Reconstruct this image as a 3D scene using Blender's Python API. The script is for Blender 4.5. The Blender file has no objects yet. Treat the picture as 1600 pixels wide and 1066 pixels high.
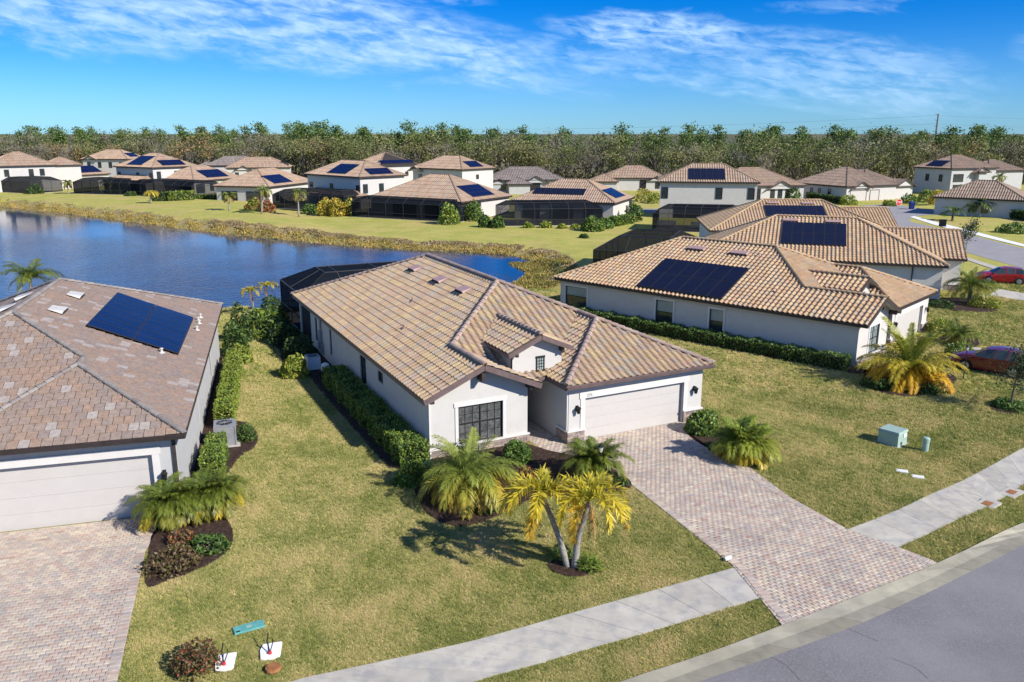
import bpy, bmesh, math, random
import numpy as np
from mathutils import Vector, Matrix
from mathutils.geometry import tessellate_polygon

S = bpy.context.scene
COL = S.collection
PI = math.pi
# ------------------------------------------------------------------ camera, sky, sun, exposure
CAM_H = 13.98
FPX, HORIZON = 1280.0, 206.5                       # focal length and horizon in pixels of the 1600 px wide photograph
PITCH = math.atan((533 - HORIZON) / FPX)
cd = bpy.data.cameras.new('camera')
cam = bpy.data.objects.new('camera', cd)
COL.objects.link(cam)
cam.location = (0, 0, CAM_H)
cam.rotation_euler = (PI / 2 - PITCH, 0, 0)
cd.sensor_width = 36.0
cd.lens = FPX / 1600 * 36
cd.clip_start = 0.5
cd.clip_end = 9000
S.camera = cam

SUN_AZ, SUN_EL = math.radians(-32), math.radians(34)   # direction towards the sun, measured from +X
sun_dir = Vector((math.cos(SUN_EL) * math.cos(SUN_AZ), math.cos(SUN_EL) * math.sin(SUN_AZ), math.sin(SUN_EL)))
sd = bpy.data.lights.new('sun', 'SUN')
sd.energy = 5.0
sd.angle = math.radians(0.53)
sd.color = (1.0, 0.94, 0.845)
sun = bpy.data.objects.new('sun', sd)
COL.objects.link(sun)
sun.location = (40, -30, 60)
sun.rotation_euler = sun_dir.to_track_quat('Z', 'Y').to_euler()

S.view_settings.view_transform = 'Standard'
S.view_settings.look = 'None'
S.view_settings.gamma = 1.0
S.view_settings.use_curve_mapping = False
S.view_settings.exposure = 0.55
S.cycles.max_bounces = 6
S.cycles.transparent_max_bounces = 12
S.cycles.diffuse_bounces = 3
S.cycles.use_denoising = True
S.cycles.denoiser = 'OPENIMAGEDENOISE'
S.cycles.denoising_input_passes = 'RGB_ALBEDO_NORMAL'
S.cycles.denoising_prefilter = 'ACCURATE'


def new_nodes(nt):
    nt.nodes.clear()
    def N(t, **kw):
        n = nt.nodes.new(t)
        for k, v in kw.items():
            if k == 'inp':
                for a, b in v.items():
                    n.inputs[a].default_value = b
            else:
                setattr(n, k, v)
        return n
    return N, nt.links.new


def ramp(n, stops):
    cr = n.color_ramp
    while len(cr.elements) > 1:
        cr.elements.remove(cr.elements[-1])
    cr.elements[0].position, cr.elements[0].color = stops[0][0], (*stops[0][1], 1)
    for p, c in stops[1:]:
        e = cr.elements.new(p)
        e.color = (*c, 1)


CLOUD = (4.3, 6.3, 8.6, 1)
world = bpy.data.worlds.new('World')
S.world = world
world.use_nodes = True
N, LK = new_nodes(world.node_tree)
sky = N('ShaderNodeTexSky', sky_type='NISHITA', sun_disc=False, sun_elevation=SUN_EL, sun_rotation=PI / 2 - SUN_AZ,
        altitude=0, air_density=1.0, dust_density=0.0, ozone_density=2.0)
tc = N('ShaderNodeTexCoord')
hs = N('ShaderNodeMix', data_type='RGBA', blend_type='MULTIPLY')       # clear, cool air
hs.inputs[0].default_value = 1.0
tint_n = N('ShaderNodeMix', data_type='RGBA')                              # paler air low down, deep blue overhead
tint_n.inputs[6].default_value = (0.25, 0.56, 1.12, 1)
tint_n.inputs[7].default_value = (0.005, 0.36, 0.98, 1)
LK(sky.outputs[0], hs.inputs[6]); LK(tint_n.outputs[2], hs.inputs[7])
# thin cirrus, laid out over azimuth and elevation of the sky
sep = N('ShaderNodeSeparateXYZ'); LK(tc.outputs['Generated'], sep.inputs[0])


def mth(op, a, b=0.0, c=0.0):
    n = N('ShaderNodeMath', operation=op)
    for k, v in enumerate((a, b, c)):
        if isinstance(v, (int, float)): n.inputs[k].default_value = v
        else: LK(v, n.inputs[k])
    return n.outputs[0]


def sstep(v, lo, hi):
    n = N('ShaderNodeMapRange', interpolation_type='SMOOTHSTEP', inp={'From Min': lo, 'From Max': hi}); LK(v, n.inputs[0])
    return n.outputs[0]


AZ = mth('ARCTAN2', sep.outputs['X'], sep.outputs['Y'])
EL = mth('ARCSINE', sep.outputs['Z'])


def streaks(rot, sx, sy, loc, detail=8, rough=0.6, dist=0.7):
    c = N('ShaderNodeCombineXYZ'); LK(AZ, c.inputs[0]); LK(EL, c.inputs[1])
    r = N('ShaderNodeMapping', inp={'Rotation': (0, 0, rot)}); LK(c.outputs[0], r.inputs[0])
    q = N('ShaderNodeMapping', inp={'Location': loc, 'Scale': (sx, sy, 1)}); LK(r.outputs[0], q.inputs[0])
    n = N('ShaderNodeTexNoise', inp={'Scale': 1.0, 'Detail': detail, 'Roughness': rough, 'Distortion': dist}); LK(q.outputs[0], n.inputs['Vector'])
    return n.outputs[0]


n_edge = streaks(0.10, 7, 26, (3, 1, 0), 6)
n_fine = streaks(0.13, 16, 75, (0.5, 7, 0), 8, 0.62, 0.5)
n_puff = streaks(0.2, 34, 95, (9, 2, 0), 6, 0.6, 0.4)
wob = mth('MULTIPLY_ADD', n_edge, 0.10, -0.05)
low = mth('SUBTRACT', mth('ADD', EL, wob), mth('MULTIPLY_ADD', AZ, -0.055, 0.050))      # above the lower rim of the sheet
upp = mth('SUBTRACT', mth('ADD', EL, wob), mth('MULTIPLY_ADD', AZ, -0.36, 0.088))       # below its upper rim
sheet = mth('MULTIPLY', sstep(low, -0.006, 0.03), mth('SUBTRACT', 1.0, sstep(upp, -0.02, 0.028)))
tex = mth('ADD', mth('MULTIPLY', sstep(n_fine, 0.36, 0.62), 0.6), mth('MULTIPLY', sstep(n_puff, 0.42, 0.64), 0.4))
sheet = mth('MULTIPLY', sheet, mth('MULTIPLY_ADD', tex, 0.80, 0.14))


def patch(a, e, wa, we, tilt, k):
    da = mth('SUBTRACT', AZ, a); de = mth('SUBTRACT', mth('ADD', EL, mth('MULTIPLY_ADD', n_edge, 0.06, -0.03)), mth('MULTIPLY_ADD', da, tilt, e))
    r2 = mth('ADD', mth('POWER', mth('ABSOLUTE', mth('DIVIDE', da, wa)), 2.0), mth('POWER', mth('ABSOLUTE', mth('DIVIDE', de, we)), 2.0))
    m = mth('SUBTRACT', 1.0, sstep(r2, 0.15, 1.2))
    return mth('MULTIPLY', m, mth('MULTIPLY', mth('MULTIPLY_ADD', tex, 1.0, 0.02), k))


LK(sstep(EL, 0.005, 0.15), tint_n.inputs[0])
cl = sheet
for pt in ((0.16, 0.108, 0.13, 0.026, -0.10, 0.95), (0.36, 0.062, 0.17, 0.045, -0.12, 0.62), (0.12, 0.075, 0.2, 0.022, -0.14, 0.5), (0.62, 0.105, 0.10, 0.04, 0.25, 0.6), (0.36, 0.135, 0.09, 0.012, 0.05, 0.35), (-0.12, 0.155, 0.10, 0.015, -0.1, 0.5),
           (0.62, 0.15, 0.08, 0.02, 0.1, 0.5), (-1.2, 0.35, 0.6, 0.2, 0.1, 0.6), (1.3, 0.4, 0.6, 0.15, 0.0, 0.5)):
    cl = mth('MAXIMUM', cl, patch(*pt))
cl = mth('MINIMUM', mth('MULTIPLY', cl, 0.92), 0.85)
mx = N('ShaderNodeMix', data_type='RGBA')
mx.inputs[7].default_value = CLOUD
LK(cl, mx.inputs[0]); LK(hs.outputs[2], mx.inputs[6])
bg = N('ShaderNodeBackground', inp={'Strength': 0.094})
LK(mx.outputs[2], bg.inputs[0])
wo = N('ShaderNodeOutputWorld'); LK(bg.outputs[0], wo.inputs[0])


# ------------------------------------------------------------------ ground heights and picking points on the ground
def base_h(x, y):
    t = np.clip((0.895 * np.asarray(x, float) + 0.4456 * np.asarray(y, float) - 26.5) / 6.5, 0, 1)
    return -0.6 * t * t * (3 - 2 * t)


_ca, _sa = math.cos(PITCH), math.sin(PITCH)


def at(px, py, z):
    v = (533 - py) / FPX
    t = (z - CAM_H) / (-_sa + v * _ca)
    return np.array([(px - 800) / FPX * t, (_ca + v * _sa) * t])


def g(px, py):
    """point of the ground seen at a pixel of the photograph -> (x, y, z)"""
    z = 0.0
    for _ in range(12):
        p = at(px, py, z)
        z = float(base_h(p[0], p[1]))
    return (float(p[0]), float(p[1]), z)


def gp(*pts):
    return [g(*q)[:2] for q in pts]


def to_px(p):
    x, y, z = p[0], p[1], p[2] - CAM_H
    d = y * _ca - z * _sa
    return (800 + FPX * x / d, 533 - FPX * (y * _sa + z * _ca) / d, d)


# ------------------------------------------------------------------ object helpers
def link(o, parent=None):
    COL.objects.link(o)
    if parent is not None:
        o.parent = parent
    return o


def tag(o, label=None, cat=None, group=None, kind=None):
    if label: o['label'] = label
    if cat: o['category'] = cat
    if group: o['group'] = group
    if kind: o['kind'] = kind
    return o


def thing(name, label, cat, loc=(0, 0, 0), rotz=0.0, group=None):
    o = bpy.data.objects.new(name, None)
    o.empty_display_size = 0.3
    link(o)
    o.location = loc
    o.rotation_euler = (0, 0, rotz)
    return tag(o, label, cat, group)


def copy_tree(o, parent=None):
    c = o.copy()
    link(c)
    c.parent = parent
    for ch in list(o.children):
        copy_tree(ch, c)
    return c


def mesh_arrays(name, V, polys, mats, tint=None, mi=None, smooth=False):
    """V (n,3); polys: list of index tuples or list of equal-length arrays"""
    me = bpy.data.meshes.new(name)
    V = np.asarray(V, np.float32).reshape(-1, 3)
    if isinstance(polys, np.ndarray):
        k = polys.shape[1]
        loops = polys.reshape(-1).astype(np.int32)
        starts = np.arange(0, len(loops), k, dtype=np.int32)
    else:
        loops = np.fromiter((i for p in polys for i in p), np.int32)
        ln = np.fromiter((len(p) for p in polys), np.int32)
        starts = np.concatenate([[0], np.cumsum(ln)[:-1]]).astype(np.int32) if len(ln) else np.zeros(0, np.int32)
    me.vertices.add(len(V)); me.vertices.foreach_set('co', V.reshape(-1))
    me.loops.add(len(loops)); me.loops.foreach_set('vertex_index', loops)
    me.polygons.add(len(starts)); me.polygons.foreach_set('loop_start', starts)
    for m in (mats if isinstance(mats, (list, tuple)) else [mats]):
        me.materials.append(m)
    if mi is not None:
        me.polygons.foreach_set('material_index', np.asarray(mi, np.int32))
    if tint is not None:
        a = me.attributes.new('tint', 'FLOAT_COLOR', 'FACE')
        t = np.asarray(tint, np.float32).reshape(-1, 3)
        a.data.foreach_set('color', np.concatenate([t, np.ones((len(t), 1), np.float32)], 1).reshape(-1))
    me.update(calc_edges=True)
    me.polygons.foreach_set('use_smooth', np.full(len(starts), bool(smooth)))
    me.validate()
    return me


class MB:
    """collects simple solids and builds them as ONE mesh object"""
    def __init__(s):
        s.v, s.f, s.m, s.t = [], [], [], []

    def poly(s, pts, m=0, t=(1, 1, 1)):
        n = len(s.v)
        s.v += [tuple(map(float, p)) for p in pts]
        s.f.append(tuple(range(n, n + len(pts)))); s.m.append(m); s.t.append(t)

    def faces(s, V, F, m=0, t=(1, 1, 1)):
        n = len(s.v)
        s.v += [tuple(map(float, p)) for p in V]
        for f in F:
            s.f.append(tuple(i + n for i in f)); s.m.append(m); s.t.append(t)

    def hexa(s, b, tp, m=0, t=(1, 1, 1)):
        """solid between a bottom and a top quad (4 points each, same winding, counter-clockwise from above)"""
        s.faces(list(b) + list(tp), [(3, 2, 1, 0), (4, 5, 6, 7), (0, 1, 5, 4), (1, 2, 6, 5), (2, 3, 7, 6), (3, 0, 4, 7)], m, t)

    def box(s, x0, x1, y0, y1, z0, z1, m=0, t=(1, 1, 1)):
        s.hexa([(x0, y0, z0), (x1, y0, z0), (x1, y1, z0), (x0, y1, z0)], [(x0, y0, z1), (x1, y0, z1), (x1, y1, z1), (x0, y1, z1)], m, t)

    def prism(s, p2, z0, z1, m=0, t=(1, 1, 1), inset=0.0, drape=None):
        n = len(p2)
        c = np.mean(np.asarray(p2), 0)
        d = (lambda x, y: 0.0) if drape is None else drape
        V = [(x, y, z0 + d(x, y)) for x, y in p2]
        T = [((x - c[0]) * (1 - inset) + c[0], (y - c[1]) * (1 - inset) + c[1], z1 + d(x, y)) for x, y in p2]
        s.faces(V + T, [tuple(range(n - 1, -1, -1)), tuple(range(n, 2 * n))] + [(i, (i + 1) % n, n + (i + 1) % n, n + i) for i in range(n)], m, t)

    def bar(s, a, b, w, h=None, m=0, t=(1, 1, 1), up=(0, 0, 1)):
        h = w if h is None else h
        a, b = Vector(a), Vector(b)
        d = (b - a).normalized()
        x = d.cross(Vector(up))
        if x.length < 1e-4:
            x = d.cross(Vector((1, 0, 0)))
        x.normalize()
        y = x.cross(d).normalized()
        q = [x * w / 2 * i + y * h / 2 * j for i, j in ((-1, -1), (1, -1), (1, 1), (-1, 1))]
        V = [a + e for e in q] + [b + e for e in q]
        s.faces(V, [(0, 1, 2, 3), (7, 6, 5, 4), (1, 0, 4, 5), (2, 1, 5, 6), (3, 2, 6, 7), (0, 3, 7, 4)], m, t)

    def tube(s, pts, rad, n=8, m=0, t=(1, 1, 1), cap=True):
        pts = [Vector(p) for p in pts]
        if not isinstance(rad, (list, tuple)):
            rad = [rad] * len(pts)
        n0 = len(s.v)
        for i, p in enumerate(pts):
            d = (pts[min(i + 1, len(pts) - 1)] - pts[max(i - 1, 0)]).normalized()
            x = d.cross(Vector((0, 0, 1)))
            if x.length < 1e-3:
                x = Vector((1, 0, 0))
            x.normalize(); y = d.cross(x)
            for k in range(n):
                a = 2 * PI * k / n
                s.v.append(tuple(p + (x * math.cos(a) + y * math.sin(a)) * rad[i]))
        for i in range(len(pts) - 1):
            for k in range(n):
                a, b = n0 + i * n + k, n0 + i * n + (k + 1) % n
                s.f.append((a, a + n, b + n, b)); s.m.append(m); s.t.append(t)
        if cap:
            s.f.append(tuple(n0 + k for k in range(n))); s.m.append(m); s.t.append(t)
            e = n0 + (len(pts) - 1) * n
            s.f.append(tuple(e + n - 1 - k for k in range(n))); s.m.append(m); s.t.append(t)

    def lathe(s, prof, n=16, m=0, t=(1, 1, 1), c=(0, 0, 0)):
        s.tube([(c[0], c[1], c[2] + z) for r, z in prof], [max(r, 1e-3) for r, z in prof], n, m, t)

    def mesh(s, name, mats, smooth=False):
        return mesh_arrays(name, s.v, s.f, mats, s.t, s.m, smooth)

    def build(s, name, mats, parent=None, loc=None, rotz=None, smooth=False, kind=None):
        o = bpy.data.objects.new(name, s.mesh(name, mats, smooth))
        link(o, parent)
        if loc is not None: o.location = loc
        if rotz is not None: o.rotation_euler = (0, 0, rotz)
        if kind: o['kind'] = kind
        return o


def put(name, me, parent=None, loc=(0, 0, 0), rot=None, scale=None, kind=None):
    o = bpy.data.objects.new(name, me)
    link(o, parent)
    o.location = loc
    if rot is not None: o.rotation_euler = rot
    if scale is not None: o.scale = scale
    if kind: o['kind'] = kind
    return o


# ------------------------------------------------------------------ materials
def mat(name, c, c2=None, scale=4.0, detail=6, rough=0.8, bump=0.0, bscale=60.0, attr=False, spec=0.3, metal=0.0,
        coat=0.0, trans=0.0, lo=0.35, hi=0.65, obj=False, c3=None, scale3=0.3, bdist=0.02, stretch=None):
    """procedural material: two (or three) colours mixed by noise in world space, optional per-face 'tint', fine bump"""
    m = bpy.data.materials.new(name)
    m.use_nodes = True
    N, LK = new_nodes(m.node_tree)
    pb = N('ShaderNodeBsdfPrincipled')
    pb.inputs['Roughness'].default_value = rough
    pb.inputs['Metallic'].default_value = metal
    pb.inputs['Specular IOR Level'].default_value = spec
    pb.inputs['Coat Weight'].default_value = coat
    geo = N('ShaderNodeNewGeometry')
    vec = geo.outputs['Position']
    if obj:
        vec = N('ShaderNodeTexCoord').outputs['Object']
    if stretch:
        mp = N('ShaderNodeMapping'); mp.inputs['Scale'].default_value = stretch
        LK(vec, mp.inputs[0]); vec = mp.outputs[0]
    col = None
    def noise(sc, det):
        n = N('ShaderNodeTexNoise', inp={'Scale': sc, 'Detail': det, 'Roughness': 0.6})
        LK(vec, n.inputs['Vector'])
        return n.outputs[0]
    base = N('ShaderNodeMix', data_type='RGBA')
    base.inputs[6].default_value = (*c, 1)
    base.inputs[7].default_value = (*(c2 or c), 1)
    mr = N('ShaderNodeMapRange', inp={'From Min': lo, 'From Max': hi}); LK(noise(scale, detail), mr.inputs[0])
    LK(mr.outputs[0], base.inputs[0])
    col = base.outputs[2]
    if c3:
        b3 = N('ShaderNodeMix', data_type='RGBA'); b3.inputs[7].default_value = (*c3, 1)
        mr3 = N('ShaderNodeMapRange', inp={'From Min': 0.45, 'From Max': 0.68}); LK(noise(scale3, 5), mr3.inputs[0])
        LK(mr3.outputs[0], b3.inputs[0]); LK(col, b3.inputs[6]); col = b3.outputs[2]
    if attr:
        at_ = N('ShaderNodeAttribute', attribute_name='tint')
        mu = N('ShaderNodeMix', data_type='RGBA', blend_type='MULTIPLY'); mu.inputs[0].default_value = 1.0
        LK(col, mu.inputs[6]); LK(at_.outputs['Color'], mu.inputs[7]); col = mu.outputs[2]
    LK(col, pb.inputs['Base Color'])
    if bump:
        bn = N('ShaderNodeBump', inp={'Strength': bump, 'Distance': bdist}); LK(noise(bscale, 4), bn.inputs['Height'])
        LK(bn.outputs[0], pb.inputs['Normal'])
    out = N('ShaderNodeOutputMaterial')
    if trans:
        tr = N('ShaderNodeBsdfTranslucent'); LK(col, tr.inputs[0])
        ms = N('ShaderNodeMixShader', inp={0: trans}); LK(pb.outputs[0], ms.inputs[1]); LK(tr.outputs[0], ms.inputs[2])
        LK(ms.outputs[0], out.inputs[0])
    else:
        LK(pb.outputs[0], out.inputs[0])
    return m


def screen_mat(name, dens, c=(0.012, 0.014, 0.016)):
    """insect screen: a fine dark mesh one can partly see through"""
    m = bpy.data.materials.new(name)
    m.use_nodes = True
    N, LK = new_nodes(m.node_tree)
    d = N('ShaderNodeBsdfDiffuse'); d.inputs[0].default_value = (*c, 1)
    t = N('ShaderNodeBsdfTransparent')
    ms = N('ShaderNodeMixShader', inp={0: dens}); LK(t.outputs[0], ms.inputs[1]); LK(d.outputs[0], ms.inputs[2])
    out = N('ShaderNodeOutputMaterial'); LK(ms.outputs[0], out.inputs[0])
    return m


W3 = (1, 1, 1)
M = {}
M['stucco'] = mat('stucco', (0.51, 0.495, 0.47), (0.475, 0.46, 0.435), 1.2, rough=0.9, bump=0.05, bscale=60, spec=0.15, bdist=0.008)
M['stucco_grey'] = mat('stucco_grey', (0.44, 0.44, 0.435), (0.40, 0.40, 0.395), 1.2, rough=0.9, bump=0.05, bscale=60, spec=0.15, bdist=0.008)
M['stucco_cream'] = mat('stucco_cream', (0.62, 0.59, 0.54), (0.56, 0.53, 0.48), 1.2, rough=0.9, bump=0.05, bscale=60, spec=0.15, bdist=0.008)
M['trim'] = mat('trim', (0.60, 0.585, 0.56), (0.56, 0.545, 0.52), 2, rough=0.7, bump=0.1)
M['door'] = mat('garage_door_paint', (0.49, 0.465, 0.44), (0.47, 0.445, 0.42), 3, rough=0.5)
M['fascia'] = mat('fascia_paint', (0.15, 0.105, 0.10), (0.11, 0.08, 0.078), 3, rough=0.5)
M['fascia_dark'] = mat('fascia_dark', (0.05, 0.038, 0.036), (0.035, 0.028, 0.027), 3, rough=0.5)
M['soffit'] = mat('soffit', (0.42, 0.40, 0.38), None, rough=0.8)
M['deck'] = mat('roof_underlay', (0.035, 0.03, 0.028), None, rough=0.95)
M['tile'] = mat('roof_tile', (1.0, 1.0, 1.0), (0.80, 0.78, 0.76), 9, rough=0.82, bump=0.3, bscale=35, attr=True, c3=(0.78, 0.74, 0.7), scale3=0.8)
M['slate'] = mat('flat_roof_tile', (1.0, 1.0, 1.0), (0.7, 0.7, 0.72), 7, rough=0.78, bump=0.4, bscale=30, attr=True)
M['frame'] = mat('window_frame', (0.025, 0.024, 0.024), None, rough=0.4)
M['glass'] = mat('window_glass', (0.035, 0.045, 0.05), (0.02, 0.028, 0.03), 1.5, rough=0.06, spec=0.8)
M['blind'] = mat('window_blind', (0.30, 0.36, 0.35), (0.22, 0.27, 0.27), 1.5, rough=0.3, spec=0.5)
M['dark'] = mat('dark_opening', (0.02, 0.02, 0.022), None, rough=0.9)
M['black'] = mat('black_metal', (0.015, 0.015, 0.016), None, rough=0.45)
M['bronze'] = mat('bronze_aluminium', (0.045, 0.043, 0.042), None, rough=0.5)
M['screen'] = screen_mat('insect_screen', 0.62)
M['screen_far'] = screen_mat('insect_screen_dense', 0.80, (0.010, 0.013, 0.018))
M['glass_grey'] = mat('window_glass_grey', (0.13, 0.135, 0.13), (0.05, 0.055, 0.055), 6, rough=0.08, spec=0.8)
M['panel'] = mat('solar_glass', (0.006, 0.012, 0.055), (0.004, 0.008, 0.036), 1.0, rough=0.2, spec=0.12)
M['panel_black'] = mat('solar_glass_black', (0.012, 0.015, 0.034), (0.010, 0.013, 0.028), 1.0, rough=0.28, spec=0.2)
M['panel_edge'] = mat('solar_frame', (0.03, 0.03, 0.035), None, rough=0.4)
M['alu'] = mat('aluminium', (0.5, 0.5, 0.5), None, rough=0.4, metal=0.6)
M['stone'] = mat('ledge_stone', (1, 1, 1), (0.7, 0.68, 0.66), 8, rough=0.9, bump=0.5, bscale=25, attr=True)
M['concrete'] = mat('concrete', (0.50, 0.47, 0.405), (0.41, 0.385, 0.33), 0.9, rough=0.9, bump=0.15, bscale=70, attr=True, c3=(0.34, 0.33, 0.31), scale3=2.2)
M['kerb'] = mat('kerb_concrete', (0.36, 0.335, 0.265), (0.29, 0.27, 0.215), 0.8, rough=0.9, bump=0.15, bscale=60, attr=True, c3=(0.25, 0.235, 0.19), scale3=1.5)
M['paver'] = mat('paver', (1, 1, 1), (0.78, 0.76, 0.75), 6, rough=0.88, bump=0.25, bscale=50, attr=True, c3=(0.72, 0.715, 0.73), scale3=0.7)
M['joint'] = mat('joint_sand', (0.16, 0.145, 0.13), (0.10, 0.09, 0.08), 5, rough=0.95)
M['asphalt'] = mat('asphalt', (0.205, 0.198, 0.202), (0.135, 0.131, 0.134), 0.28, rough=0.92, bump=0.6, bscale=90, c3=(0.26, 0.25, 0.255), scale3=34, bdist=0.012)
M['asphalt_far'] = mat('asphalt_far', (0.30, 0.29, 0.29), (0.25, 0.245, 0.25), 0.3, rough=0.9, c3=(0.27, 0.26, 0.265), scale3=9)
M['mulch'] = mat('mulch', (0.055, 0.028, 0.018), (0.02, 0.011, 0.008), 22, rough=0.95, bump=1.0, bscale=40, bdist=0.05, c3=(0.09, 0.055, 0.04), scale3=9)
M['leaf'] = mat('leaf', (1, 1, 1), (0.6, 0.65, 0.55), 1.6, rough=0.5, spec=0.35, attr=True, trans=0.3)
M['frond'] = mat('palm_frond', (1, 1, 1), (0.75, 0.75, 0.7), 2.5, rough=0.45, spec=0.4, attr=True, trans=0.35)
M['bark'] = mat('bark', (0.16, 0.125, 0.095), (0.08, 0.062, 0.048), 6, rough=0.95, bump=0.8, bscale=18, bdist=0.03)
M['palm_bark'] = mat('palm_bark', (0.33, 0.31, 0.27), (0.20, 0.185, 0.16), 5, rough=0.9, bump=0.6, bscale=14, stretch=(1, 1, 5), bdist=0.02)
M['branch'] = mat('bare_branch', (0.23, 0.20, 0.165), (0.14, 0.12, 0.10), 0.4, rough=0.95)
M['far_leaf'] = mat('far_leaf', (1, 1, 1), (0.55, 0.58, 0.5), 0.35, rough=0.7, spec=0.15, attr=True, trans=0.2)
M['green_box'] = mat('green_paint', (0.31, 0.42, 0.36), (0.27, 0.37, 0.32), 3, rough=0.5)
M['teal'] = mat('teal_plastic', (0.12, 0.36, 0.33), (0.09, 0.29, 0.27), 4, rough=0.55)
M['white_plastic'] = mat('white_plastic', (0.72, 0.72, 0.70), None, rough=0.5)
M['grey_metal'] = mat('grey_metal', (0.32, 0.33, 0.34), (0.26, 0.27, 0.28), 4, rough=0.5, metal=0.3)
M['red_paint'] = mat('red_car_paint', (0.30, 0.008, 0.018), None, rough=0.25, coat=0.8)
M['maroon_paint'] = mat('maroon_car_paint', (0.14, 0.012, 0.022), None, rough=0.22, coat=0.9)
M['tyre'] = mat('tyre', (0.015, 0.015, 0.015), None, rough=0.9)
M['rim'] = mat('wheel_rim', (0.45, 0.45, 0.46), None, rough=0.3, metal=0.7)
M['lamp'] = mat('lamp_glass', (0.6, 0.6, 0.58), None, rough=0.15, spec=0.7)
M['red'] = mat('red_sign', (0.55, 0.03, 0.03), None, rough=0.5)
M['white'] = mat('white_paint', (0.78, 0.78, 0.77), None, rough=0.6)
M['blue'] = mat('blue_plastic', (0.01, 0.03, 0.16), None, rough=0.5)
M['clay'] = mat('clay_pot', (0.34, 0.15, 0.06), (0.24, 0.10, 0.04), 9, rough=0.9)
# ------------------------------------------------------------------ ground, lake, road, pavements, driveways
rnd = random.Random(7)
rng = np.random.default_rng(7)


def lawn_material():
    m = bpy.data.materials.new('lawn')
    m.use_nodes = True
    N, LK = new_nodes(m.node_tree)
    pb = N('ShaderNodeBsdfPrincipled', inp={'Roughness': 0.9, 'Specular IOR Level': 0.1})
    geo = N('ShaderNodeNewGeometry')
    def noise(s, d=5, r=0.6):
        n = N('ShaderNodeTexNoise', inp={'Scale': s, 'Detail': d, 'Roughness': r}); LK(geo.outputs['Position'], n.inputs['Vector']); return n.outputs[0]
    def mixc(f, a, b, lo, hi):
        mr = N('ShaderNodeMapRange', inp={'From Min': lo, 'From Max': hi}); LK(f, mr.inputs[0])
        mx = N('ShaderNodeMix', data_type='RGBA'); LK(mr.outputs[0], mx.inputs[0])
        for s, v in ((6, a), (7, b)):
            if isinstance(v, tuple): mx.inputs[s].default_value = (*v, 1)
            else: LK(v, mx.inputs[s])
        return mx.outputs[2]
    c = mixc(noise(0.33, 6), (0.47, 0.415, 0.12), (0.34, 0.35, 0.08), 0.38, 0.62)
    c = mixc(noise(0.09, 4), c, (0.50, 0.375, 0.15), 0.50, 0.70)
    c = mixc(noise(1.7, 6, 0.7), c, (0.27, 0.29, 0.06), 0.5, 0.78)
    c = mixc(noise(14, 3, 0.7), c, (0.11, 0.115, 0.035), 0.52, 0.80)
    LK(c, pb.inputs['Base Color'])
    b = N('ShaderNodeBump', inp={'Strength': 0.9, 'Distance': 0.05}); LK(noise(18, 4), b.inputs['Height']); LK(b.outputs[0], pb.inputs['Normal'])
    o = N('ShaderNodeOutputMaterial'); LK(pb.outputs[0], o.inputs[0])
    return m


def blade_material():
    m = bpy.data.materials.new('grass_blade')
    m.use_nodes = True
    N, LK = new_nodes(m.node_tree)
    geo = N('ShaderNodeNewGeometry')
    oi = N('ShaderNodeObjectInfo')
    def noise(s, d=5, r=0.6):
        n = N('ShaderNodeTexNoise', inp={'Scale': s, 'Detail': d, 'Roughness': r}); LK(oi.outputs['Location'], n.inputs['Vector']); return n.outputs[0]
    ad = N('ShaderNodeMath', operation='MULTIPLY_ADD', inp={1: 1.5, 2: -0.50}); LK(noise(0.33, 6), ad.inputs[0])
    ad2 = N('ShaderNodeMath', operation='MULTIPLY_ADD', inp={1: 0.8, 2: -0.38}); LK(noise(1.3, 4), ad2.inputs[0])
    s1 = N('ShaderNodeMath', operation='ADD'); LK(ad.outputs[0], s1.inputs[0]); LK(ad2.outputs[0], s1.inputs[1])
    s2 = N('ShaderNodeMath', operation='MULTIPLY_ADD', inp={1: 0.62, 2: 0.17}); LK(oi.outputs['Random'], s2.inputs[0])
    s3 = N('ShaderNodeMath', operation='ADD'); LK(s1.outputs[0], s3.inputs[0]); LK(s2.outputs[0], s3.inputs[1])
    r = N('ShaderNodeValToRGB'); LK(s3.outputs[0], r.inputs[0])
    ramp(r, [(0.0, (0.66, 0.49, 0.29)), (0.28, (0.70, 0.57, 0.29)), (0.55, (0.61, 0.525, 0.225)), (0.8, (0.45, 0.44, 0.15)), (1.0, (0.25, 0.29, 0.08))])
    d = N('ShaderNodeBsdfDiffuse'); LK(r.outputs[0], d.inputs[0])
    t = N('ShaderNodeBsdfTranslucent'); LK(r.outputs[0], t.inputs[0])
    ms = N('ShaderNodeMixShader', inp={0: 0.25}); LK(d.outputs[0], ms.inputs[1]); LK(t.outputs[0], ms.inputs[2])
    o = N('ShaderNodeOutputMaterial'); LK(ms.outputs[0], o.inputs[0])
    return m


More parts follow.
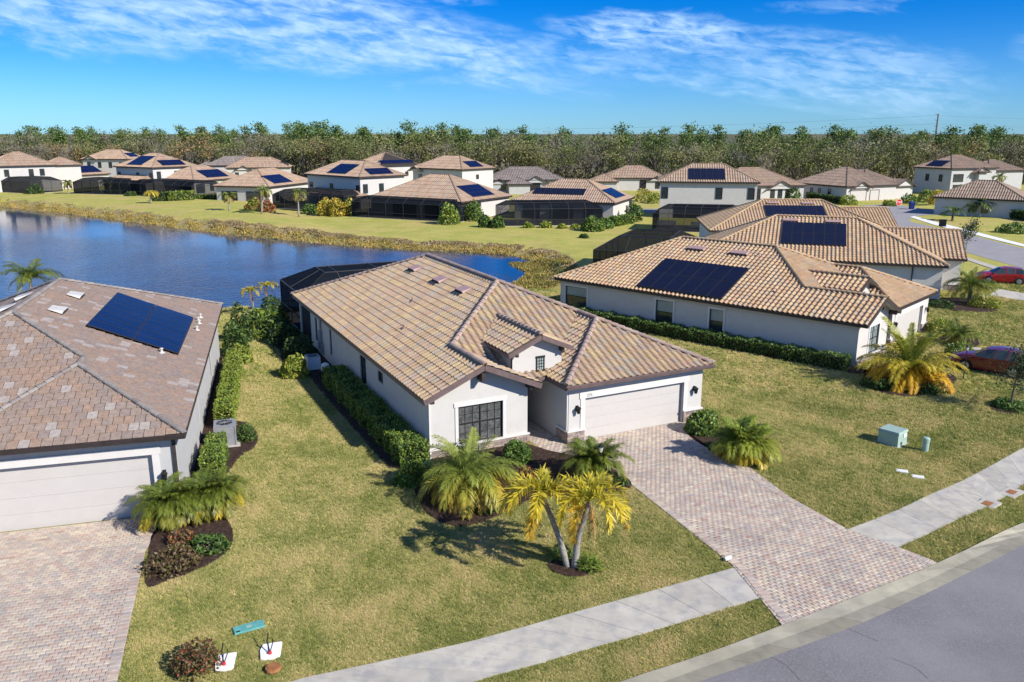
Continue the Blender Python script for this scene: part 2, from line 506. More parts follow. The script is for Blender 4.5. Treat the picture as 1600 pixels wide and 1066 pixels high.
def water_material():
    m = bpy.data.materials.new('lake_water')
    m.use_nodes = True
    N, LK = new_nodes(m.node_tree)
    pb = N('ShaderNodeBsdfPrincipled', inp={'Base Color': (0.008, 0.034, 0.10, 1), 'Roughness': 0.06, 'Specular IOR Level': 0.5})
    geo = N('ShaderNodeNewGeometry')
    mp = N('ShaderNodeMapping', inp={'Rotation': (0, 0, 0.5), 'Scale': (1, 1.7, 1)}); LK(geo.outputs['Position'], mp.inputs[0])
    n1 = N('ShaderNodeTexNoise', inp={'Scale': 1.1, 'Detail': 4, 'Roughness': 0.55}); LK(mp.outputs[0], n1.inputs['Vector'])
    n2 = N('ShaderNodeTexNoise', inp={'Scale': 0.045, 'Detail': 3}); LK(geo.outputs['Position'], n2.inputs['Vector'])
    mr = N('ShaderNodeMapRange', inp={'From Min': 0.36, 'From Max': 0.62, 'To Min': 0.20, 'To Max': 0.5}); LK(n2.outputs[0], mr.inputs[0])
    b = N('ShaderNodeBump', inp={'Distance': 0.22}); LK(n1.outputs[0], b.inputs['Height'])
    # sheltered, calmer water under the far bank
    dt = N('ShaderNodeVectorMath', operation='DOT_PRODUCT', inp={1: (0.4, 0.92, 0)}); LK(geo.outputs['Position'], dt.inputs[0])
    cm = N('ShaderNodeMapRange', interpolation_type='SMOOTHSTEP', inp={'From Min': 72, 'From Max': 98, 'To Min': 1.0, 'To Max': 0.12}); LK(dt.outputs['Value'], cm.inputs[0])
    mm = N('ShaderNodeMath', operation='MULTIPLY'); LK(mr.outputs[0], mm.inputs[0]); LK(cm.outputs[0], mm.inputs[1]); LK(mm.outputs[0], b.inputs['Strength'])
    LK(b.outputs[0], pb.inputs['Normal'])
    o = N('ShaderNodeOutputMaterial'); LK(pb.outputs[0], o.inputs[0])
    return m


M['lawn'], M['blade'], M['water'] = lawn_material(), blade_material(), water_material()
M['bank'] = mat('lake_bank', (0.36, 0.27, 0.12), (0.22, 0.19, 0.08), 0.8, rough=0.95, bump=0.8, bscale=6, bdist=0.1, c3=(0.28, 0.26, 0.08), scale3=0.25)

M['scrub'] = mat('scrub', (0.10, 0.10, 0.045), (0.065, 0.075, 0.03), .05, rough=0.95, c3=(0.15, 0.13, 0.07), scale3=.02)
WATER_Z = -1.5
LAKE = [tuple(at(x, y, WATER_Z)) for x, y in ((-420, 300), (-200, 309), (0, 323), (101, 333), (203, 346), (304, 359), (405, 371), (541, 383), (643, 391), (744, 395),
        (806, 399), (838, 408), (852, 424), (836, 438), (800, 455), (720, 467), (600, 478), (480, 487), (376, 494), (250, 500), (100, 508), (-150, 520), (-600, 500))]


def seg_dist(P, A, B):
    d = B - A
    t = np.clip(((P - A) @ d) / (d @ d), 0, 1)
    return np.hypot(*(P - A - t[:, None] * d).T)


def inside(P, poly):
    P = np.asarray(P, float); q = np.asarray(poly, float)
    r = np.zeros(len(P), bool)
    for a, b in zip(q, np.roll(q, -1, 0)):
        c = (a[1] > P[:, 1]) != (b[1] > P[:, 1])
        with np.errstate(divide='ignore', invalid='ignore'):
            xi = (b[0] - a[0]) * (P[:, 1] - a[1]) / (b[1] - a[1]) + a[0]
        r ^= c & (P[:, 0] < xi)
    return r


def poly_dist(P, poly):
    q = np.asarray(poly, float)
    return np.min([seg_dist(P, a, b) for a, b in zip(q, np.roll(q, -1, 0))], 0)


def ground_h(x, y):
    P = np.stack([np.ravel(x), np.ravel(y)], 1).astype(float)
    b = base_h(P[:, 0], P[:, 1])
    d = poly_dist(P, LAKE)
    ins = inside(P, LAKE)
    sd_ = np.where(ins, d, -d) + 0.8 * np.sin(P[:, 0] * 0.6) * np.cos(P[:, 1] * 0.47) + 0.4 * np.sin(P[:, 0] * 1.9 + P[:, 1])
    sd_ = np.where(d > 12, np.where(ins, d, -d), sd_)
    t = np.clip((sd_ + 4.5) / 4.5, 0, 1)
    h = b + (WATER_Z - b) * t * t * (2 - t)
    h = h - np.clip(sd_, 0, 4) * 0.5
    return h.reshape(np.shape(x)), sd_.reshape(np.shape(x))


xs = np.concatenate([np.arange(-190, -40, 1.9), np.arange(-40, 50, .9), np.arange(50, 190.1, 1.9)])
ys = np.concatenate([np.arange(4, 75, .9), np.arange(75, 270, 1.9)])
GX, GY = np.meshgrid(xs, ys)
GZ, GS = ground_h(GX, GY)
nx, ny = len(xs), len(ys)
idx = np.arange(nx * ny).reshape(ny, nx)
quads = np.stack([idx[:-1, :-1], idx[:-1, 1:], idx[1:, 1:], idx[1:, :-1]], -1).reshape(-1, 4)
qs = np.mean([GS.ravel()[quads[:, k]] for k in range(4)], 0)
lawn_me = mesh_arrays('lawn', np.stack([GX, GY, GZ], -1).reshape(-1, 3), quads, [M['lawn'], M['bank']], mi=(qs > -2.4).astype(int), smooth=True)
put('lawn', lawn_me, kind='structure')
mb = MB()
X0, X1, Y0, Y1, B = xs[0], xs[-1], ys[0], ys[-1], 6000
for a, b, c, d in ((-B, B, Y1, B), (-B, B, -400, Y0), (-B, X0, Y0, Y1), (X1, B, Y0, Y1)):
    mb.poly([(a, c, -0.62), (b, c, -0.62), (b, d, -0.62), (a, d, -0.62)])
mb.build('ground', M['scrub'], kind='structure')
mb = MB()
lk = np.array(LAKE); lc = lk.mean(0)
mb.poly([(-330, 40, WATER_Z), (20, 40, WATER_Z), (20, 330, WATER_Z), (-330, 330, WATER_Z)])
# only the part over the basin: the sheet lies under the lawn everywhere else
mb.build('lake_water', M['water'], kind='structure')

EXCLUDE = []                                        # polygons where no grass grows


def catmull(pts, n):
    p = np.asarray(pts, float)
    p = np.vstack([2 * p[0] - p[1], p, 2 * p[-1] - p[-2]])
    out = []
    for i in range(1, len(p) - 2):
        for t in np.linspace(0, 1, n, endpoint=False):
            a, b, c, d = p[i - 1], p[i], p[i + 1], p[i + 2]
            out.append(0.5 * (2 * b + (c - a) * t + (2 * a - 5 * b + 4 * c - d) * t * t + (3 * b - a - 3 * c + d) * t ** 3))
    out.append(p[-2])
    return np.array(out)


def resample(line, step=None, n=None):
    line = np.asarray(line, float)
    s = np.concatenate([[0], np.cumsum(np.hypot(*np.diff(line, axis=0).T))])
    k = n or max(1, int(round(s[-1] / step)))
    q = np.linspace(0, s[-1], k + 1)
    return np.stack([np.interp(q, s, line[:, i]) for i in (0, 1)], 1)


def D(x, y, z=0.0):
    return (x, y, z + float(base_h(x, y)))


# kerb, gutter and street
kb = catmull(gp((700, 1165), (850, 1113), (981, 1066), (1100, 1027), (1223, 981), (1350, 931), (1468, 882), (1547, 844), (1600, 820), (1700, 772), (1800, 722)), 8)
kc = catmull(gp((770, 1172), (930, 1106), (1053, 1061), (1175, 1017), (1302, 970), (1418, 922), (1502, 883), (1582, 844), (1660, 806), (1760, 757), (1850, 712)), 8)
ke = catmull(gp((820, 1176), (980, 1112), (1092, 1066), (1202, 1028), (1337, 978), (1436, 933), (1520, 892), (1600, 852), (1680, 812), (1780, 762), (1870, 717)), 8)
kern = thing('kerb', 'pale concrete kerb and gutter curving along the grey asphalt street', 'kerb', (0, 0, 0))
kern['kind'] = 'structure'
nk = 26
A_, B_, C_ = resample(kb, n=nk), resample(kc, n=nk), resample(ke, n=nk)
for i in range(nk):
    mb = MB()
    def lp(L, f): return L[i] * (1 - f) + L[i + 1] * f
    e0, e1 = 0.006, 0.994
    a0, a1, b0, b1, c0, c1 = lp(A_, e0), lp(A_, e1), lp(B_, e0), lp(B_, e1), lp(C_, e0), lp(C_, e1)
    t = rnd.uniform(0.9, 1.12); t = (t, t, t * rnd.uniform(.94, 1.0))
    mb.hexa([D(*a0, -.2), D(*b0, -.2), D(*b1, -.2), D(*a1, -.2)], [D(*a0, .10), D(*b0, .035), D(*b1, .035), D(*a1, .10)], 0, t)
    mb.hexa([D(*b0, -.2), D(*c0, -.2), D(*c1, -.2), D(*b1, -.2)], [D(*b0, .034), D(*c0, .012), D(*c1, .012), D(*b1, .034)], 0, tuple(v * 0.82 for v in t))
    mb.build('kerb_section', M['kerb'], kern)
n = 60
E_ = resample(ke, n=n)
tn = np.gradient(E_, axis=0); nr = np.stack([tn[:, 1], -tn[:, 0]], 1) / np.hypot(*tn.T)[:, None]
if nr[n // 2] @ np.array([1, -1]) < 0: nr = -nr
O_ = E_ + nr * 11
mb = MB()
for i in range(n):
    for f0, f1 in ((0, .12), (.12, .5), (.5, 1)):
        q = [E_[i] * (1 - f0) + O_[i] * f0, E_[i] * (1 - f1) + O_[i] * f1, E_[i + 1] * (1 - f1) + O_[i + 1] * f1, E_[i + 1] * (1 - f0) + O_[i + 1] * f0]
        mb.poly([D(*p, 0.010 + 0.05 * f) for p, f in zip(q, (f0, f1, f1, f0))])
mb.build('street', M['asphalt'], kind='structure')
EXCLUDE += [np.vstack([A_, O_[::-1]])]
# hairline cracks in the asphalt, filled with tar
for k, pts in enumerate((((1205, 1028), (1225, 1038), (1240, 1052), (1252, 1066)), ((1325, 983), (1345, 992), (1372, 1003)), ((1395, 1030), (1430, 1045), (1450, 1062)))):
    mb = MB()
    q = catmull(gp(*pts), 5)
    for a, b in zip(q[:-1], q[1:]):
        d = (b - a) / np.hypot(*(b - a)); s_ = np.array([-d[1], d[0]]) * 0.006
        mb.poly([D(*p, 0.032) for p in (a - s_, b - s_, b + s_, a + s_)])
    mb.build('street_crack', M['joint'], kind='structure')


def slab_walk(name, up, lo, step, label, z=0.045):
    u, l = catmull(gp(*up), 8), catmull(gp(*lo), 8)
    k = max(1, int(round(np.hypot(*np.diff(u, axis=0).T).sum() / step)))
    U, L = resample(u, n=k), resample(l, n=k)
    root = thing(name, label, 'pavement')
    root['kind'] = 'structure'
    for i in range(k):
        f = 0.006
        a, b = U[i] * (1 - f) + U[i + 1] * f, U[i + 1] * (1 - f) + U[i] * f
        c, d = L[i] * (1 - f) + L[i + 1] * f, L[i + 1] * (1 - f) + L[i] * f
        t = rnd.uniform(0.92, 1.06)
        mb = MB()
        tc_ = (t, t, t * rnd.uniform(.95, 1))
        for k0 in range(3):
            f0, f1 = k0 / 3, (k0 + 1) / 3
            q = [c + (a - c) * f0, d + (b - d) * f0, d + (b - d) * f1, c + (a - c) * f1]
            mb.hexa([D(*p, -.15) for p in q], [D(*p, z) for p in q], 0, tc_)
        mb.build('paving_slab', M['concrete'], root)
    EXCLUDE.append(np.vstack([u, l[::-1]]))


slab_walk('sidewalk', ((280, 1120), (457, 1066), (580, 1039), (740, 1003), (900, 958), (1030, 922), (1150, 888)),
          ((600, 1118), (740, 1066), (820, 1045), (900, 1021), (1000, 993), (1090, 966), (1190, 935)), 1.55, 'pale concrete sidewalk between the front lawn and the street')
slab_walk('sidewalk', ((1324, 829), (1420, 790), (1509, 750), (1600, 700), (1700, 640)), ((1402, 857), (1470, 826), (1530, 798), (1600, 757), (1720, 685)), 1.55,
          'pale concrete sidewalk right of the paver driveway with meter boxes')


# ---------------- fields of alike pieces (pavers, roof tiles): whole ones may be objects, cut ones are joined
def clip_poly(poly, conv):
    out = [np.asarray(p, float) for p in poly]
    n = len(conv)
    for i in range(n):
        a, b = conv[i], conv[(i + 1) % n]
        ex, ey = b[0] - a[0], b[1] - a[1]
        if not out: return []
        dd = [ex * (p[1] - a[1]) - ey * (p[0] - a[0]) for p in out]
        new = []
        for k in range(len(out)):
            p, q, dp, dq = out[k], out[(k + 1) % len(out)], dd[k], dd[(k + 1) % len(out)]
            if dp >= 0: new.append(p)
            if (dp >= 0) != (dq >= 0):
                new.append(p + (q - p) * (dp / (dp - dq)))
        out = new
    return out if len(out) >= 3 else []


def ccw(p):
    a = sum(p[i][0] * p[(i + 1) % len(p)][1] - p[(i + 1) % len(p)][0] * p[i][1] for i in range(len(p)))
    return list(p) if a > 0 else list(p)[::-1]


def field(TV, TF, pu, pv, pieces, tint, stagger=0.5, off=(0, 0), bb=None):
    """grid of copies of a template (TV, TF) over convex pieces -> whole [(u, v, tint)], cut (V, F, tints)"""
    TV = np.asarray(TV, float)
    bb = bb or (TV[:, 0].min(), TV[:, 0].max(), TV[:, 1].min(), TV[:, 1].max())
    pieces = [np.array(ccw(p), float) for p in pieces]
    allp = np.vstack(pieces)
    i0, i1 = int(math.floor((allp[:, 0].min() - off[0]) / pu)) - 2, int(math.ceil((allp[:, 0].max() - off[0]) / pu)) + 2
    j0, j1 = int(math.floor((allp[:, 1].min() - off[1]) / pv)) - 2, int(math.ceil((allp[:, 1].max() - off[1]) / pv)) + 2
    I, J = np.meshgrid(np.arange(i0, i1), np.arange(j0, j1))
    U = (I + stagger * (J % 2)) * pu + off[0]
    Vv = J * pv + off[1]
    U, Vv = U.ravel(), Vv.ravel()
    whole, cV, cF, cT = [], [], [], []
    tints = [tint() for _ in range(len(U))]
    done = np.zeros(len(U), bool)
    for conv in pieces:
        n = len(conv)
        lo = np.full(len(U), 1e9); hi = np.full(len(U), 1e9)
        for i in range(n):
            a, b = conv[i], conv[(i + 1) % n]
            e = b - a; e = e / np.hypot(*e)
            ds = [e[0] * (Vv + y - a[1]) - e[1] * (U + x - a[0]) for x in bb[:2] for y in bb[2:]]
            lo = np.minimum(lo, np.min(ds, 0)); hi = np.minimum(hi, np.max(ds, 0))
        for k in np.nonzero((lo >= -1e-4) & ~done)[0]:
            whole.append((U[k], Vv[k], tints[k])); done[k] = True
        for k in np.nonzero((lo < -1e-4) & (hi > 0) & ~done)[0]:
            P = TV + np.array([U[k], Vv[k], 0])
            for f in TF:
                q = clip_poly(P[list(f)], conv)
                if q:
                    n0 = len(cV); cV += q; cF.append(tuple(range(n0, n0 + len(q)))); cT.append(tints[k])
    return whole, (cV, cF, cT)


def emit_field(name, root, Mx, TV, TF, whole, cut, material, limit=300, rest_name=None, smooth=False, drape=False):
    """Mx: 4x4 from the field's (u, v, w) to root space. The `limit` whole pieces that show largest become objects, the rest is joined."""
    RW = root.matrix_basis if root.parent is None else root.parent.matrix_basis @ root.matrix_basis
    if root.parent is not None and root.parent.parent is not None:
        RW = root.parent.parent.matrix_basis @ RW
    Wm = np.array(RW @ Mx)
    score = []
    Nn = Wm[:3, 2] / np.linalg.norm(Wm[:3, 2])
    TV = np.asarray(TV, float)
    c = TV.mean(0)
    for k, (u, v, t) in enumerate(whole):
        p = Wm[:3, :3] @ (c + [u, v, 0]) + Wm[:3, 3]
        x, y, d = to_px(p)
        vis = d > 1 and -5 < x < 1605 and -5 < y < 1071
        view = np.array([0, 0, CAM_H]) - p
        face = Nn @ view / np.linalg.norm(view)
        score.append(face / d ** 2 if vis and face > 0.02 else -1)
    order = sorted(range(len(whole)), key=lambda k: -score[k])
    ind = [k for k in order[:limit] if score[k] > 0]
    rest = [k for k in range(len(whole)) if k not in set(ind)]
    cache = {}
    for k in ind:
        u, v, t = whole[k]
        if t not in cache:
            cache[t] = mesh_arrays(name, TV, TF, material, [t] * len(TF), smooth=smooth)
        o = bpy.data.objects.new(name, cache[t])
        link(o, root)
        mm = Mx @ Matrix.Translation((u, v, 0))
        if drape:
            p = mm.translation; mm.translation = (p.x, p.y, p.z + float(base_h(*(Wm[:2, :3] @ [u, v, 0] + Wm[:2, 3]))))
        o.matrix_basis = mm
    V, F, T = [], [], []
    for k in rest:
        u, v, t = whole[k]
        n0 = len(V)
        V += list(TV + [u, v, 0]); F += [tuple(i + n0 for i in f) for f in TF]; T += [t] * len(TF)
    n0 = len(V)
    V += list(cut[0]); F += [tuple(i + n0 for i in f) for f in cut[1]]; T += cut[2]
    if V:
        A = np.array(Mx)
        V = np.asarray(V) @ A[:3, :3].T + A[:3, 3]
        if drape:
            Wv = V @ np.array(RW)[:3, :3].T + np.array(RW)[:3, 3]
            V[:, 2] += base_h(Wv[:, 0], Wv[:, 1])
        o = put(rest_name or name, mesh_arrays(rest_name or name, V, F, material, T, smooth=smooth), root, kind='stuff')


PAV = [(0.54, 0.455, 0.355), (0.48, 0.38, 0.315), (0.445, 0.39, 0.34), (0.58, 0.505, 0.395), (0.50, 0.39, 0.315), (0.40, 0.36, 0.325), (0.52, 0.445, 0.37), (0.465, 0.405, 0.345), (0.41, 0.305, 0.255)]
PW = [6, 6, 5, 3, 4, 2, 6, 6, 1]


def paver_tmpl(w, l, h=0.05, gap=0.008, ch=0.012):
    a, b, c, d = gap, w - gap, gap, l - gap
    V = [(a, c, 0), (b, c, 0), (b, d, 0), (a, d, 0), (a + ch, c + ch, h), (b - ch, c + ch, h), (b - ch, d - ch, h), (a + ch, d - ch, h),
         (a, c, h - ch), (b, c, h - ch), (b, d, h - ch), (a, d, h - ch)]
    F = [(4, 5, 6, 7), (0, 1, 9, 8), (1, 2, 10, 9), (2, 3, 11, 10), (3, 0, 8, 11), (8, 9, 5, 4), (9, 10, 6, 5), (10, 11, 7, 6), (11, 8, 4, 7)]
    return V, F


def paver_drive(name, label, o, yaw, quads_px, border, local=False, limit=300, w=0.235, l=0.16):
    root = thing(name, label, 'driveway', (o[0], o[1], 0), yaw)
    root['kind'] = 'structure'
    c_, s_ = math.cos(yaw), math.sin(yaw)
    def loc(p):
        d = (p[0] - o[0], p[1] - o[1]); return (d[0] * c_ + d[1] * s_, -d[0] * s_ + d[1] * c_)
    pieces = [[loc(q) for q in (Q if local else gp(*Q))] for Q in quads_px]
    V, F = paver_tmpl(w, l)
    whole, cut = field(V, F, w, l, pieces, lambda: rnd.choices(PAV, PW)[0], stagger=0.5)
    emit_field('paver', root, Matrix.Translation((0, 0, 0.012)), V, F, whole, cut, M['paver'], limit, 'paver_field', drape=True)
    mb = MB()
    for p in pieces:
        n = 8
        q = ccw(p)
        for i in range(n):
            L0, L1 = np.array(q[0]) + (np.array(q[3]) - q[0]) * i / n, np.array(q[0]) + (np.array(q[3]) - q[0]) * (i + 1) / n
            R0, R1 = np.array(q[1]) + (np.array(q[2]) - q[1]) * i / n, np.array(q[1]) + (np.array(q[2]) - q[1]) * (i + 1) / n
            P4 = [L0, R0, R1, L1]
            mb.poly([(x, y, 0.035 + float(base_h(o[0] + x * c_ - y * s_, o[1] + x * s_ + y * c_))) for x, y in P4])
    mb.build('joint_sand', M['joint'], root)
    # soldier course along the free edges
    V, F = paver_tmpl(0.30, 0.21, 0.056)
    meshes = {}
    for line in border:
        q = resample([loc(p) for p in (line if local else catmull(gp(*line), 6))], step=0.21)
        for a, b in zip(q[:-1], q[1:]):
            d = b - a; L = np.hypot(*d)
            if L < 1e-3: continue
            t = rnd.choices(PAV, PW)[0]
            if t not in meshes: meshes[t] = mesh_arrays('border_paver', V, F, M['paver'], [t] * len(F))
            x, y = a
            put('border_paver', meshes[t], root, (x, y, 0.014 + float(base_h(o[0] + x * c_ - y * s_, o[1] + x * s_ + y * c_))), (0, 0, math.atan2(d[1], d[0]) - PI / 2))
    for p in pieces:
        EXCLUDE.append(np.array([(o[0] + x * c_ - y * s_, o[1] + x * s_ + y * c_) for x, y in p]))
    return root


C_O, C_YAW = (-3.64, 33.604), math.radians(26.461)
R_O, R_YAW = (21.874, 50.2), math.radians(46.854)
L_O, L_YAW = (-25.23, 22.395), math.radians(15.83)


def house_pt(o, yaw, x, y):
    c, s = math.cos(yaw), math.sin(yaw)
    return (o[0] + x * c - y * s, o[1] + x * s + y * c)


DRV = [to_px(D(*house_pt(C_O, C_YAW, x_, -1.0)))[:2] for x_ in (7.0, 13.25)]
paver_drive('driveway', 'multicoloured paver driveway from the white garage door down to the street', C_O, C_YAW,
            [(DRV[0], DRV[1], (1240, 783), (1060, 818)), ((1060, 818), (1240, 783), (1322, 828), (1143, 884)), ((1143, 884), (1322, 828), (1403, 857), (1188, 938)), ((1188, 938), (1403, 857), (1468, 882.5), (1223, 981))],
            [((1067, 671.5), (1175, 744), (1320, 827)), ((1405, 858), (1463, 882)), ((1228, 978), (1190, 938), (1145, 884), (1060, 818), (972, 748))])
Lp = [house_pt(L_O, L_YAW, x, y) for x, y in ((-1, 2.3), (13.75, 2.3))]
br0, br1 = g(228, 862)[:2], g(184, 1066)[:2]
br2 = (br1[0] * 1.6 - br0[0] * .6, br1[1] * 1.6 - br0[1] * .6)
lf0, lf1, lf2 = [house_pt(L_O, L_YAW, x, y) for x, y in ((3.0, 2.3), (3.0, -7), (3.0, -12))]
tr0 = house_pt(L_O, L_YAW, 13.45, 2.3)
paver_drive('driveway', 'paver driveway in front of the wide garage door of the grey slate roofed house', L_O, L_YAW,
            [(lf0, tr0, br0, house_pt(L_O, L_YAW, 3.0, -0.6)), (house_pt(L_O, L_YAW, 3.0, -0.6), br0, br1, lf1), (lf1, br1, br2, lf2)],
            [(tr0, br0, br1, br2)], local=True)
w_ = lambda x, y: house_pt(C_O, C_YAW, x, y)
paver_drive('walkway', 'short paver walkway from the recessed entry towards the driveway', C_O, C_YAW,
            [(w_(4.98, -3.0), w_(6.30, -3.0), w_(6.30, 3.0), w_(4.98, 3.0)), (w_(6.30, -3.0), w_(8.0, -3.0), w_(8.0, -1.75), w_(6.30, -1.75))], [], local=True, limit=120)


def far_sheet(name, pts, z, m, n=1):
    q = gp(*pts)
    tri = tessellate_polygon([[Vector((x, y, 0)) for x, y in q]])
    mb = MB()
    mb.faces([(x, y, float(base_h(x, y)) + z) for x, y in q], [tuple(t) for t in tri])
    o = mb.build(name, m, kind='structure')
    for f in o.data.polygons:
        if f.normal.z < 0: f.flip()
    EXCLUDE.append(np.array(q))
    return o


far_sheet('side_street', [(1340, 346), (1343, 322), (1392, 319), (1445, 327), (1535, 328), (1620, 331), (1620, 338), (1535, 336), (1450, 336), (1428, 338.5), (1421, 342), (1424, 347), (1510, 366), (1620, 394), (1720, 418), (1720, 455), (1600, 420), (1500, 392), (1440, 372), (1380, 352)], 0.02, M['asphalt_far'])
far_sheet('side_sidewalk', [(1422, 339.5), (1428, 338), (1465, 348), (1506, 358), (1620, 387.5), (1620, 391), (1505, 363), (1460, 352)], 0.05, M['white'])
far_sheet('side_sidewalk', [(1512, 403), (1600, 430), (1700, 462), (1700, 470), (1600, 437.5), (1511, 407)], 0.05, M['concrete'])
far_sheet('side_driveway', [(1545, 462), (1620, 474), (1620, 462), (1560, 452)], 0.03, M['concrete'])
far_sheet('side_driveway', [(1475, 560), (1620, 590), (1650, 560), (1500, 540)], 0.03, M['concrete'])
far_sheet('middle_street', [(980, 326.5), (1040, 326.5), (1040, 332.5), (978, 332.5)], 0.02, M['asphalt_far'])


def bed(label, pts, local=None, z=0.07):
    q = gp(*pts) if local is None else [house_pt(*local, x, y) for x, y in pts]
    q = catmull(list(q) + [q[0]], 4)[:-1]
    q = ccw([tuple(p) for p in q])
    tri = tessellate_polygon([[Vector((x, y, 0)) for x, y in q]])
    mb = MB()
    n = len(q)
    top = [(x, y, float(base_h(x, y)) + z) for x, y in q]
    outer = np.mean(np.array(q), 0)
    bot = [(x, y, float(base_h(x, y)) - 0.05) for x, y in q]
    mb.faces(top, [tuple(t) for t in tri])
    for i in range(n):
        mb.poly([bot[i], bot[(i + 1) % n], top[(i + 1) % n], top[i]])
    o = mb.build('mulch_bed', M['mulch'], kind='structure')
    for f in o.data.polygons[:len(tri)]:
        if f.normal.z < 0: f.flip()
    EXCLUDE.append(np.array(q))


bed('', [(640, 735), (650, 775), (668, 803), (700, 822), (745, 820), (800, 797), (835, 780), (885, 776), (940, 771), (985, 764), (975, 745), (930, 722), (888, 712), (858, 706), (838, 700), (800, 692), (735, 706), (680, 715)])
bed('', [(855, 885), (868, 897), (900, 903), (925, 897), (930, 884), (905, 874), (870, 875)])
bed('', [(1066, 672), (1085, 690), (1130, 716), (1160, 731), (1186, 722), (1197, 707), (1188, 693), (1150, 678), (1110, 660), (1094, 650)])
bed('', [(236, 842), (228, 915), (262, 908), (300, 895), (340, 875), (362, 852), (360, 822), (330, 790), (290, 790), (250, 820)])
bed('', [(336, 560), (374, 548), (380, 565), (370, 620), (362, 655), (388, 663), (402, 680), (398, 700), (375, 715), (352, 745), (330, 760), (300, 760), (318, 650)])
bed('', [(-1.9, -.2), (-1.9, 12), (-1.9, 15), (-2.6, 16.5), (-2.5, 19.5), (-2.2, 22.5), (-2.2, 31), (0, 31), (0, 10), (0, -.2)], (C_O, C_YAW))
bed('', [(-1.5, -.3), (-1.5, 24), (-.05, 24), (-.05, -.3)], (R_O, R_YAW))
bed('', [(1350, 580), (1352, 604), (1390, 618), (1440, 620), (1485, 604), (1490, 588), (1440, 575), (1390, 572)])
bed('', [(1545, 634), (1552, 643), (1580, 648), (1600, 645), (1603, 635), (1580, 628), (1556, 628)])
bed('', [(1448, 480), (1490, 486), (1530, 489), (1556, 486), (1562, 476), (1545, 468), (1480, 466), (1452, 470)])
bed('', [(1465, 530), (1478, 542), (1500, 546), (1530, 541), (1532, 532), (1500, 526), (1475, 524)])
# ------------------------------------------------------------------ houses
def barrel_tmpl(p=0.36, q=0.428, ov=0.05, th=0.044, hgt=0.078):
    prof = [(0, 0.004), (.10, .55 * hgt), (.2, .86 * hgt), (.31, hgt), (.42, .86 * hgt), (.52, .55 * hgt), (.62, 0.004), (.81, -.010), (1.0, 0.004)]
    n = len(prof)
    V = [(x * p, 0, z + th) for x, z in prof] + [(x * p, q + ov, z) for x, z in prof] + [(x * p, 0, z - 0.004) for x, z in prof]
    F = [(i, i + 1, n + i + 1, n + i) for i in range(n - 1)] + [(2 * n + i, 2 * n + i + 1, i + 1, i) for i in range(n - 1)]
    return V, F, p, q


def flat_tmpl(p=0.37, q=0.41, ov=0.04, th=0.045):
    a, b = 0.011, p - 0.011
    V = [(a, 0, th), (b, 0, th), (b, q + ov, 0.006), (a, q + ov, 0.006), (a, 0, 0), (b, 0, 0), (b - 0.02, -0.012, th * .55), (a + 0.02, -0.012, th * .55)]
    F = [(0, 1, 2, 3), (7, 6, 1, 0), (4, 5, 6, 7), (4, 0, 3), (5, 2, 1), (5, 6, 1), (4, 7, 0)]
    return V, F, p, q


def far_tmpl(p=0.42, q=1.3):
    prof = [(0, 0), (.18, .07), (.45, .09), (.7, .01), (1.0, 0)]
    n = len(prof)
    V = [(x * p, 0, z + .035) for x, z in prof] + [(x * p, q, z) for x, z in prof]
    return V, [(i, i + 1, n + i + 1, n + i) for i in range(n - 1)], p, q


PAL_C = [(0.455, 0.325, 0.205), (0.485, 0.365, 0.22), (0.415, 0.31, 0.22), (0.405, 0.345, 0.265), (0.435, 0.30, 0.215), (0.51, 0.39, 0.225), (0.385, 0.31, 0.255), (0.46, 0.34, 0.235)]
PAL_R = [(0.51, 0.35, 0.20), (0.54, 0.39, 0.215), (0.46, 0.315, 0.19), (0.44, 0.355, 0.25), (0.49, 0.305, 0.19), (0.55, 0.405, 0.25), (0.41, 0.305, 0.225)]
PAL_S = [(0.315, 0.23, 0.175), (0.335, 0.24, 0.18), (0.29, 0.225, 0.18), (0.32, 0.245, 0.195), (0.345, 0.24, 0.175), (0.28, 0.22, 0.185), (0.305, 0.235, 0.19), (0.325, 0.23, 0.17), (0.31, 0.23, 0.18), (0.295, 0.23, 0.19), (0.39, 0.34, 0.30)]
PAL_F = [(0.40, 0.29, 0.20), (0.44, 0.32, 0.22), (0.36, 0.26, 0.19), (0.42, 0.29, 0.22), (0.38, 0.30, 0.23)]
PAL_G = [(0.25, 0.22, 0.20), (0.28, 0.245, 0.22), (0.22, 0.195, 0.185), (0.26, 0.21, 0.19)]


def sub(parent, name, mb_, m, kind=None, smooth=False):
    return mb_.build(name, m, parent, kind=kind, smooth=smooth)


class Wall:
    """a wall in house space: start, direction along, outward normal (2-D)"""
    def __init__(s, p0, p1, out):
        s.p0 = np.array(p0, float); d = np.array(p1, float) - s.p0
        s.len = np.hypot(*d); s.d = d / s.len; s.n = np.array(out, float)

    def P(s, a, off, z):
        q = s.p0 + s.d * a + s.n * off
        return (q[0], q[1], z)

    def slab(s, mb, a0, a1, o0, o1, z0, z1, m=0, t=W3):
        b = [s.P(a0, o0, z0), s.P(a1, o0, z0), s.P(a1, o1, z0), s.P(a0, o1, z0)]
        tp = [(x, y, z1) for x, y, z in b]
        mb.hexa(b, tp, m, t)

    def build(s, mb, z0, z1, th=0.2, openings=(), a0=0.0, a1=None):
        a1 = s.len if a1 is None else a1
        x = a0
        for (p, q, zb, zt) in sorted(openings):
            s.slab(mb, x, p, -th, 0, z0, z1)
            if zb > z0 + .01: s.slab(mb, p, q, -th, 0, z0, zb)
            if zt < z1 - .01: s.slab(mb, p, q, -th, 0, zt, z1)
            x = q
        s.slab(mb, x, a1, -th, 0, z0, z1)


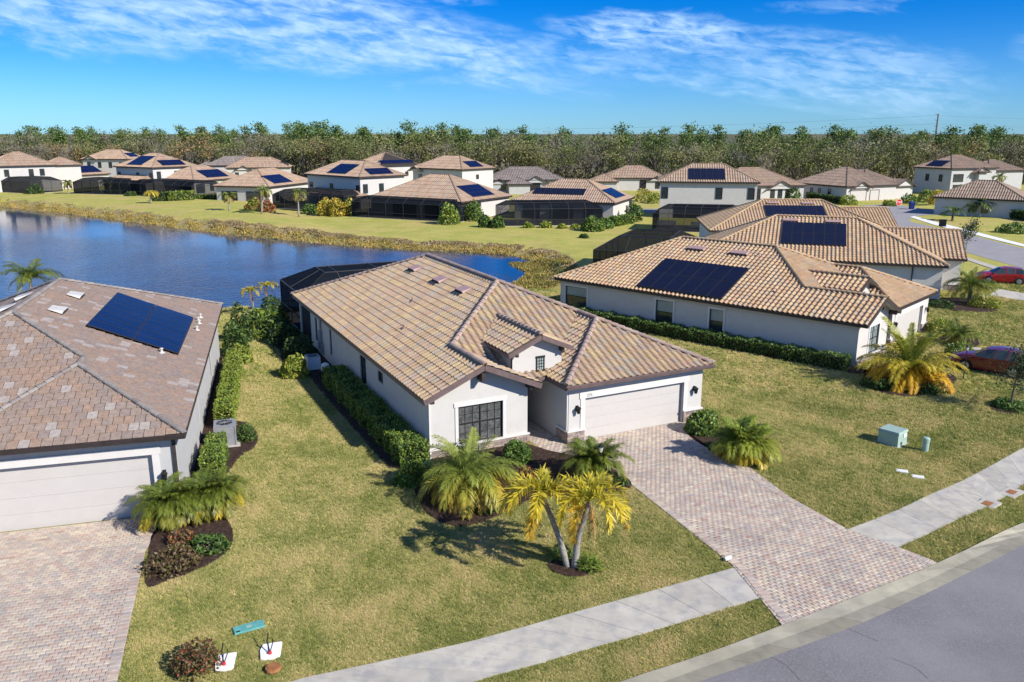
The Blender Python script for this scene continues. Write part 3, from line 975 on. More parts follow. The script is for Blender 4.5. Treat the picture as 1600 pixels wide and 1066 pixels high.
def window(root, wall, a, b, zb, zt, cols=1, rails=(0.5,), munt=0, trim=True, glass='glass', top_glass=None, frame='frame', deep=0.09):
    fr = MB()
    w = 0.055
    o0, o1 = -deep - 0.03, -deep + 0.03
    wall.slab(fr, a, b, o0, o1, zb, zb + w); wall.slab(fr, a, b, o0, o1, zt - w, zt)
    for c in range(cols + 1):
        x = a + (b - a) * c / cols
        x0, x1 = (x, x + w) if c == 0 else ((x - w, x) if c == cols else (x - w / 2, x + w / 2))
        wall.slab(fr, x0, x1, o0 - .002, o1 + .002, zb + .002, zt - .002)
    for r in rails:
        z = zb + (zt - zb) * r
        wall.slab(fr, a + .002, b - .002, o0 - .004, o1 + .004, z - w / 2, z + w / 2)
    if munt:
        for c in range(cols):
            x0, x1 = a + (b - a) * c / cols, a + (b - a) * (c + 1) / cols
            for k in range(1, munt):
                x = x0 + (x1 - x0) * k / munt
                wall.slab(fr, x - .011, x + .011, o0 + .012, o1 - .02, zb + w, zt - w)
        zs = [zb] + [zb + (zt - zb) * r for r in rails] + [zt]
        for z0, z1 in zip(zs[:-1], zs[1:]):
            z = (z0 + z1) / 2
            wall.slab(fr, a + w, b - w, o0 + .013, o1 - .021, z - .011, z + .011)
    wo = sub(root, 'window', fr, M[frame])
    zs = [zb] + [zb + (zt - zb) * r for r in rails] + [zt]
    for c in range(cols):
        for k, (z0, z1) in enumerate(zip(zs[:-1], zs[1:])):
            pm = MB()
            wall.slab(pm, a + (b - a) * c / cols + w * .4, a + (b - a) * (c + 1) / cols - w * .4, -deep - .02 - .0005 * k, -deep - .008 - .0005 * k, z0 + w * .3, z1 - w * .3)
            sub(wo, 'pane', pm, M[top_glass if top_glass and k == len(zs) - 2 else glass])
    if trim:
        tm = MB()
        e = 0.15
        wall.slab(tm, a - e, a, -.02, .035, zb, zt); wall.slab(tm, b, b + e, -.02, .035, zb, zt)
        wall.slab(tm, a - e - .05, b + e + .05, -.02, .045, zt, zt + .19)
        wall.slab(tm, a - e - .04, b + e + .04, -.02, .06, zb - .10, zb)
        sub(wo, 'window_trim', tm, M['trim'])
    return wo


def garage_door(root, wall, a, b, zt, trim=True, z0=0.02):
    bk = MB()
    wall.slab(bk, a + .002, b - .002, -.26, -.22, z0, zt + .05)
    gd = sub(root, 'garage_door', bk, M['dark'])
    for k in range(4):
        h = (zt - z0) / 4
        s_ = MB()
        wall.slab(s_, a + .02, b - .02, -.215, -.175, z0 + h * k + .003, z0 + h * (k + 1) - .003)
        n = 6
        for i in range(n):
            x0, x1 = a + .1 + (b - a - .2) * i / n + .08, a + .1 + (b - a - .2) * (i + 1) / n - .08
            wall.slab(s_, x0, x1, -.18, -.1735, z0 + h * k + .12, z0 + h * (k + 1) - .12)
        sub(gd, 'door_section', s_, M['door'])
    if trim:
        t = MB()
        e = .24
        wall.slab(t, a - e, a, -.05, .03, .62, zt); wall.slab(t, b, b + e, -.05, .03, .62, zt)
        wall.slab(t, a - e - .06, b + e + .06, -.05, .04, zt, zt + .3)
        sub(root, 'garage_door_trim', t, M['trim'])


def wall_lamp(root, wall, a, z):
    mb = MB()
    wall.slab(mb, a - .06, a + .06, 0, .03, z + .05, z + .30)
    mb.bar(wall.P(a, .02, z + .26), wall.P(a, .16, z + .32), .03)
    c = wall.P(a, .17, z)
    mb.lathe([(.02, .30), (.13, .22), (.12, .20), (.11, .18), (.07, -.04), (.02, -.06)], 8, c=c)
    lo = sub(root, 'wall_lamp', mb, M['black'])
    gb = MB(); gb.lathe([(.085, .17), (.088, .1), (.06, 0.0), (.03, -.02)], 8, 0, c=wall.P(a, .17, z + .02))
    sub(lo, 'lamp_glass', gb, M['lamp'])


def stone_base(root, wall, a0, a1, z1=0.62, th=0.07):
    mb = MB()
    r = random.Random(int(a0 * 100) + 3)
    z = 0.0
    while z < z1 - .02:
        h = min(r.uniform(.09, .17), z1 - z)
        x = a0
        while x < a1 - .01:
            w = min(r.uniform(.16, .42), a1 - x)
            if a1 - x - w < .1: w = a1 - x
            c = r.choice([(0.30, 0.24, 0.21), (0.36, 0.29, 0.25), (0.25, 0.21, 0.20), (0.33, 0.28, 0.26), (0.40, 0.32, 0.26)])
            wall.slab(mb, x + .006, x + w - .006, 0, th + r.uniform(-.02, .02), z + .005, z + h - .005, 0, c)
            x += w
        z += h
    sub(root, 'stone_base', mb, M['stone'], kind='stuff')
    cp = MB(); wall.slab(cp, a0 - .03, a1 + .03, -.01, th + .05, z1, z1 + .07)
    sub(root, 'stone_cap', cp, M['trim'])


def roof_vent(roof, Mx, u, v, w=1.1, color='vent'):
    """low hooded attic vent on the roof plane"""
    mb = MB()
    h = .14
    b = [(-w / 2, -.28, .05), (w / 2, -.28, .05), (w / 2, .35, .05), (-w / 2, .35, .05)]
    t = [(-w / 2 + .05, -.30, .05 + h), (w / 2 - .05, -.30, .05 + h), (w / 2 - .1, .33, .07), (-w / 2 + .1, .33, .07)]
    mb.hexa(b, t)
    for k in range(5):
        x = -w / 2 + .12 + (w - .24) * k / 4
        mb.box(x - .05, x + .05, -.335, -.302, .06, .06 + h * .55, 1)
    o = mb.build('roof_vent', [M[color], M['dark']], roof)
    o.matrix_basis = Mx @ Matrix.Translation((u, v, .04))


def vent_pipe(roof, p, m='vent'):
    mb = MB()
    mb.lathe([(.16, .02), (.09, .07), (.055, .09), (.055, .20), (.085, .21), (.085, .25), (.02, .27)], 8)
    mb.build('vent_pipe', M[m], roof, loc=p)


M['vent'] = mat('vent_paint', (0.40, 0.27, 0.25), (0.34, 0.23, 0.215), 3, rough=0.6)
M['vent_pale'] = mat('vent_pale', (0.55, 0.54, 0.50), (0.48, 0.47, 0.44), 3, rough=0.6)


def plane_matrix(O, inn, z0, s):
    n = math.sqrt(1 + s * s)
    U = Vector((inn[1], -inn[0], 0)); V = Vector((inn[0] / n, inn[1] / n, s / n)); Wn = U.cross(V)
    m = Matrix.Identity(4)
    for i in range(3):
        m[i][0], m[i][1], m[i][2] = U[i], V[i], Wn[i]
    m[0][3], m[1][3], m[2][3] = O[0], O[1], z0
    return m


def to_uv(O, inn, s, pts):
    n = math.sqrt(1 + s * s)
    return [((p[0] - O[0]) * inn[1] - (p[1] - O[1]) * inn[0], ((p[0] - O[0]) * inn[0] + (p[1] - O[1]) * inn[1]) * n) for p in pts]


def cap_mesh(tint, L=0.42, r=0.125):
    V, F = [], []
    n = 6
    for x, rr, dz in ((0, r, .02), (L, r * .82, 0)):
        for k in range(n + 1):
            a = PI * k / n
            V.append((x, -math.cos(a) * rr * 1.15, math.sin(a) * rr + dz - .02))
    F = [(k, n + 1 + k, n + 2 + k, k + 1) for k in range(n)] + [tuple(range(n + 1))]
    return mesh_arrays('ridge_tile', V, F, M['tile'], [tint] * len(F))


def ridge_caps(roof, lines, pal, flat=False, lift=0.05):
    ms = [cap_mesh(c, r=.10 if flat else .125) for c in pal[:5]]
    r = random.Random(5)
    for A, Bp in lines:
        A, Bp = Vector(A), Vector(Bp)
        if A.z > Bp.z: A, Bp = Bp, A
        d = Bp - A; L = d.length; n = max(1, int(round(L / .37)))
        x = d.normalized(); y = Vector((0, 0, 1)).cross(x).normalized(); z = x.cross(y)
        for k in range(n):
            p = A + d * (k / n) + z * (lift + (0 if flat else .03))
            m = Matrix((x, y, z)).transposed().to_4x4(); m.translation = p
            o = put('ridge_tile', r.choice(ms), roof); o.matrix_basis = m


def build_near(c):
    W, L, xa, xb, yb, yf, ze, s, e, eg = (c[k] for k in ('W', 'L', 'xa', 'xb', 'yb', 'yf', 'ze', 's', 'e', 'eg'))
    root = thing(c['name'], c['label'], 'house', (c['o'][0], c['o'][1], c['base']), c['yaw'])
    G = (W - xb) / 2
    zr, zg, zga = ze + s * (W / 2 + e), ze + s * (G + e), ze + s * (xa / 2 + e)
    R0, R1 = (W / 2, L - W / 2), (W / 2, yf + W / 2)
    HL = (xa / 2, yf + xa / 2)
    GB = (xb + G, yf + G)
    hipg = c.get('hipg', True)
    GF = (xb + G, yb + G) if hipg else (xb + G, yb - e)
    gable = c.get('gable', True)
    P = []   # (name, O, inward, pieces)
    if gable:
        P.append(('L', (-e, 0), (1, 0), [[(-e, -eg), (xa / 2, -eg), HL, (-e, HL[1])], [(-e, HL[1]), HL, R1, (W / 2, R0[1]), (-e, L + e)]]))
        P.append(('GR', (xa + e, 0), (-1, 0), [[(xa / 2, -eg), (xa + e, -eg), (xa + e, yf - e), HL]]))
        P.append(('F', (0, yf - e), (0, 1), [[HL, (xa + e, yf - e), (xb - e, yf - e), GB, R1]]))
    else:
        P.append(('L', (-e, 0), (1, 0), [[(-e, yf - e), R1, R0, (-e, L + e)]]))
        P.append(('F', (0, yf - e), (0, 1), [[(-e, yf - e), (xb - e, yf - e), GB, R1]]))
    if hipg:
        P.append(('GL', (xb - e, 0), (1, 0), [[(xb - e, yb - e), GF, GB, (xb - e, yf - e)]]))
        P.append(('GFr', (0, yb - e), (0, 1), [[(xb - e, yb - e), (W + e, yb - e), GF]]))
        P.append(('R', (W + e, 0), (-1, 0), [[(W + e, yb - e), (W + e, yf + G), GB, GF], [(W + e, yf + G), (W + e, L + e), R0, R1, GB]]))
    else:
        P.append(('GL', (xb - e, 0), (1, 0), [[(xb - e, yb - e), GF, GB, (xb - e, yf - e)]]))
        P.append(('R', (W + e, 0), (-1, 0), [[(W + e, yb - e), (W + e, yf + G), GB, GF], [(W + e, yf + G), (W + e, L + e), R0, R1, GB]]))
    P.append(('B', (0, L + e), (0, -1), [[(-e, L + e), R0, (W + e, L + e)]]))
    zs = {k: ze for k in ('L', 'GR', 'F', 'GL', 'GFr', 'R', 'B')}
    dm = c.get('dormer')
    if dm:
        dxl, dxr, dzl, dy0 = dm['x0'], dm['x1'], dm['z'], dm['y']
        xm = (dxl + dxr) / 2
        dzr = dzl + s * (xm - dxl)
        yl = (dzl - ze) / s + yf - e; yr = (dzr - ze) / s + yf - e
        P.append(('DL', (dxl, 0), (1, 0), [[(dxl, dy0), (xm, dy0), (xm, yr), (dxl, yl)]])); zs['DL'] = dzl
        P.append(('DR', (dxr, 0), (-1, 0), [[(dxr, dy0), (dxr, yl), (xm, yr), (xm, dy0)]])); zs['DR'] = dzl
    # roof deck
    mb = MB()
    def zat(O, inn, p, z0): return z0 + s * ((p[0] - O[0]) * inn[0] + (p[1] - O[1]) * inn[1])
    for nm, O, inn, pcs in P:
        for pc in pcs:
            mb.poly([(x, y, zat(O, inn, (x, y), zs[nm]) - .008) for x, y in ccw(pc)])
    out = [(-e, -eg), (xa + e, -eg), (xa + e, yf - e), (xb - e, yf - e), (xb - e, yb - e), (W + e, yb - e), (W + e, L + e), (-e, L + e)] if gable else \
          [(-e, yf - e), (xb - e, yf - e), (xb - e, yb - e), (W + e, yb - e), (W + e, L + e), (-e, L + e)]
    roof = sub(root, 'roof', mb, M['deck'])
    so = MB()
    so_out = [(x, max(y, .02)) if gable and y == -eg else (x, y) for x, y in out]
    tri = tessellate_polygon([[Vector((x, y, 0)) for x, y in so_out]])
    so.faces([(x, y, ze - .17) for x, y in so_out], [tuple(t) for t in tri])
    if gable:
        for x0, x1, z0, z1 in ((-e, xa / 2, ze, zga), (xa / 2, xa + e, zga, ze)):
            so.poly([(x0, -eg + .03, z0 - .13), (x1, -eg + .03, z1 - .13), (x1, .05, z1 - .13), (x0, .05, z0 - .13)])
    if dm:
        so.poly([(dxl + .02, dy0 + .02, dzl - .05), (xm, dy0 + .02, dzr - .05), (xm, dy0 + .6, dzr - .05), (dxl + .02, dy0 + .6, dzl - .05)])
        so.poly([(dxr - .02, dy0 + .02, dzl - .05), (xm, dy0 + .02, dzr - .05), (xm, dy0 + .6, dzr - .05), (dxr - .02, dy0 + .6, dzl - .05)])
    sub(root, 'soffit', so, M['soffit'])
    # tiles
    flat = c['tile'] == 'flat'
    TV, TF, pu, pv = flat_tmpl() if flat else (barrel_tmpl() if c['tile'] == 'barrel' else barrel_tmpl(ov=.03))
    pal = c['pal']; rr = random.Random(c.get('seed', 1))
    tm = M['slate'] if flat else M['tile']
    skip = c.get('skip_tiles', [])
    fields = []
    RW = root.matrix_basis
    for nm, O, inn, pcs in P:
        uv = [to_uv(O, inn, s, pc) for pc in pcs]
        wh, cut = field(TV, TF, pu, pv, uv, lambda: rr.choice(pal), stagger=0.5 if flat else 0.0, bb=(0, pu, 0, pv))
        Mx = plane_matrix(O, inn, zs[nm], s)
        fields.append((nm, Mx, wh, cut))
    sc = []
    for nm, Mx, wh, cut in fields:
        Wm = np.array(RW @ Mx)
        for (u, v, t) in wh:
            p = Wm[:3, :3] @ np.array([u + pu / 2, v + pv / 2, 0]) + Wm[:3, 3]
            x, y, d = to_px(p)
            view = np.array([0, 0, CAM_H]) - p
            f = Wm[:3, 2] @ view / np.linalg.norm(view)
            sc.append(f / d ** 2 if 0 < x < 1600 and 0 < y < 1066 and f > .02 else 0)
    lim = c.get('limit', 300)
    thr = sorted(sc, reverse=True)[lim] if len(sc) > lim else 0
    i = 0
    for nm, Mx, wh, cut in fields:
        k = sum(1 for q in sc[i:i + len(wh)] if q > thr and q > 0) if lim else 0
        i += len(wh)
        emit_field('roof_tile', roof, Mx, TV, TF, wh, cut, tm, k, 'roof_tile_field')
    # ridges and hips
    def z3(p, z): return (p[0], p[1], z)
    lines = [(z3(R0, zr), z3(R1, zr)), (z3((-e, L + e), ze), z3(R0, zr)), (z3((W + e, L + e), ze), z3(R0, zr)), (z3(R1, zr), z3(GB, zg)), (z3(GB, zg), z3(GF, zg))]
    if hipg: lines += [(z3((xb - e, yb - e), ze), z3(GF, zg)), (z3((W + e, yb - e), ze), z3(GF, zg))]
    if gable: lines += [(z3(R1, zr), z3(HL, zga)), (z3(HL, zga), z3((xa / 2, -eg), zga))]
    else: lines += [(z3((-e, yf - e), ze), z3(R1, zr))]
    if dm: lines += [((xm, dy0, dzr), (xm, yr, dzr))]
    ridge_caps(roof, lines, c.get('cap_pal', pal), flat)
    # fascia, rake boards and gutters
    fm = MB()
    def fas(a, b, za, zb_, h=.20, w=.045, dz=-.09):
        fm.bar((a[0], a[1], za + dz), (b[0], b[1], zb_ + dz), w, h)
    for a, b in zip(out, out[1:] + out[:1]):
        if gable and a == (-e, -eg) and b == (xa + e, -eg):
            fas((-e - .02, -eg), (xa / 2, -eg), ze, zga + .01, .24); fas((xa / 2, -eg), (xa + e + .02, -eg), zga + .01, ze, .24)
            continue
        if not hipg and a == (xb - e, yb - e):
            fas((xb - e, yb - e), (xb + G, yb - e), ze, zg, .24); fas((xb + G, yb - e), (W + e, yb - e), zg, ze, .24)
            continue
        fas(a, b, ze, ze)
    if dm:
        fas((dxl - .02, dy0), (xm, dy0), dzl, dzr + .01, .22); fas((xm, dy0), (dxr + .02, dy0), dzr + .01, dzl, .22)
        fas((dxl, dy0), (dxl, yl), dzl, dzl, .14); fas((dxr, dy0), (dxr, yl), dzl, dzl, .14)
    sub(root, 'fascia', fm, M[c.get('fascia', 'fascia')])
    gm = MB()
    yg_ = yb - e - .08
    gm.hexa([(xb - e, yg_ - .04, ze - .15), (W + e, yg_ - .04, ze - .15), (W + e, yg_ + .055, ze - .15), (xb - e, yg_ + .055, ze - .15)],
            [(xb - e, yg_ - .07, ze - .03), (W + e, yg_ - .07, ze - .03), (W + e, yg_ + .055, ze - .03), (xb - e, yg_ + .055, ze - .03)])
    if hipg: sub(root, 'gutter', gm, M[c.get('fascia', 'fascia')])
    # walls
    zp = ze + s * e - .07
    wm = MB()
    wL, wR = Wall((0, 0 if gable else yf), (0, L), (-1, 0)), Wall((W, yb), (W, L), (1, 0))
    wB = Wall((0, L), (W, L), (0, 1))
    wF = Wall((0, 0), (xa, 0), (0, -1))
    wG = Wall((xb, yb), (W, yb), (0, -1))
    wE = Wall((xb, yb), (xb, yf + 2.6), (-1, 0))
    wA = Wall((xa, 0), (xa, yf + 2.6), (1, 0))
    op = c.get('openings', {})
    wL.build(wm, 0, zp, openings=[(a, b, z0, z1) for a, b, z0, z1 in op.get('L', [])])
    wR.build(wm, 0, zp, openings=[(a, b, z0, z1) for a, b, z0, z1 in op.get('R', [])])
    wB.build(wm, 0, zp, a0=.2, a1=W - .2)
    da, db, dz = c['door']
    wG.build(wm, 0, zp - .02, openings=[(da - xb, db - xb, 0, dz)], a1=W - xb - .2)
    wE.build(wm, 0, zp - .01, a0=.2)
    if gable:
        fw = c['fwin']
        wF.build(wm, 0, zp - .005, openings=[fw], a0=.2, a1=xa - .2)
        wA.build(wm, 0, zp - .015)
        zt = zp + s * xa / 2
        for y0, y1 in ((0.0, .2),):
            wm.faces([(0, y0, zp - .004), (xa, y0, zp - .004), (xa, y0, zp), (xa / 2, y0, zt), (0, y0, zp), (0, y1, zp - .004), (xa, y1, zp - .004), (xa, y1, zp), (xa / 2, y1, zt), (0, y1, zp)],
                     [(0, 1, 2, 3, 4), (9, 8, 7, 6, 5), (2, 3, 8, 7), (3, 4, 9, 8)])
        Wall((xa, yf + 2.6), (xb, yf + 2.6), (0, -1)).build(wm, 0, zp, openings=[(.25, 1.25, 0, 2.3)])
    else:
        Wall((.2, yf), (xb, yf), (0, -1)).build(wm, 0, zp)
    if not hipg:
        zt = zp + s * G
        wm.faces([(xb, yb, zp - .019), (W, yb, zp - .019), (W, yb, zp), (xb + G, yb, zt), (xb, yb, zp)], [(0, 1, 2, 3, 4)])
    if dm:
        a, b = dxl + .36, dxr - .36
        y0 = dy0 + .42
        zt = dzl + s * .36 - .06; zm = dzr - .07
        wx0, wx1, wz0, wz1 = xm - .02, xm + .38, dzl - 1.12, dzl - .42
        wm.faces([(a, y0, 2.55), (b, y0, 2.55), (b, y0, zt), (xm, y0, zm), (a, y0, zt), (a, y0 + .2, 2.55), (b, y0 + .2, 2.55), (b, y0 + .2, zt), (xm, y0 + .2, zm), (a, y0 + .2, zt)],
                 [(0, 1, 2, 3, 4), (9, 8, 7, 6, 5), (1, 0, 5, 6)])
        wm.box(a, a + .2, y0 + .2, yl + 1, 2.55, zt); wm.box(b - .2, b, y0 + .2, yl + 1, 2.55, zt)
        # arched head over the entry
        dw = Wall((a, y0), (b, y0), (0, -1))
        fx = MB()
        x0, x1, z0, z1 = dm['win']
        dw.slab(fx, x0 - a - .07, x1 - a + .07, 0, .05, z1, z1 + .09); dw.slab(fx, x0 - a - .07, x1 - a + .07, 0, .05, z0 - .09, z0)
        dw.slab(fx, x0 - a - .05, x0 - a, 0, .04, z0, z1); dw.slab(fx, x1 - a, x1 - a + .05, 0, .04, z0, z1)
        for k in range(1, 3): dw.slab(fx, x0 - a + (x1 - x0) * k / 3 - .012, x0 - a + (x1 - x0) * k / 3 + .012, .012, .03, z0, z1)
        for k in range(1, 4): dw.slab(fx, x0 - a, x1 - a, .010, .028, z0 + (z1 - z0) * k / 4 - .012, z0 + (z1 - z0) * k / 4 + .012)
        do = sub(root, 'dormer_window', fx, M['frame'])
        pm = MB(); dw.slab(pm, x0 - a, x1 - a, .002, .009, z0, z1); sub(do, 'pane', pm, M['blind'])
        cb = MB()
        for x in (a + .1, b - .1): cb.box(x - .06, x + .06, dy0 + .08, y0, zt - .30, zt - .12)
        sub(root, 'corbel', cb, M['fascia_dark'])
    sub(root, 'wall', wm, M[c.get('wall', 'stucco')])
    # inside is dark
    im = MB(); im.box(.25, W - .25, max(yf, 0) + 3, L - .25, .02, ze - .25)
    im.box(xb + .25, W - .25, yb + .28, yf + 3, .02, ze - .3)
    if gable: im.box(.25, xa - .25, .28, yf + 3, .02, ze - .3)
    sub(root, 'interior', im, M['dark'])
    # openings
    garage_door(root, wG, da - xb, db - xb, dz)
    wall_lamp(root, wG, .43, 1.55); wall_lamp(root, wG, W - xb - .5, 1.55)
    stone_base(root, wG, -.07, da - xb - .02); stone_base(root, wG, db - xb + .02, W - xb + .02)
    stone_base(root, wE, -.0, 1.0)
    if gable:
        window(root, wF, *fw, cols=2, rails=(0.52,), munt=3, trim=True, glass=c.get('fglass', 'glass'))
        stone_base(root, wF, 0.02, xa + .05, .42, .06)
        dd = MB(); q = Wall((xa, yf + 2.6), (xb, yf + 2.6), (0, -1)); q.slab(dd, .25, 1.25, -.15, -.1, .02, 2.3)
        for z0, z1 in ((.2, .9), (1.05, 2.1)):
            q.slab(dd, .4, .7, -.11, -.085, z0, z1); q.slab(dd, .8, 1.1, -.11, -.085, z0, z1)
        sub(root, 'front_door', dd, M['frame'])
        cb = MB(); cb.box(xa / 2 - .09, xa / 2 + .09, -eg + .1, 0, zga - .75, zga - .35); cb.box(xa - .12, xa + .06, -eg + .12, 0, ze - .22, ze + .0); cb.box(-.06, .12, -eg + .12, 0, ze - .22, ze)
        sub(root, 'corbel', cb, M['fascia_dark'])
    for a, b, z0, z1 in op.get('L', []):
        if z1 - z0 > 2.1: continue
        window(root, wL, a, b, z0, z1, 1, (0.52,) if z1 - z0 > 1 else (), trim=c.get('ltrim', False), glass='glass', top_glass=c.get('ltop'))
    for a, b, z0, z1 in op.get('R', []):
        window(root, wR, a, b, z0, z1, 1, (0.52,) if z1 - z0 > 1 else (), trim=False)
    return root, roof, {n: Mx for n, Mx, _, _ in fields}, dict(wL=wL, wR=wR, wF=wF, wG=wG, wE=wE)


def solar_array(roof, Mx, s, u0, u1, v0, v1, cols, rows, m='panel', skip=(), lift=0.13):
    fr = MB()
    for v in np.linspace(v0 + .15, v1 - .15, rows * 2):
        fr.bar((u0, v, lift - .05), (u1, v, lift - .05), .05, .05)
    fr.box(u0, u1, v0 - .02, v0, .02, lift + .01)
    arr = fr.build('solar_array', M['panel_edge'], roof); arr.matrix_basis = Mx
    pu, pv = (u1 - u0) / cols, (v1 - v0) / rows
    mb = MB()
    mb.box(.012, pu - .012, .012, pv - .012, 0, .04, 1)
    mb.poly([(.04, .04, .0425), (pu - .04, .04, .0425), (pu - .04, pv - .04, .0425), (.04, pv - .04, .0425)], 0)
    me = mb.mesh('solar_panel', [M[m], M['panel_edge']])
    for i in range(cols):
        for j in range(rows):
            if (i, j) in skip: continue
            put('solar_panel', me, arr, (u0 + i * pu, v0 + j * pv, lift))


SQ = math.sqrt(1 + .435 ** 2)
def font_to_mesh(o):
    me = bpy.data.meshes.new_from_object(o)
    n = put(o.name, me, o.parent, tuple(o.location), tuple(o.rotation_euler))
    nm = o.name
    bpy.data.objects.remove(o); n.name = nm


def soften(pal, k):
    m = np.mean(np.array(pal), 0)
    return [tuple(float(x) for x in np.array(c) * (1 - k) + m * k) for c in pal]


PAL_C, PAL_R = [tuple(v * .92 for v in c) for c in soften(PAL_C, .1)], soften(PAL_R, .3)
# --- the house in the middle
CH, CROOF, CM, CW = build_near(dict(name='house', label='white stucco house with tan barrel tile roof in the middle, dormer over its entry', o=C_O, yaw=C_YAW, base=0.0, W=14.02, L=25.29, xa=4.862, xb=6.378,
    yb=-1.142, yf=.661, ze=2.948, s=.435, e=.363, eg=.634, tile='barrel', pal=PAL_C, cap_pal=[(0.36, 0.26, 0.22), (0.40, 0.30, 0.25), (0.33, 0.25, 0.22), (0.42, 0.33, 0.27), (0.35, 0.28, 0.25)], seed=3, fglass='glass_grey',
    door=(7.25, 12.9, 2.14), fwin=(1.41, 3.60, .48, 2.25),
    dormer=dict(x0=4.08, x1=7.40, z=4.23, y=.29, win=(5.72, 6.06, 3.2, 3.78)),
    openings={'L': [(6.35, 7.2, 1.68, 2.28), (9.3, 10.4, .68, 2.32), (16.5, 17.0, .7, 2.3), (20.2, 20.75, .75, 2.3), (21.95, 24.9, 0.0, 2.55)]}))
for u, v in ((-16.85, (5.86 + .363) * SQ - .2), (-12.5, (5.8 + .363) * SQ - .2), (-9.0, (5.8 + .363) * SQ - .2)):
    roof_vent(CROOF, CM['L'], u, v)
for x, y in ((3.54, 11.57), (1.88, 8.3)):
    vent_pipe(CROOF, (x, y, 2.948 + .435 * (x + .363)))
mb = MB(); CW['wL'].slab(mb, 21.95, 24.9, -.12, -.08, .02, 2.55); sub(CH, 'lanai_screen', mb, M['dark'])
mb = MB(); CW['wL'].slab(mb, 18.8, 19.35, 0, .16, .95, 1.75); CW['wL'].slab(mb, 18.95, 19.2, .0, .1, 1.75, 2.75); CW['wL'].slab(mb, 18.55, 18.8, 0, .12, .3, .95); CW['wL'].slab(mb, 19.4, 19.6, 0, .12, .5, 1.4)
sub(CH, 'meter_box', mb, M['grey_metal'])
mb = MB(); CW['wE'].slab(mb, .03, .12, 0, .07, .7, 2.78); sub(CH, 'downspout', mb, M['trim'])
mb = MB(); CW['wF'].slab(mb, .02, .1, 0, .06, 0.05, 2.7); sub(CH, 'downspout', mb, M['trim'])
# house number, thin grey numerals on the door header (too small in the photograph to read beyond its first figures)
cu = bpy.data.curves.new('house_number', 'FONT'); cu.body = '275'; cu.size = 0.2; cu.extrude = 0.006; cu.materials.append(M['grey_metal'])
ho = bpy.data.objects.new('house_number', cu); link(ho, CH); ho.location = (7.32, -1.142 - .047, 2.2); ho.rotation_euler = (PI / 2, 0, 0)
font_to_mesh(ho)
# --- house on the right
RH, RROOF, RM, RW_ = build_near(dict(name='house', label='white house with orange tan roof and black solar array, right of the middle lawn', o=R_O, yaw=R_YAW, base=-.614, W=14.125, L=24.45, xa=5.22, xb=6.466,
    yb=.166, yf=2.233, ze=2.948, s=.435, e=.363, eg=.634, tile='barrel', pal=PAL_R, seed=8, fascia='fascia_dark', ltrim=True, ltop='blind',
    door=(7.3, 12.95, 2.14), fwin=(1.9, 3.6, .5, 2.35), fglass='blind',
    dormer=dict(x0=4.4, x1=7.7, z=4.10, y=1.75, win=(5.9, 6.3, 3.1, 3.7)),
    openings={'L': [(9.45, 10.55, .55, 2.35), (13.6, 15.1, .56, 2.4), (21.7, 23.9, .75, 2.36)]}))
solar_array(RROOF, RM['L'], .435, -16.85, -9.65, .33 * SQ, 4.2 * SQ, 6, 2, 'panel_black')
for u in (-15.2, -11.5):
    roof_vent(RROOF, RM['L'], u, (5.9 + .363) * SQ - .2, 1.5)
for x, y in ((5.7, 9.92), (1.68, 6.4)):
    vent_pipe(RROOF, (x, y, 2.948 + .435 * (x + .363)))
mb = MB(); mb.bar((5.25, .02, 2.75), (5.25, .02, .2), .09); sub(RH, 'downspout', mb, M['fascia_dark'])
# --- house on the left
LH, LROOF, LM, LW = build_near(dict(name='house', label='grey house with flat brown tiles and blue solar panels at the left edge', o=L_O, yaw=L_YAW, base=0.0, W=13.97, L=25.55, xa=4.862, xb=6.44,
    yb=2.27, yf=3.34, ze=3.313, s=.435, e=.363, eg=.634, tile='flat', pal=PAL_S, cap_pal=[(0.25, 0.235, 0.22), (0.29, 0.27, 0.25), (0.22, 0.2, 0.19), (0.31, 0.28, 0.25), (0.27, 0.25, 0.23)], seed=5, fascia='fascia_dark', wall='stucco_grey',
    door=(7.68, 13.10, 2.5), fwin=(1.41, 3.60, .48, 2.25),
    openings={'R': [(8.0, 8.6, .6, 2.2), (16.0, 16.9, .6, 2.2)]}))
solar_array(LROOF, LM['R'], .435, 11.4, 19.35, (13.97 + .363 - 13.18) * SQ, (13.97 + .363 - 9.45) * SQ, 7, 2, 'panel')
for u in (16.25, 12.6):
    roof_vent(LROOF, LM['R'], u, (13.97 + .363 - 7.9) * SQ - .25, 1.0, 'vent_pale')
for u in (-16.6, -13.7):
    roof_vent(LROOF, LM['L'], u, (5.7 + .363) * SQ + .1, 1.0, 'vent_pale')
for x, y in ((13.5, 20.4), (13.54, 18.9), (13.56, 17.3), (13.45, 19.5), (12.57, 11.1)):
    vent_pipe(LROOF, (x, y, 3.313 + .435 * (14.333 - x)), 'vent_pale')
mb = MB(); LW['wG'].slab(mb, 7.38, 7.5, 0, .08, .1, 3.2); sub(LH, 'downspout', mb, M['fascia_dark'])
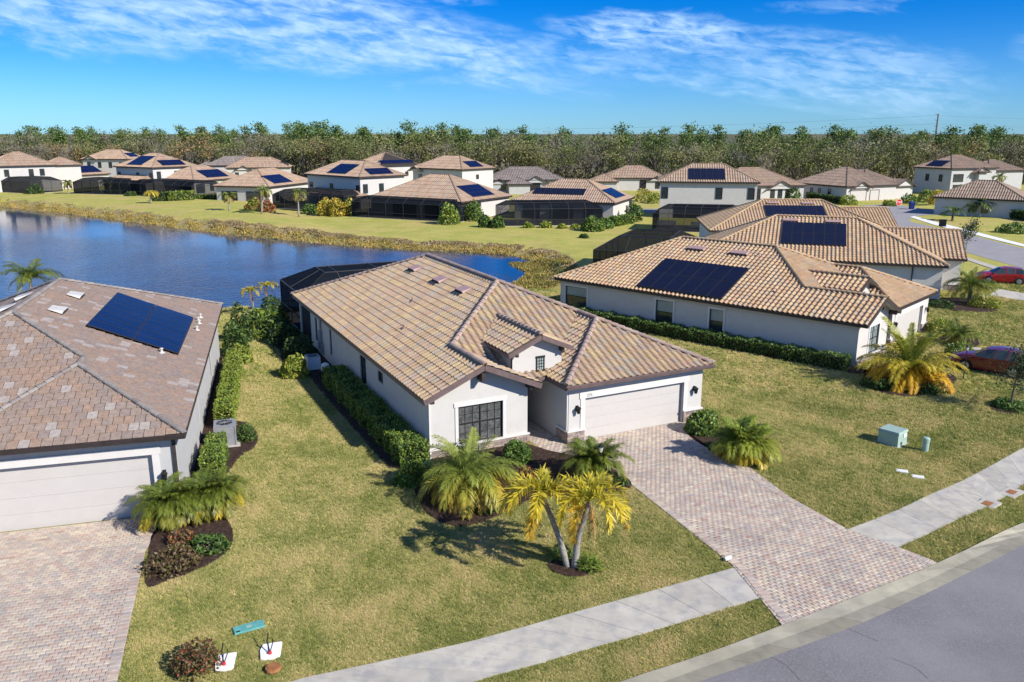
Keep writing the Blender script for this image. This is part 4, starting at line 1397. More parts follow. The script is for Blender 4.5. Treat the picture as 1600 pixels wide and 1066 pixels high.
# --- two more of the row on the right
B2H, B2R, B2M, B2W = build_near(dict(name='house', label='tan tile house with black solar array directly behind the orange tan roofed house', o=(38.6, 71.9), yaw=math.radians(70.8), base=-.6, W=14.2, L=22.1, xa=5.0, xb=5.0,
    yb=-1.9, yf=0.36, ze=3.1, s=.435, e=.36, eg=.6, tile='barrel', pal=PAL_R, seed=11, fascia='fascia_dark', gable=False, hipg=False, limit=0, wall='stucco_cream',
    door=(6.6, 12.0, 2.2), openings={'L': [(6.0, 6.9, .6, 2.2)]}))
solar_array(B2R, B2M['L'], .435, -14.3, -8.4, 2.1 * SQ + .3, 5.9 * SQ + .3, 6, 2, 'panel_black')
for u in (-13.6, -9.6): roof_vent(B2R, B2M['L'], u, 6.6 * SQ, 1.5)
mb = MB(); B2W['wL'].slab(mb, 2.4, 2.5, 0, .08, .1, 3.0); sub(B2H, 'downspout', mb, M['fascia_dark'])
B3H, B3R, B3M, B3W = build_near(dict(name='house', label='farther tan tile house with solar array, third of the row on the right', o=(44.9, 95.7), yaw=math.radians(83.5), base=-.6, W=13.7, L=21.1, xa=5.0, xb=5.0,
    yb=-1.4, yf=0.36, ze=3.2, s=.435, e=.36, eg=.6, tile='barrel', pal=PAL_R, seed=12, fascia='fascia_dark', gable=False, hipg=False, limit=0, wall='stucco_cream',
    door=(6.6, 12.0, 2.2), openings={}))
solar_array(B3R, B3M['L'], .435, -14.4, -7.3, 2.9 * SQ + .3, 5.4 * SQ + .3, 7, 1, 'panel_black')
for u in (-13.2, -9.0): roof_vent(B3R, B3M['L'], u, 6.3 * SQ, 1.5)


# ---------------- screened pool enclosures
def enclosure(label, o, yaw, base, x0, x1, y0, y1, h=2.75, dz=1.15, inset=2.2, open_sides='b', nx_=5, ny_=3, m='screen', parent_cat='pool cage'):
    root = thing('pool_enclosure', label, 'pool cage', (o[0], o[1], base), yaw)
    fr = MB()
    T = 0.07
    def bar(a, b): fr.bar(a, b, T, T)
    xs_, ys_ = np.linspace(x0, x1, nx_ + 1), np.linspace(y0, y1, ny_ + 1)
    X0, X1, Y0, Y1 = x0 + inset, x1 - inset, y0 + inset, y1 - inset
    def panel(pts, name='screen_panel'):
        p = MB(); p.poly(pts); sub(root, name, p, M[m])
    sides = [('f', [(x, y0) for x in xs_], [(min(max(x, X0), X1), Y0) for x in xs_]), ('k', [(x, y1) for x in xs_], [(min(max(x, X0), X1), Y1) for x in xs_]),
             ('l', [(x0, y) for y in ys_], [(X0, min(max(y, Y0), Y1)) for y in ys_]), ('r', [(x1, y) for y in ys_], [(X1, min(max(y, Y0), Y1)) for y in ys_])]
    for nm, low, top in sides:
        wall_ = nm not in open_sides
        for i, (p, q) in enumerate(zip(low, top)):
            if wall_: bar((*p, 0), (*p, h))
            bar((*p, h), (*q, h + dz))
        for (p, q), (p2, q2) in zip(zip(low, top), list(zip(low, top))[1:]):
            bar((*p, h), (*p2, h))
            if np.hypot(q[0] - q2[0], q[1] - q2[1]) > .05: bar((*q, h + dz), (*q2, h + dz))
            if wall_:
                bar((*p, 1.0), (*p2, 1.0)); bar((*p, .04), (*p2, .04))
                panel([(*p, .05), (*p2, .05), (*p2, h), (*p, h)])
            panel([(*p, h), (*p2, h), (*q2, h + dz), (*q, h + dz)], 'roof_screen')
    for x in xs_[1:-1]:
        x = min(max(x, X0), X1); bar((x, Y0, h + dz), (x, Y1, h + dz))
    panel([(X0, Y0, h + dz), (X1, Y0, h + dz), (X1, Y1, h + dz), (X0, Y1, h + dz)], 'roof_screen')
    sub(root, 'frame', fr, M['bronze'])
    fl = MB(); fl.box(x0 - .1, x1 + .1, y0 - .1, y1 + .1, .0, .06); sub(root, 'patio_floor', fl, M['concrete'])
    return root


enclosure('dark screened pool cage behind the middle house, beside the water', C_O, C_YAW, 0.0, .3, 13.2, 25.9, 33.3, 2.75, 1.15, 2.3, 'f', 4, 2, 'screen_far')
enclosure('low dark pool cage behind the orange tan roofed house', (38.6, 71.9), math.radians(70.8), -.6, 1.0, 13.0, 22.6, 32.4, 2.9, 1.2, 2.4, 'f', 4, 3, 'screen_far')


# ---------------- houses farther away
def far_house(label, x, y, yaw, W, L, ze, storeys=1, pal=PAL_F, axis=None, s=.48, base=None, wins=(), solar=(), wall='stucco', group=None, porch=None, wing=(), gables=()):
    yaw = math.radians(yaw)
    base = float(base_h(x, y)) if base is None else base
    root = thing('house', label, 'house', (x, y, base), yaw)
    h = ze - base
    roof_pts = []
    rm, wm, fm = MB(), MB(), MB()
    blocks = [(0, 0, W, L, h)] + [tuple(b) for b in wing]
    roof = None
    TV, TF, pu, pv = far_tmpl()
    rr = random.Random(int(abs(x * 7 + y)))
    RM_ = {}
    cuts = []
    lines = []
    for bi, (bx, by, bw, bl, bh) in enumerate(blocks):
        e = .0
        ax = ('x' if bw > bl else 'y') if (axis is None or bi) else axis
        r = min(bw, bl) / 2
        if ax == 'x': a, b = (bx + r, by + bl / 2), (bx + bw - r, by + bl / 2)
        else: a, b = (bx + bw / 2, by + r), (bx + bw / 2, by + bl - r)
        c00, c10, c11, c01 = (bx, by), (bx + bw, by), (bx + bw, by + bl), (bx, by + bl)
        if ax == 'x': fcs = [('F', c00, (0, 1), [c00, c10, b, a]), ('R', c10, (-1, 0), [c10, c11, b]), ('B', c11, (0, -1), [c11, c01, a, b]), ('L', c01, (1, 0), [c01, c00, a])]
        else: fcs = [('F', c00, (0, 1), [c00, c10, a]), ('R', c10, (-1, 0), [c10, c11, b, a]), ('B', c11, (0, -1), [c11, c01, b]), ('L', c01, (1, 0), [c01, c00, a, b])]
        for nm, O, inn, pc in fcs:
            rm.poly([(p[0], p[1], bh + s * ((p[0] - O[0]) * inn[0] + (p[1] - O[1]) * inn[1])) for p in pc])
            Mx = plane_matrix(O, inn, bh, s)
            if bi == 0: RM_[nm] = Mx
            Wn = Matrix.Rotation(yaw, 4, 'Z') @ Mx
            cen = Vector((x, y, 0)) + Matrix.Rotation(yaw, 3, 'Z') @ Vector((*np.mean(pc, 0), bh))
            if Vector((Wn[0][2], Wn[1][2], Wn[2][2])).dot(Vector((0, 0, CAM_H)) - cen) > 0:
                wh, cut = field(TV, TF, pu, pv, [to_uv(O, inn, s, pc)], lambda: rr.choice(pal), stagger=0.0, off=(0, 0))
                cuts.append((Mx, wh, cut))
        zr = bh + s * r
        for p, q in ((c00, a), (c10, a if ax == 'y' else b), (c11, b), (c01, b if ax == 'y' else a)):
            lines.append(((*p, bh), (*q, zr)))
        lines.append(((*a, zr), (*b, zr)))
        i_ = .45
        wm.box(bx + i_, bx + bw - i_, by + i_, by + bl - i_, 0 if bh < 4.5 or storeys == 1 else 0, bh - .02)
        fm.box(bx, bx + bw, by, by + bl, bh - .22, bh - .01)
    roof = sub(root, 'roof', rm, M['deck'])
    V, F, T = [], [], []
    for Mx, wh, cut in cuts:
        A = np.array(Mx)
        for u, v, t in wh:
            n0 = len(V)
            V += list((np.array(TV) + [u, v, .01]) @ A[:3, :3].T + A[:3, 3]); F += [tuple(i + n0 for i in f) for f in TF]; T += [t] * len(TF)
        n0 = len(V)
        if cut[0]:
            V += list((np.array(cut[0]) + [0, 0, .01]) @ A[:3, :3].T + A[:3, 3]); F += [tuple(i + n0 for i in f) for f in cut[1]]; T += cut[2]
    put('roof_tile_field', mesh_arrays('roof_tile_field', V, F, M['tile'], T), roof, kind='stuff')
    cm = MB()
    for a, b in lines: cm.bar((a[0], a[1], a[2] + .06), (b[0], b[1], b[2] + .06), .26, .14, 0, tuple(v * .8 for v in pal[0]))
    sub(roof, 'ridge_tiles', cm, M['tile'])
    sub(root, 'fascia', fm, M['fascia_dark'])
    for gx, gy, gw, gh, side in gables:         # small front gables: (centre, eave position, width, base height, side)
        gb = MB()
        d = {'F': (0, -1), 'R': (1, 0), 'L': (-1, 0)}[side]
        px_, py_ = -d[1], d[0]
        hw = gw / 2; top = gh + hw * s * 1.05
        A = (gx - px_ * hw, gy - py_ * hw); B_ = (gx + px_ * hw, gy + py_ * hw)
        back = 3.0
        gb.faces([(*A, gh), (*B_, gh), (gx, gy, top)], [(0, 1, 2)], 1)
        o_ = .35
        f = [(A[0] - px_ * o_ + d[0] * o_, A[1] - py_ * o_ + d[1] * o_, gh - .12), (gx + d[0] * o_, gy + d[1] * o_, top + .08), (B_[0] + px_ * o_ + d[0] * o_, B_[1] + py_ * o_ + d[1] * o_, gh - .12)]
        k = [(p[0] - d[0] * (back + o_), p[1] - d[1] * (back + o_), p[2]) for p in f]
        t = pal[1]
        for i in (0, 1): gb.poly([f[i], f[i + 1], k[i + 1], k[i]], 0, t)
        for i in (0, 1): gb.bar((f[i][0], f[i][1], f[i][2] - .06), (f[i + 1][0], f[i + 1][1], f[i + 1][2] - .06), .06, .2, 2)
        sub(root, 'front_gable', gb, [M['tile'], M['stucco_grey'] if wall != 'stucco' else M['stucco'], M['fascia_dark']])
    walls = {'F': Wall((0, .45), (W, .45), (0, -1)), 'R': Wall((W - .45, 0), (W - .45, L), (1, 0)), 'L': Wall((.45, 0), (.45, L), (-1, 0)), 'B': Wall((0, L - .45), (W, L - .45), (0, 1))}
    sub(root, 'wall', wm, M[wall])
    for (sd_, a, z, w, hh, *k) in wins:
        kind = k[0] if k else 'w'
        wl = walls[sd_]
        if kind == 'g':        # garage door
            d_ = MB(); wl.slab(d_, a, a + w, .0, .03, z + .02, z + hh)
            for j in range(1, 4): wl.slab(d_, a, a + w, .025, .036, z + hh * j / 4 - .02, z + hh * j / 4 + .02)
            go = sub(root, 'garage_door', d_, M['door'])
            f = MB(); wl.slab(f, a - .1, a, 0, .09, z, z + hh); wl.slab(f, a + w, a + w + .1, 0, .09, z, z + hh); wl.slab(f, a - .1, a + w + .1, 0, .1, z + hh, z + hh + .12); sub(go, 'door_frame', f, M['fascia'])
            continue
        f = MB()
        T_ = .08
        wl.slab(f, a - T_, a, 0, .07, z - T_, z + hh + T_); wl.slab(f, a + w, a + w + T_, 0, .07, z - T_, z + hh + T_)
        wl.slab(f, a, a + w, 0, .068, z - T_, z); wl.slab(f, a, a + w, 0, .068, z + hh, z + hh + T_); wl.slab(f, a, a + w, 0.02, .05, z + hh * .48, z + hh * .53)
        wo = sub(root, 'window', f, M['frame' if kind != 'o' else 'fascia_dark'])
        p = MB(); wl.slab(p, a, a + w, .01, .03, z, z + hh); sub(wo, 'pane', p, M['glass' if kind != 'o' else 'dark'])
    for (fc, u0, u1, v0, v1, cols, rows, *sk) in solar:
        solar_array(roof, RM_[fc], s, u0, u1, v0, v1, cols, rows, 'panel' if not sk or sk[0] != 'k' else 'panel_black', lift=.16)
    return root
# ---------------- the far houses (position from the ground they stand on)
# side, position along the side, sill height above the base, width, height
far_house('white two storey house with plain tan hip roof at the far left edge', -123.3, 197.4, 41, 14.5, 13.0, 6.1, 2, axis='x', wins=[('F', 8.2, 3.7, .9, 1.5), ('F', 10.6, 3.7, .9, 1.5), ('R', 3, 3.7, .9, 1.5), ('F', 3, 3.7, .9, 1.5)], wing=[(13, 3, 8, 9, 5.9)])
far_house('single storey tan roofed house with dark pool cage, leftmost by the lake', -114, 211, 66, 15, 12.5, 3.15, 1, axis='x', wins=[('L', 1.2, .5, 1.6, 1.9), ('L', 4, .2, 3.0, 2.3), ('F', 2.2, .9, .9, 1.4)],
          solar=[('F', 5.0, 13.0, 1.1, 4.6, 8, 2)])
far_house('white two storey house partly hidden behind the lakeside row, solar panels on its right hip', -130.5, 253.4, -8, 15.5, 11, 6.1, 2, axis='x', wins=[('F', 2, 3.6, .9, 1.5), ('F', 5.5, 3.6, .9, 1.5), ('F', 9, 3.6, .9, 1.5), ('F', 12.5, 3.6, .9, 1.5)], solar=[('R', 3.2, 7.8, 1.2, 3.6, 5, 2)], gables=[(3.2, 0.0, 4.2, 6.0, 'F')])
far_house('white two storey lakeside house with two solar arrays, left of the lakeside palms', -82, 190.5, 56.5, 12.5, 15.5, 6.1, 2, axis='y', wins=[('L', .9, 3.3, .9, 1.5), ('L', 6, 3.3, .9, 1.5), ('L', 13.4, 3.3, .9, 1.5), ('F', 1.4, 3.6, .9, 1.5), ('F', 6, 3.6, .9, 1.5)],
          solar=[('L', 4.6, 10.4, .9, 5.2, 5, 2), ('F', 3.2, 9.3, .7, 3.2, 5, 2)], wing=[(-1.8, 0.6, 4, 14.5, 3.2)])
far_house('single storey tan roofed house with solar array and a long pool cage by the lake', -72.3, 189.5, 68, 17, 12.5, 3.15, 1, axis='x', wins=[('L', 1.5, .3, 3.0, 2.2), ('F', 1.0, .4, 2.6, 1.9), ('F', 5.5, .7, 1.0, 1.5)], solar=[('F', 5.2, 12.6, 1.0, 4.6, 7, 2)])
far_house('single storey tan roofed house behind three lakeside palms, solar array on its right slope', -50.1, 171.5, 74, 19.6, 13.4, 3.0, 1, axis='x', wins=[('L', 2.5, .2, 3.2, 2.2), ('L', 8.0, .1, 3.6, 2.3, 'o'), ('F', 3, .5, 1.2, 1.6)], solar=[('F', 3.4, 10.6, .9, 4.4, 7, 2)])
far_house('distant house with grey tiled roof beyond the lakeside row', -103, 280, 10, 19, 12, 3.1, 1, pal=PAL_G, wins=[('F', 3, .8, 1, 1.4), ('F', 9, .8, 1, 1.4)], solar=[('R', 2.5, 9, 1.2, 3.2, 6, 1)], wing=[(-4, 2, 8, 8, 2.9)])
far_house('distant tan roofed house with small front gable beyond the lakeside row', -90, 262, 12, 20, 12.5, 3.1, 1, wins=[('F', 3, .8, 1, 1.4), ('F', 11, .8, 1, 1.4)], solar=[('R', 2.5, 9, 1.0, 3.6, 6, 2)], gables=[(5.5, 0.0, 5, 3.0, 'F')])
far_house('white two storey house at centre with one solar array facing left and one facing right', -29, 158.5, 45.3, 11.5, 19.5, 5.65, 2, axis='y', wins=[('L', .8, 3.0, 1.0, 1.6), ('L', 9.8, 3.0, 1.0, 1.6), ('L', 17.2, 3.0, 1.0, 1.6), ('F', 1.1, 3.2, .95, 1.6), ('F', 4.9, 3.2, .95, 1.6)],
          solar=[('L', 7.5, 14.0, .8, 4.6, 6, 2), ('F', 3.0, 8.5, .7, 3.0, 5, 2)], wing=[(-2.2, -.4, 4, 17, 2.7)])
far_house('white two storey house with one long solar strip above the eave', -34, 214, 44, 13.0, 13.0, 5.6, 2, axis='x', wins=[('F', 2.4, 3.2, .8, 1.5), ('F', 8.6, 3.5, .9, .9)], solar=[('F', 1.4, 11.8, .9, 2.6, 10, 1)])
far_house('white two storey house with a stepped solar array on its right hip', -24.7, 202.9, -38.8, 17, 12, 5.6, 2, axis='x', wins=[('F', 9.6, 3.2, .8, 1.4), ('F', 14, 3.2, .9, 1.4), ('R', 5.4, 3.9, .8, .9), ('F', 2.5, 3.2, 1.0, 1.5)], solar=[('R', 3.7, 8.3, .8, 3.6, 5, 2)], gables=[(1.6, 0, 4.2, 5.5, 'F')])
far_house('single storey tan pyramid roofed house with blue solar array behind the widest pool cage', -8.4, 138.4, 59, 16.5, 20.5, 2.6, 1, axis='y', wins=[('F', 3.5, .9, .9, 1.6), ('L', 4, .2, 4, 2.2, 'o'), ('L', 10, .2, 5, 2.2, 'o')], solar=[('F', 4.7, 11.6, 1.0, 4.9, 6, 3)])
far_house('grey tiled single storey house with a small front gable', -5.5, 203, 8, 19, 12, 2.6, 1, pal=PAL_G, wall='stucco_grey', wins=[('F', 10, .3, 2.6, 2.2, 'o'), ('F', 3, .8, 1, 1.4)], solar=[('R', 2.5, 9.0, 1.0, 3.2, 6, 1)], gables=[(11.5, 0, 6.2, 2.5, 'F'), (2.4, 0.2, 5.0, 2.2, 'F')], wing=[(4, -3.4, 6, 9, 2.4)])
far_house('tan roofed house with black panels and a bright blue array, behind a pool cage', -.1, 143.2, -21.4, 18.4, 14, 2.6, 1, axis='x', wins=[('F', 2, .3, 3, 2.1, 'o'), ('F', 7, .3, 4, 2.1, 'o'), ('F', 13, .4, 1.6, 1.8), ('R', 9.4, .7, .8, 1.3)],
          solar=[('F', 3.2, 12.4, 2.2, 4.2, 9, 1, 'k'), ('R', 3.8, 10.2, 1.0, 3.9, 6, 2)])
far_house('far tan roofed house with solar array and a portico among yellow bushes', 23.8, 213.3, -1.8, 16, 12, 2.6, 1, wins=[('F', 9, .2, 1.5, 2.4, 'o'), ('F', 13, .6, 1, 1.5)], solar=[('R', 3, 8, 1.6, 3.6, 5, 2)], gables=[(13.2, 0, 4.6, 2.5, 'F')], wing=[(-3.8, -4, 7, 9, 2.5)])
far_house('white two storey house seen square on, black solar array above three upper windows', 25.3, 144.5, -10.5, 17.2, 12, 5.65, 2, axis='x', wins=[('F', .75, 3.45, 1.0, 1.75), ('F', 9.95, 3.45, 1.0, 1.75), ('F', 15.3, 3.45, 1.0, 1.75), ('F', 3, .1, 10, 2.3, 'o')], solar=[('F', 5.2, 11.4, .75, 4.6, 6, 2, 'k')])
far_house('tan roofed house with three narrow windows under a front gable, beside the bushes', 45.5, 179.3, 12, 20, 15, 2.6, 1, wins=[('F', 11.6, .4, .9, 1.9), ('F', 13.4, .4, .9, 1.9), ('F', 15.2, .4, .9, 1.9), ('F', 6.5, 0.1, 2.6, 2.4, 'o')], gables=[(13.9, 0, 6.6, 2.5, 'F')])
far_house('white house with three garage doors facing the side street', 72.1, 179, 24, 15.5, 17, 2.6, 1, pal=[(0.32, 0.24, 0.18), (0.36, 0.27, 0.20), (0.29, 0.22, 0.17)], axis='y', wins=[('F', 1.6, 0, 4.6, 2.2, 'g'), ('F', 7.4, 0, 2.6, 2.2, 'g'), ('L', 8, .7, .7, 1.6), ('L', 10.4, .7, .7, 1.6), ('L', 5, .7, .7, 1.6)],
          gables=[(4.4, 0.0, 5.2, 2.75, 'F'), (18.8, 1.2, 6.0, 2.75, 'F')], wing=[(8.5, 3.0, 11, 14, 3.6), (15.5, 1.2, 6.6, 8, 2.8)])
far_house('large two storey house with a portico at the far right', 104, 197.5, 20, 15, 12, 5.6, 2, wall='stucco_grey', pal=[(0.34, 0.25, 0.19), (0.38, 0.27, 0.2), (0.31, 0.23, 0.18)], axis='x', wins=[('L', 3, 3.1, .9, 1.5), ('L', 7, 3.1, .9, 1.5), ('F', 1.2, 3.1, 3.0, 1.7), ('F', 1.4, .5, 3.0, 1.8), ('F', 8, 2.6, 1.8, 2.4, 'o')],
          solar=[('L', 3.6, 8.4, .8, 3.5, 5, 2, 'k')], gables=[(9, -.6, 4.4, 5.3, 'F')], wing=[(14, 1.5, 12, 10, 5.4), (7.4, -1.2, 3.2, 3, 5.3)])
far_house('grey walled house with brown roof cut by the right edge', 88.5, 142, 52, 12, 15, 2.55, 1, wall='stucco_grey', pal=[(0.32, 0.24, 0.18), (0.36, 0.27, 0.20), (0.29, 0.22, 0.17)], axis='y', wins=[('L', 6, .7, .9, 1.4)])
# pool cages of the far houses
def cage(label, pl, pr, l, h=2.7, sides='k', n=6):
    a, b = g(*pl), g(*pr)
    w = math.hypot(b[0] - a[0], b[1] - a[1])
    enclosure(label, a[:2], math.atan2(b[1] - a[1], b[0] - a[0]), a[2], 0, w, 0, l, h, .9, 1.6, sides, n, 3, 'screen_far')
cage('dark pool cage at the far left edge of the lakeshore', (-60, 297), (48, 303), 8)
cage('long dark pool cage beside the leftmost lakeside palm', (116, 303), (203, 305), 8)
cage('dark pool cage behind a clipped hedge on the lakeshore', (205, 305.5), (304, 311.5), 8)
cage('dark pool cage behind two curved lakeside palms', (427, 326), (538, 333), 8)
cage('widest dark pool cage, between golden bushes and bright green shrubs', (550, 339), (716, 348), 8)
cage('pool cage with low planting in front, nearest to the end of the lake', (782, 354), (941, 352), 8)
cage('pool cage of the square white two storey house', (1019, 361), (1170, 366), 8)

# ---------------- wood behind the houses
def leaves(P, size, tint, aspect=0.5, out=None, jit=0.6, r=rng):
    """rhombic leaves around points P -> arrays V, F, T"""
    P = np.asarray(P, float); n = len(P)
    a = r.normal(size=(n, 3))
    if out is not None: a = a * jit + np.asarray(out)
    a /= np.linalg.norm(a, axis=1)[:, None]
    b = np.cross(a, r.normal(size=(n, 3))); b /= np.linalg.norm(b, axis=1)[:, None] + 1e-9
    c = np.cross(a, b)
    s = (np.asarray(size) * r.uniform(.7, 1.3, n))[:, None]
    V = np.stack([P - b * s, P + c * s * aspect, P + b * s, P - c * s * aspect], 1).reshape(-1, 3)
    F = np.arange(4 * n).reshape(n, 4)
    return V, F, np.asarray(tint, float)


def pick(pal, n, r=rng, jit=.12):
    pal = np.asarray(pal)
    return pal[r.integers(0, len(pal), n)] * r.uniform(1 - jit, 1 + jit, (n, 1))


def tree_mesh(kind, seed, leafn, lod=1.0):
    r = np.random.default_rng(seed)
    mb = MB()
    H = 1.0
    P, T, S_ = [], [], []
    if kind == 'pine':
        H = r.uniform(12.5, 17.5)
        x1, y1 = r.uniform(-.6, .6, 2)
        mb.tube([(0, 0, 0), (x1 * .4, y1 * .4, H * .5), (x1, y1, H * .93)], [.24, .17, .06], 5)
        nc = int(r.integers(9, 18))
        for k in range(nc):
            z = H * r.uniform(.58, .97); a = r.uniform(0, 2 * PI); rad = (1.06 - z / H) * H * .24 * r.uniform(.3, 1.25)
            c = np.array([x1 + math.cos(a) * rad, y1 + math.sin(a) * rad, z])
            mb.tube([(x1, y1, z - .6), tuple(c)], [.06, .025], 3, cap=False)
            m = int(leafn / nc)
            P.append(c + r.normal(size=(m, 3)) * [1.0, 1.0, .6]); S_.append(np.full(m, .36))
            T.append(pick([(0.13, 0.21, 0.06), (0.16, 0.245, 0.07), (0.105, 0.175, 0.05), (0.21, 0.28, 0.085)], m, r))
        mats = [M['branch'], M['far_leaf']]
    else:
        H = r.uniform(9.5, 13.5)
        pal = {'bare': [(0.34, 0.30, 0.235), (0.40, 0.35, 0.27), (0.27, 0.245, 0.18), (0.31, 0.295, 0.18)],
               'moss': [(0.29, 0.28, 0.12), (0.25, 0.27, 0.10), (0.36, 0.32, 0.17), (0.20, 0.23, 0.08)],
               'rust': [(0.42, 0.26, 0.11), (0.45, 0.31, 0.13), (0.34, 0.24, 0.13), (0.27, 0.25, 0.11)],
               'oak': [(0.13, 0.165, 0.05), (0.16, 0.20, 0.06), (0.11, 0.14, 0.05), (0.21, 0.22, 0.075)]}[kind]
        mb.tube([(0, 0, 0), (r.uniform(-.4, .4), r.uniform(-.4, .4), H * .4)], [.22, .15], 5)
        nb = int(9 * lod) + 3
        for k in range(nb):
            a = r.uniform(0, 2 * PI); z0 = H * r.uniform(.2, .5); rad = H * r.uniform(.12, .34); z1 = H * r.uniform(.5, 1.0)
            c = np.array([math.cos(a) * rad, math.sin(a) * rad, z1])
            mid = np.array([math.cos(a) * rad * .5, math.sin(a) * rad * .5, (z0 + z1) / 2 + .4])
            mb.tube([(0, 0, z0), tuple(mid), tuple(c)], [.11, .07, .02], 4, cap=False)
            if kind == 'bare':
                for q in range(5):
                    e = c + r.normal(size=3) * [1.1, 1.1, .8] + [0, 0, .5]
                    mb.tube([tuple(mid * .4 + c * .6), tuple(e)], [.045, .012], 3, cap=False)
            m = int(leafn / nb)
            P.append(c + r.normal(size=(m, 3)) * [1.05, 1.05, .8] - [0, 0, .3]); S_.append(np.full(m, .32 if kind != 'bare' else .30)); T.append(pick(pal, m, r, .2))
            if kind in ('moss', 'rust'):
                m2 = m // 2
                P.append(mid + r.normal(size=(m2, 3)) * [1.1, 1.1, 1.2]); S_.append(np.full(m2, .42)); T.append(pick(pal, m2, r, .2))
        mats = [M['branch'], M['far_leaf']]
    V, F, T = leaves(np.concatenate(P), np.concatenate(S_), np.concatenate(T), .34 if kind == 'bare' else .5, r=r)
    n0 = len(mb.v)
    allV = np.vstack([np.array(mb.v), V])
    polys = list(mb.f) + [tuple(int(i) + n0 for i in f) for f in F]
    return mesh_arrays(kind + '_tree', allV, polys, mats, np.vstack([np.array(mb.t), T]), [0] * len(mb.f) + [1] * len(F)), allV, polys, np.vstack([np.array(mb.t), T]), [0] * len(mb.f) + [1] * len(F)


FRONT = np.array([(-230, 300), (-150, 302), (-115, 303), (-80, 288), (-50, 270), (-20, 258), (5, 250), (30, 242), (48, 222), (75, 214), (100, 224), (128, 236), (180, 240), (230, 245)], float)
def front_y(x): return np.interp(x, FRONT[:, 0], FRONT[:, 1])
TREES = {k: [tree_mesh(k, 100 + 7 * i + len(k), n) for i in range(v)] for k, v, n in (('bare', 5, 380), ('moss', 5, 460), ('rust', 3, 380), ('oak', 4, 480), ('pine', 8, 820))}
TL = {'bare': 'bare grey brown tree in the wood behind the houses', 'moss': 'mossy olive tree in the wood behind the houses', 'rust': 'rust coloured tree in the wood behind the houses', 'oak': 'dark green oak in the wood behind the houses', 'pine': 'tall pine rising green above the bare wood'}
r_ = random.Random(21)
def place_tree(k, x, y, s):
    o = put({'bare': 'bare_tree', 'moss': 'moss_tree', 'rust': 'rust_tree', 'oak': 'oak_tree', 'pine': 'pine_tree'}[k], r_.choice(TREES[k])[0], None, (x, y, -.62), (0, 0, r_.uniform(0, 6.28)), (s * r_.uniform(.9, 1.15), s * r_.uniform(.9, 1.15), s))
    tag(o, TL[k], 'tree', {'bare': 'bare trees of the wood', 'moss': 'mossy trees of the wood', 'rust': 'rust coloured trees of the wood', 'oak': 'green oaks of the wood', 'pine': 'pines above the wood'}[k])
x = -215.0
while x < 215:
    for row in range(2):
        yy = front_y(x) + row * 6 + r_.uniform(-2, 3)
        if abs(x / yy) < .66:
            k = r_.choices(['bare', 'moss', 'rust', 'oak'], [5, 5, 1 if x > -60 else 2.2, 2.2 if x < 40 else 3.2])[0]
            place_tree(k, x + r_.uniform(-1.5, 1.5), yy, r_.uniform(.85, 1.12) * (0.92 if row == 0 else 1.03))
    x += r_.uniform(3.2, 4.6)
x = -240.0
while x < 235:
    yy = front_y(x) + r_.uniform(18, 60)
    if abs(x / yy) < .68:
        k = 'pine'
        place_tree(k, x, yy, r_.uniform(.86, 1.03) if -105 > x or x > -20 else r_.uniform(.95, 1.1))
    x += r_.uniform(1.4, 4.4)
# the depth of the wood, one mass
V, F, T, MI = [], [], [], []
nv = 0
LOD = {k: [tree_mesh(k, 300 + 7 * i + len(k), n, .6) for i in range(3)] for k, n in (('bare', 130), ('moss', 150), ('oak', 150), ('pine', 240))}
for _ in range(760):
    x = r_.uniform(-290, 280)
    yy = front_y(np.clip(x, -230, 230)) + r_.uniform(12, 110)
    if abs(x / yy) > .72: continue
    k = r_.choices(['bare', 'moss', 'oak', 'pine'], [3, 3, 3.0, 2.5 if x < -100 else 6.0])[0]
    _, v, f, t, mi = r_.choice(LOD[k])
    a = r_.uniform(0, 6.28); s = r_.uniform(.85, 1.02) * (1.02 if k != 'pine' else .88)
    R2 = np.array([[math.cos(a), -math.sin(a), 0], [math.sin(a), math.cos(a), 0], [0, 0, 1]]) * s
    V.append(v @ R2.T + [x, yy, -.62]); F += [tuple(i + nv for i in q) for q in f]; T.append(t); MI += mi; nv += len(v)
put('wood', mesh_arrays('wood', np.vstack(V), F, [M['branch'], M['far_leaf']], np.vstack(T), MI), kind='stuff')
# undergrowth closing the foot of the wood
m = 26000
xx = rng.uniform(-260, 255, m); yy = front_y(xx) + rng.uniform(-2, 40, m) ; zz = np.abs(rng.normal(0, 2.0, m)) - .6
keep = np.abs(xx / yy) < .72
P = np.stack([xx, yy, zz], 1)[keep]
V, F, T = leaves(P, np.full(len(P), .55), pick([(0.19, 0.175, 0.09), (0.24, 0.20, 0.11), (0.15, 0.155, 0.065), (0.30, 0.24, 0.15)], len(P), jit=.25))
put('undergrowth', mesh_arrays('undergrowth', V, F, M['far_leaf'], T), kind='stuff')
# ------------------------------------------------------------------ planting
GREEN = [(0.116, 0.202, 0.043), (0.155, 0.256, 0.054), (0.093, 0.163, 0.037), (0.202, 0.295, 0.070)]
LIME = [(0.264, 0.341, 0.046), (0.341, 0.403, 0.062), (0.202, 0.295, 0.046), (0.434, 0.434, 0.078)]
GOLD = [(0.558, 0.403, 0.046), (0.651, 0.465, 0.070), (0.419, 0.372, 0.046), (0.698, 0.527, 0.124)]
DEEP = [(0.062, 0.116, 0.031), (0.085, 0.139, 0.034), (0.046, 0.093, 0.028), (0.116, 0.171, 0.046)]
BROWN = [(0.186, 0.116, 0.062), (0.139, 0.093, 0.046), (0.155, 0.139, 0.046), (0.232, 0.155, 0.093)]
RED = [(0.388, 0.078, 0.046), (0.310, 0.124, 0.046), (0.186, 0.155, 0.046), (0.465, 0.171, 0.062)]


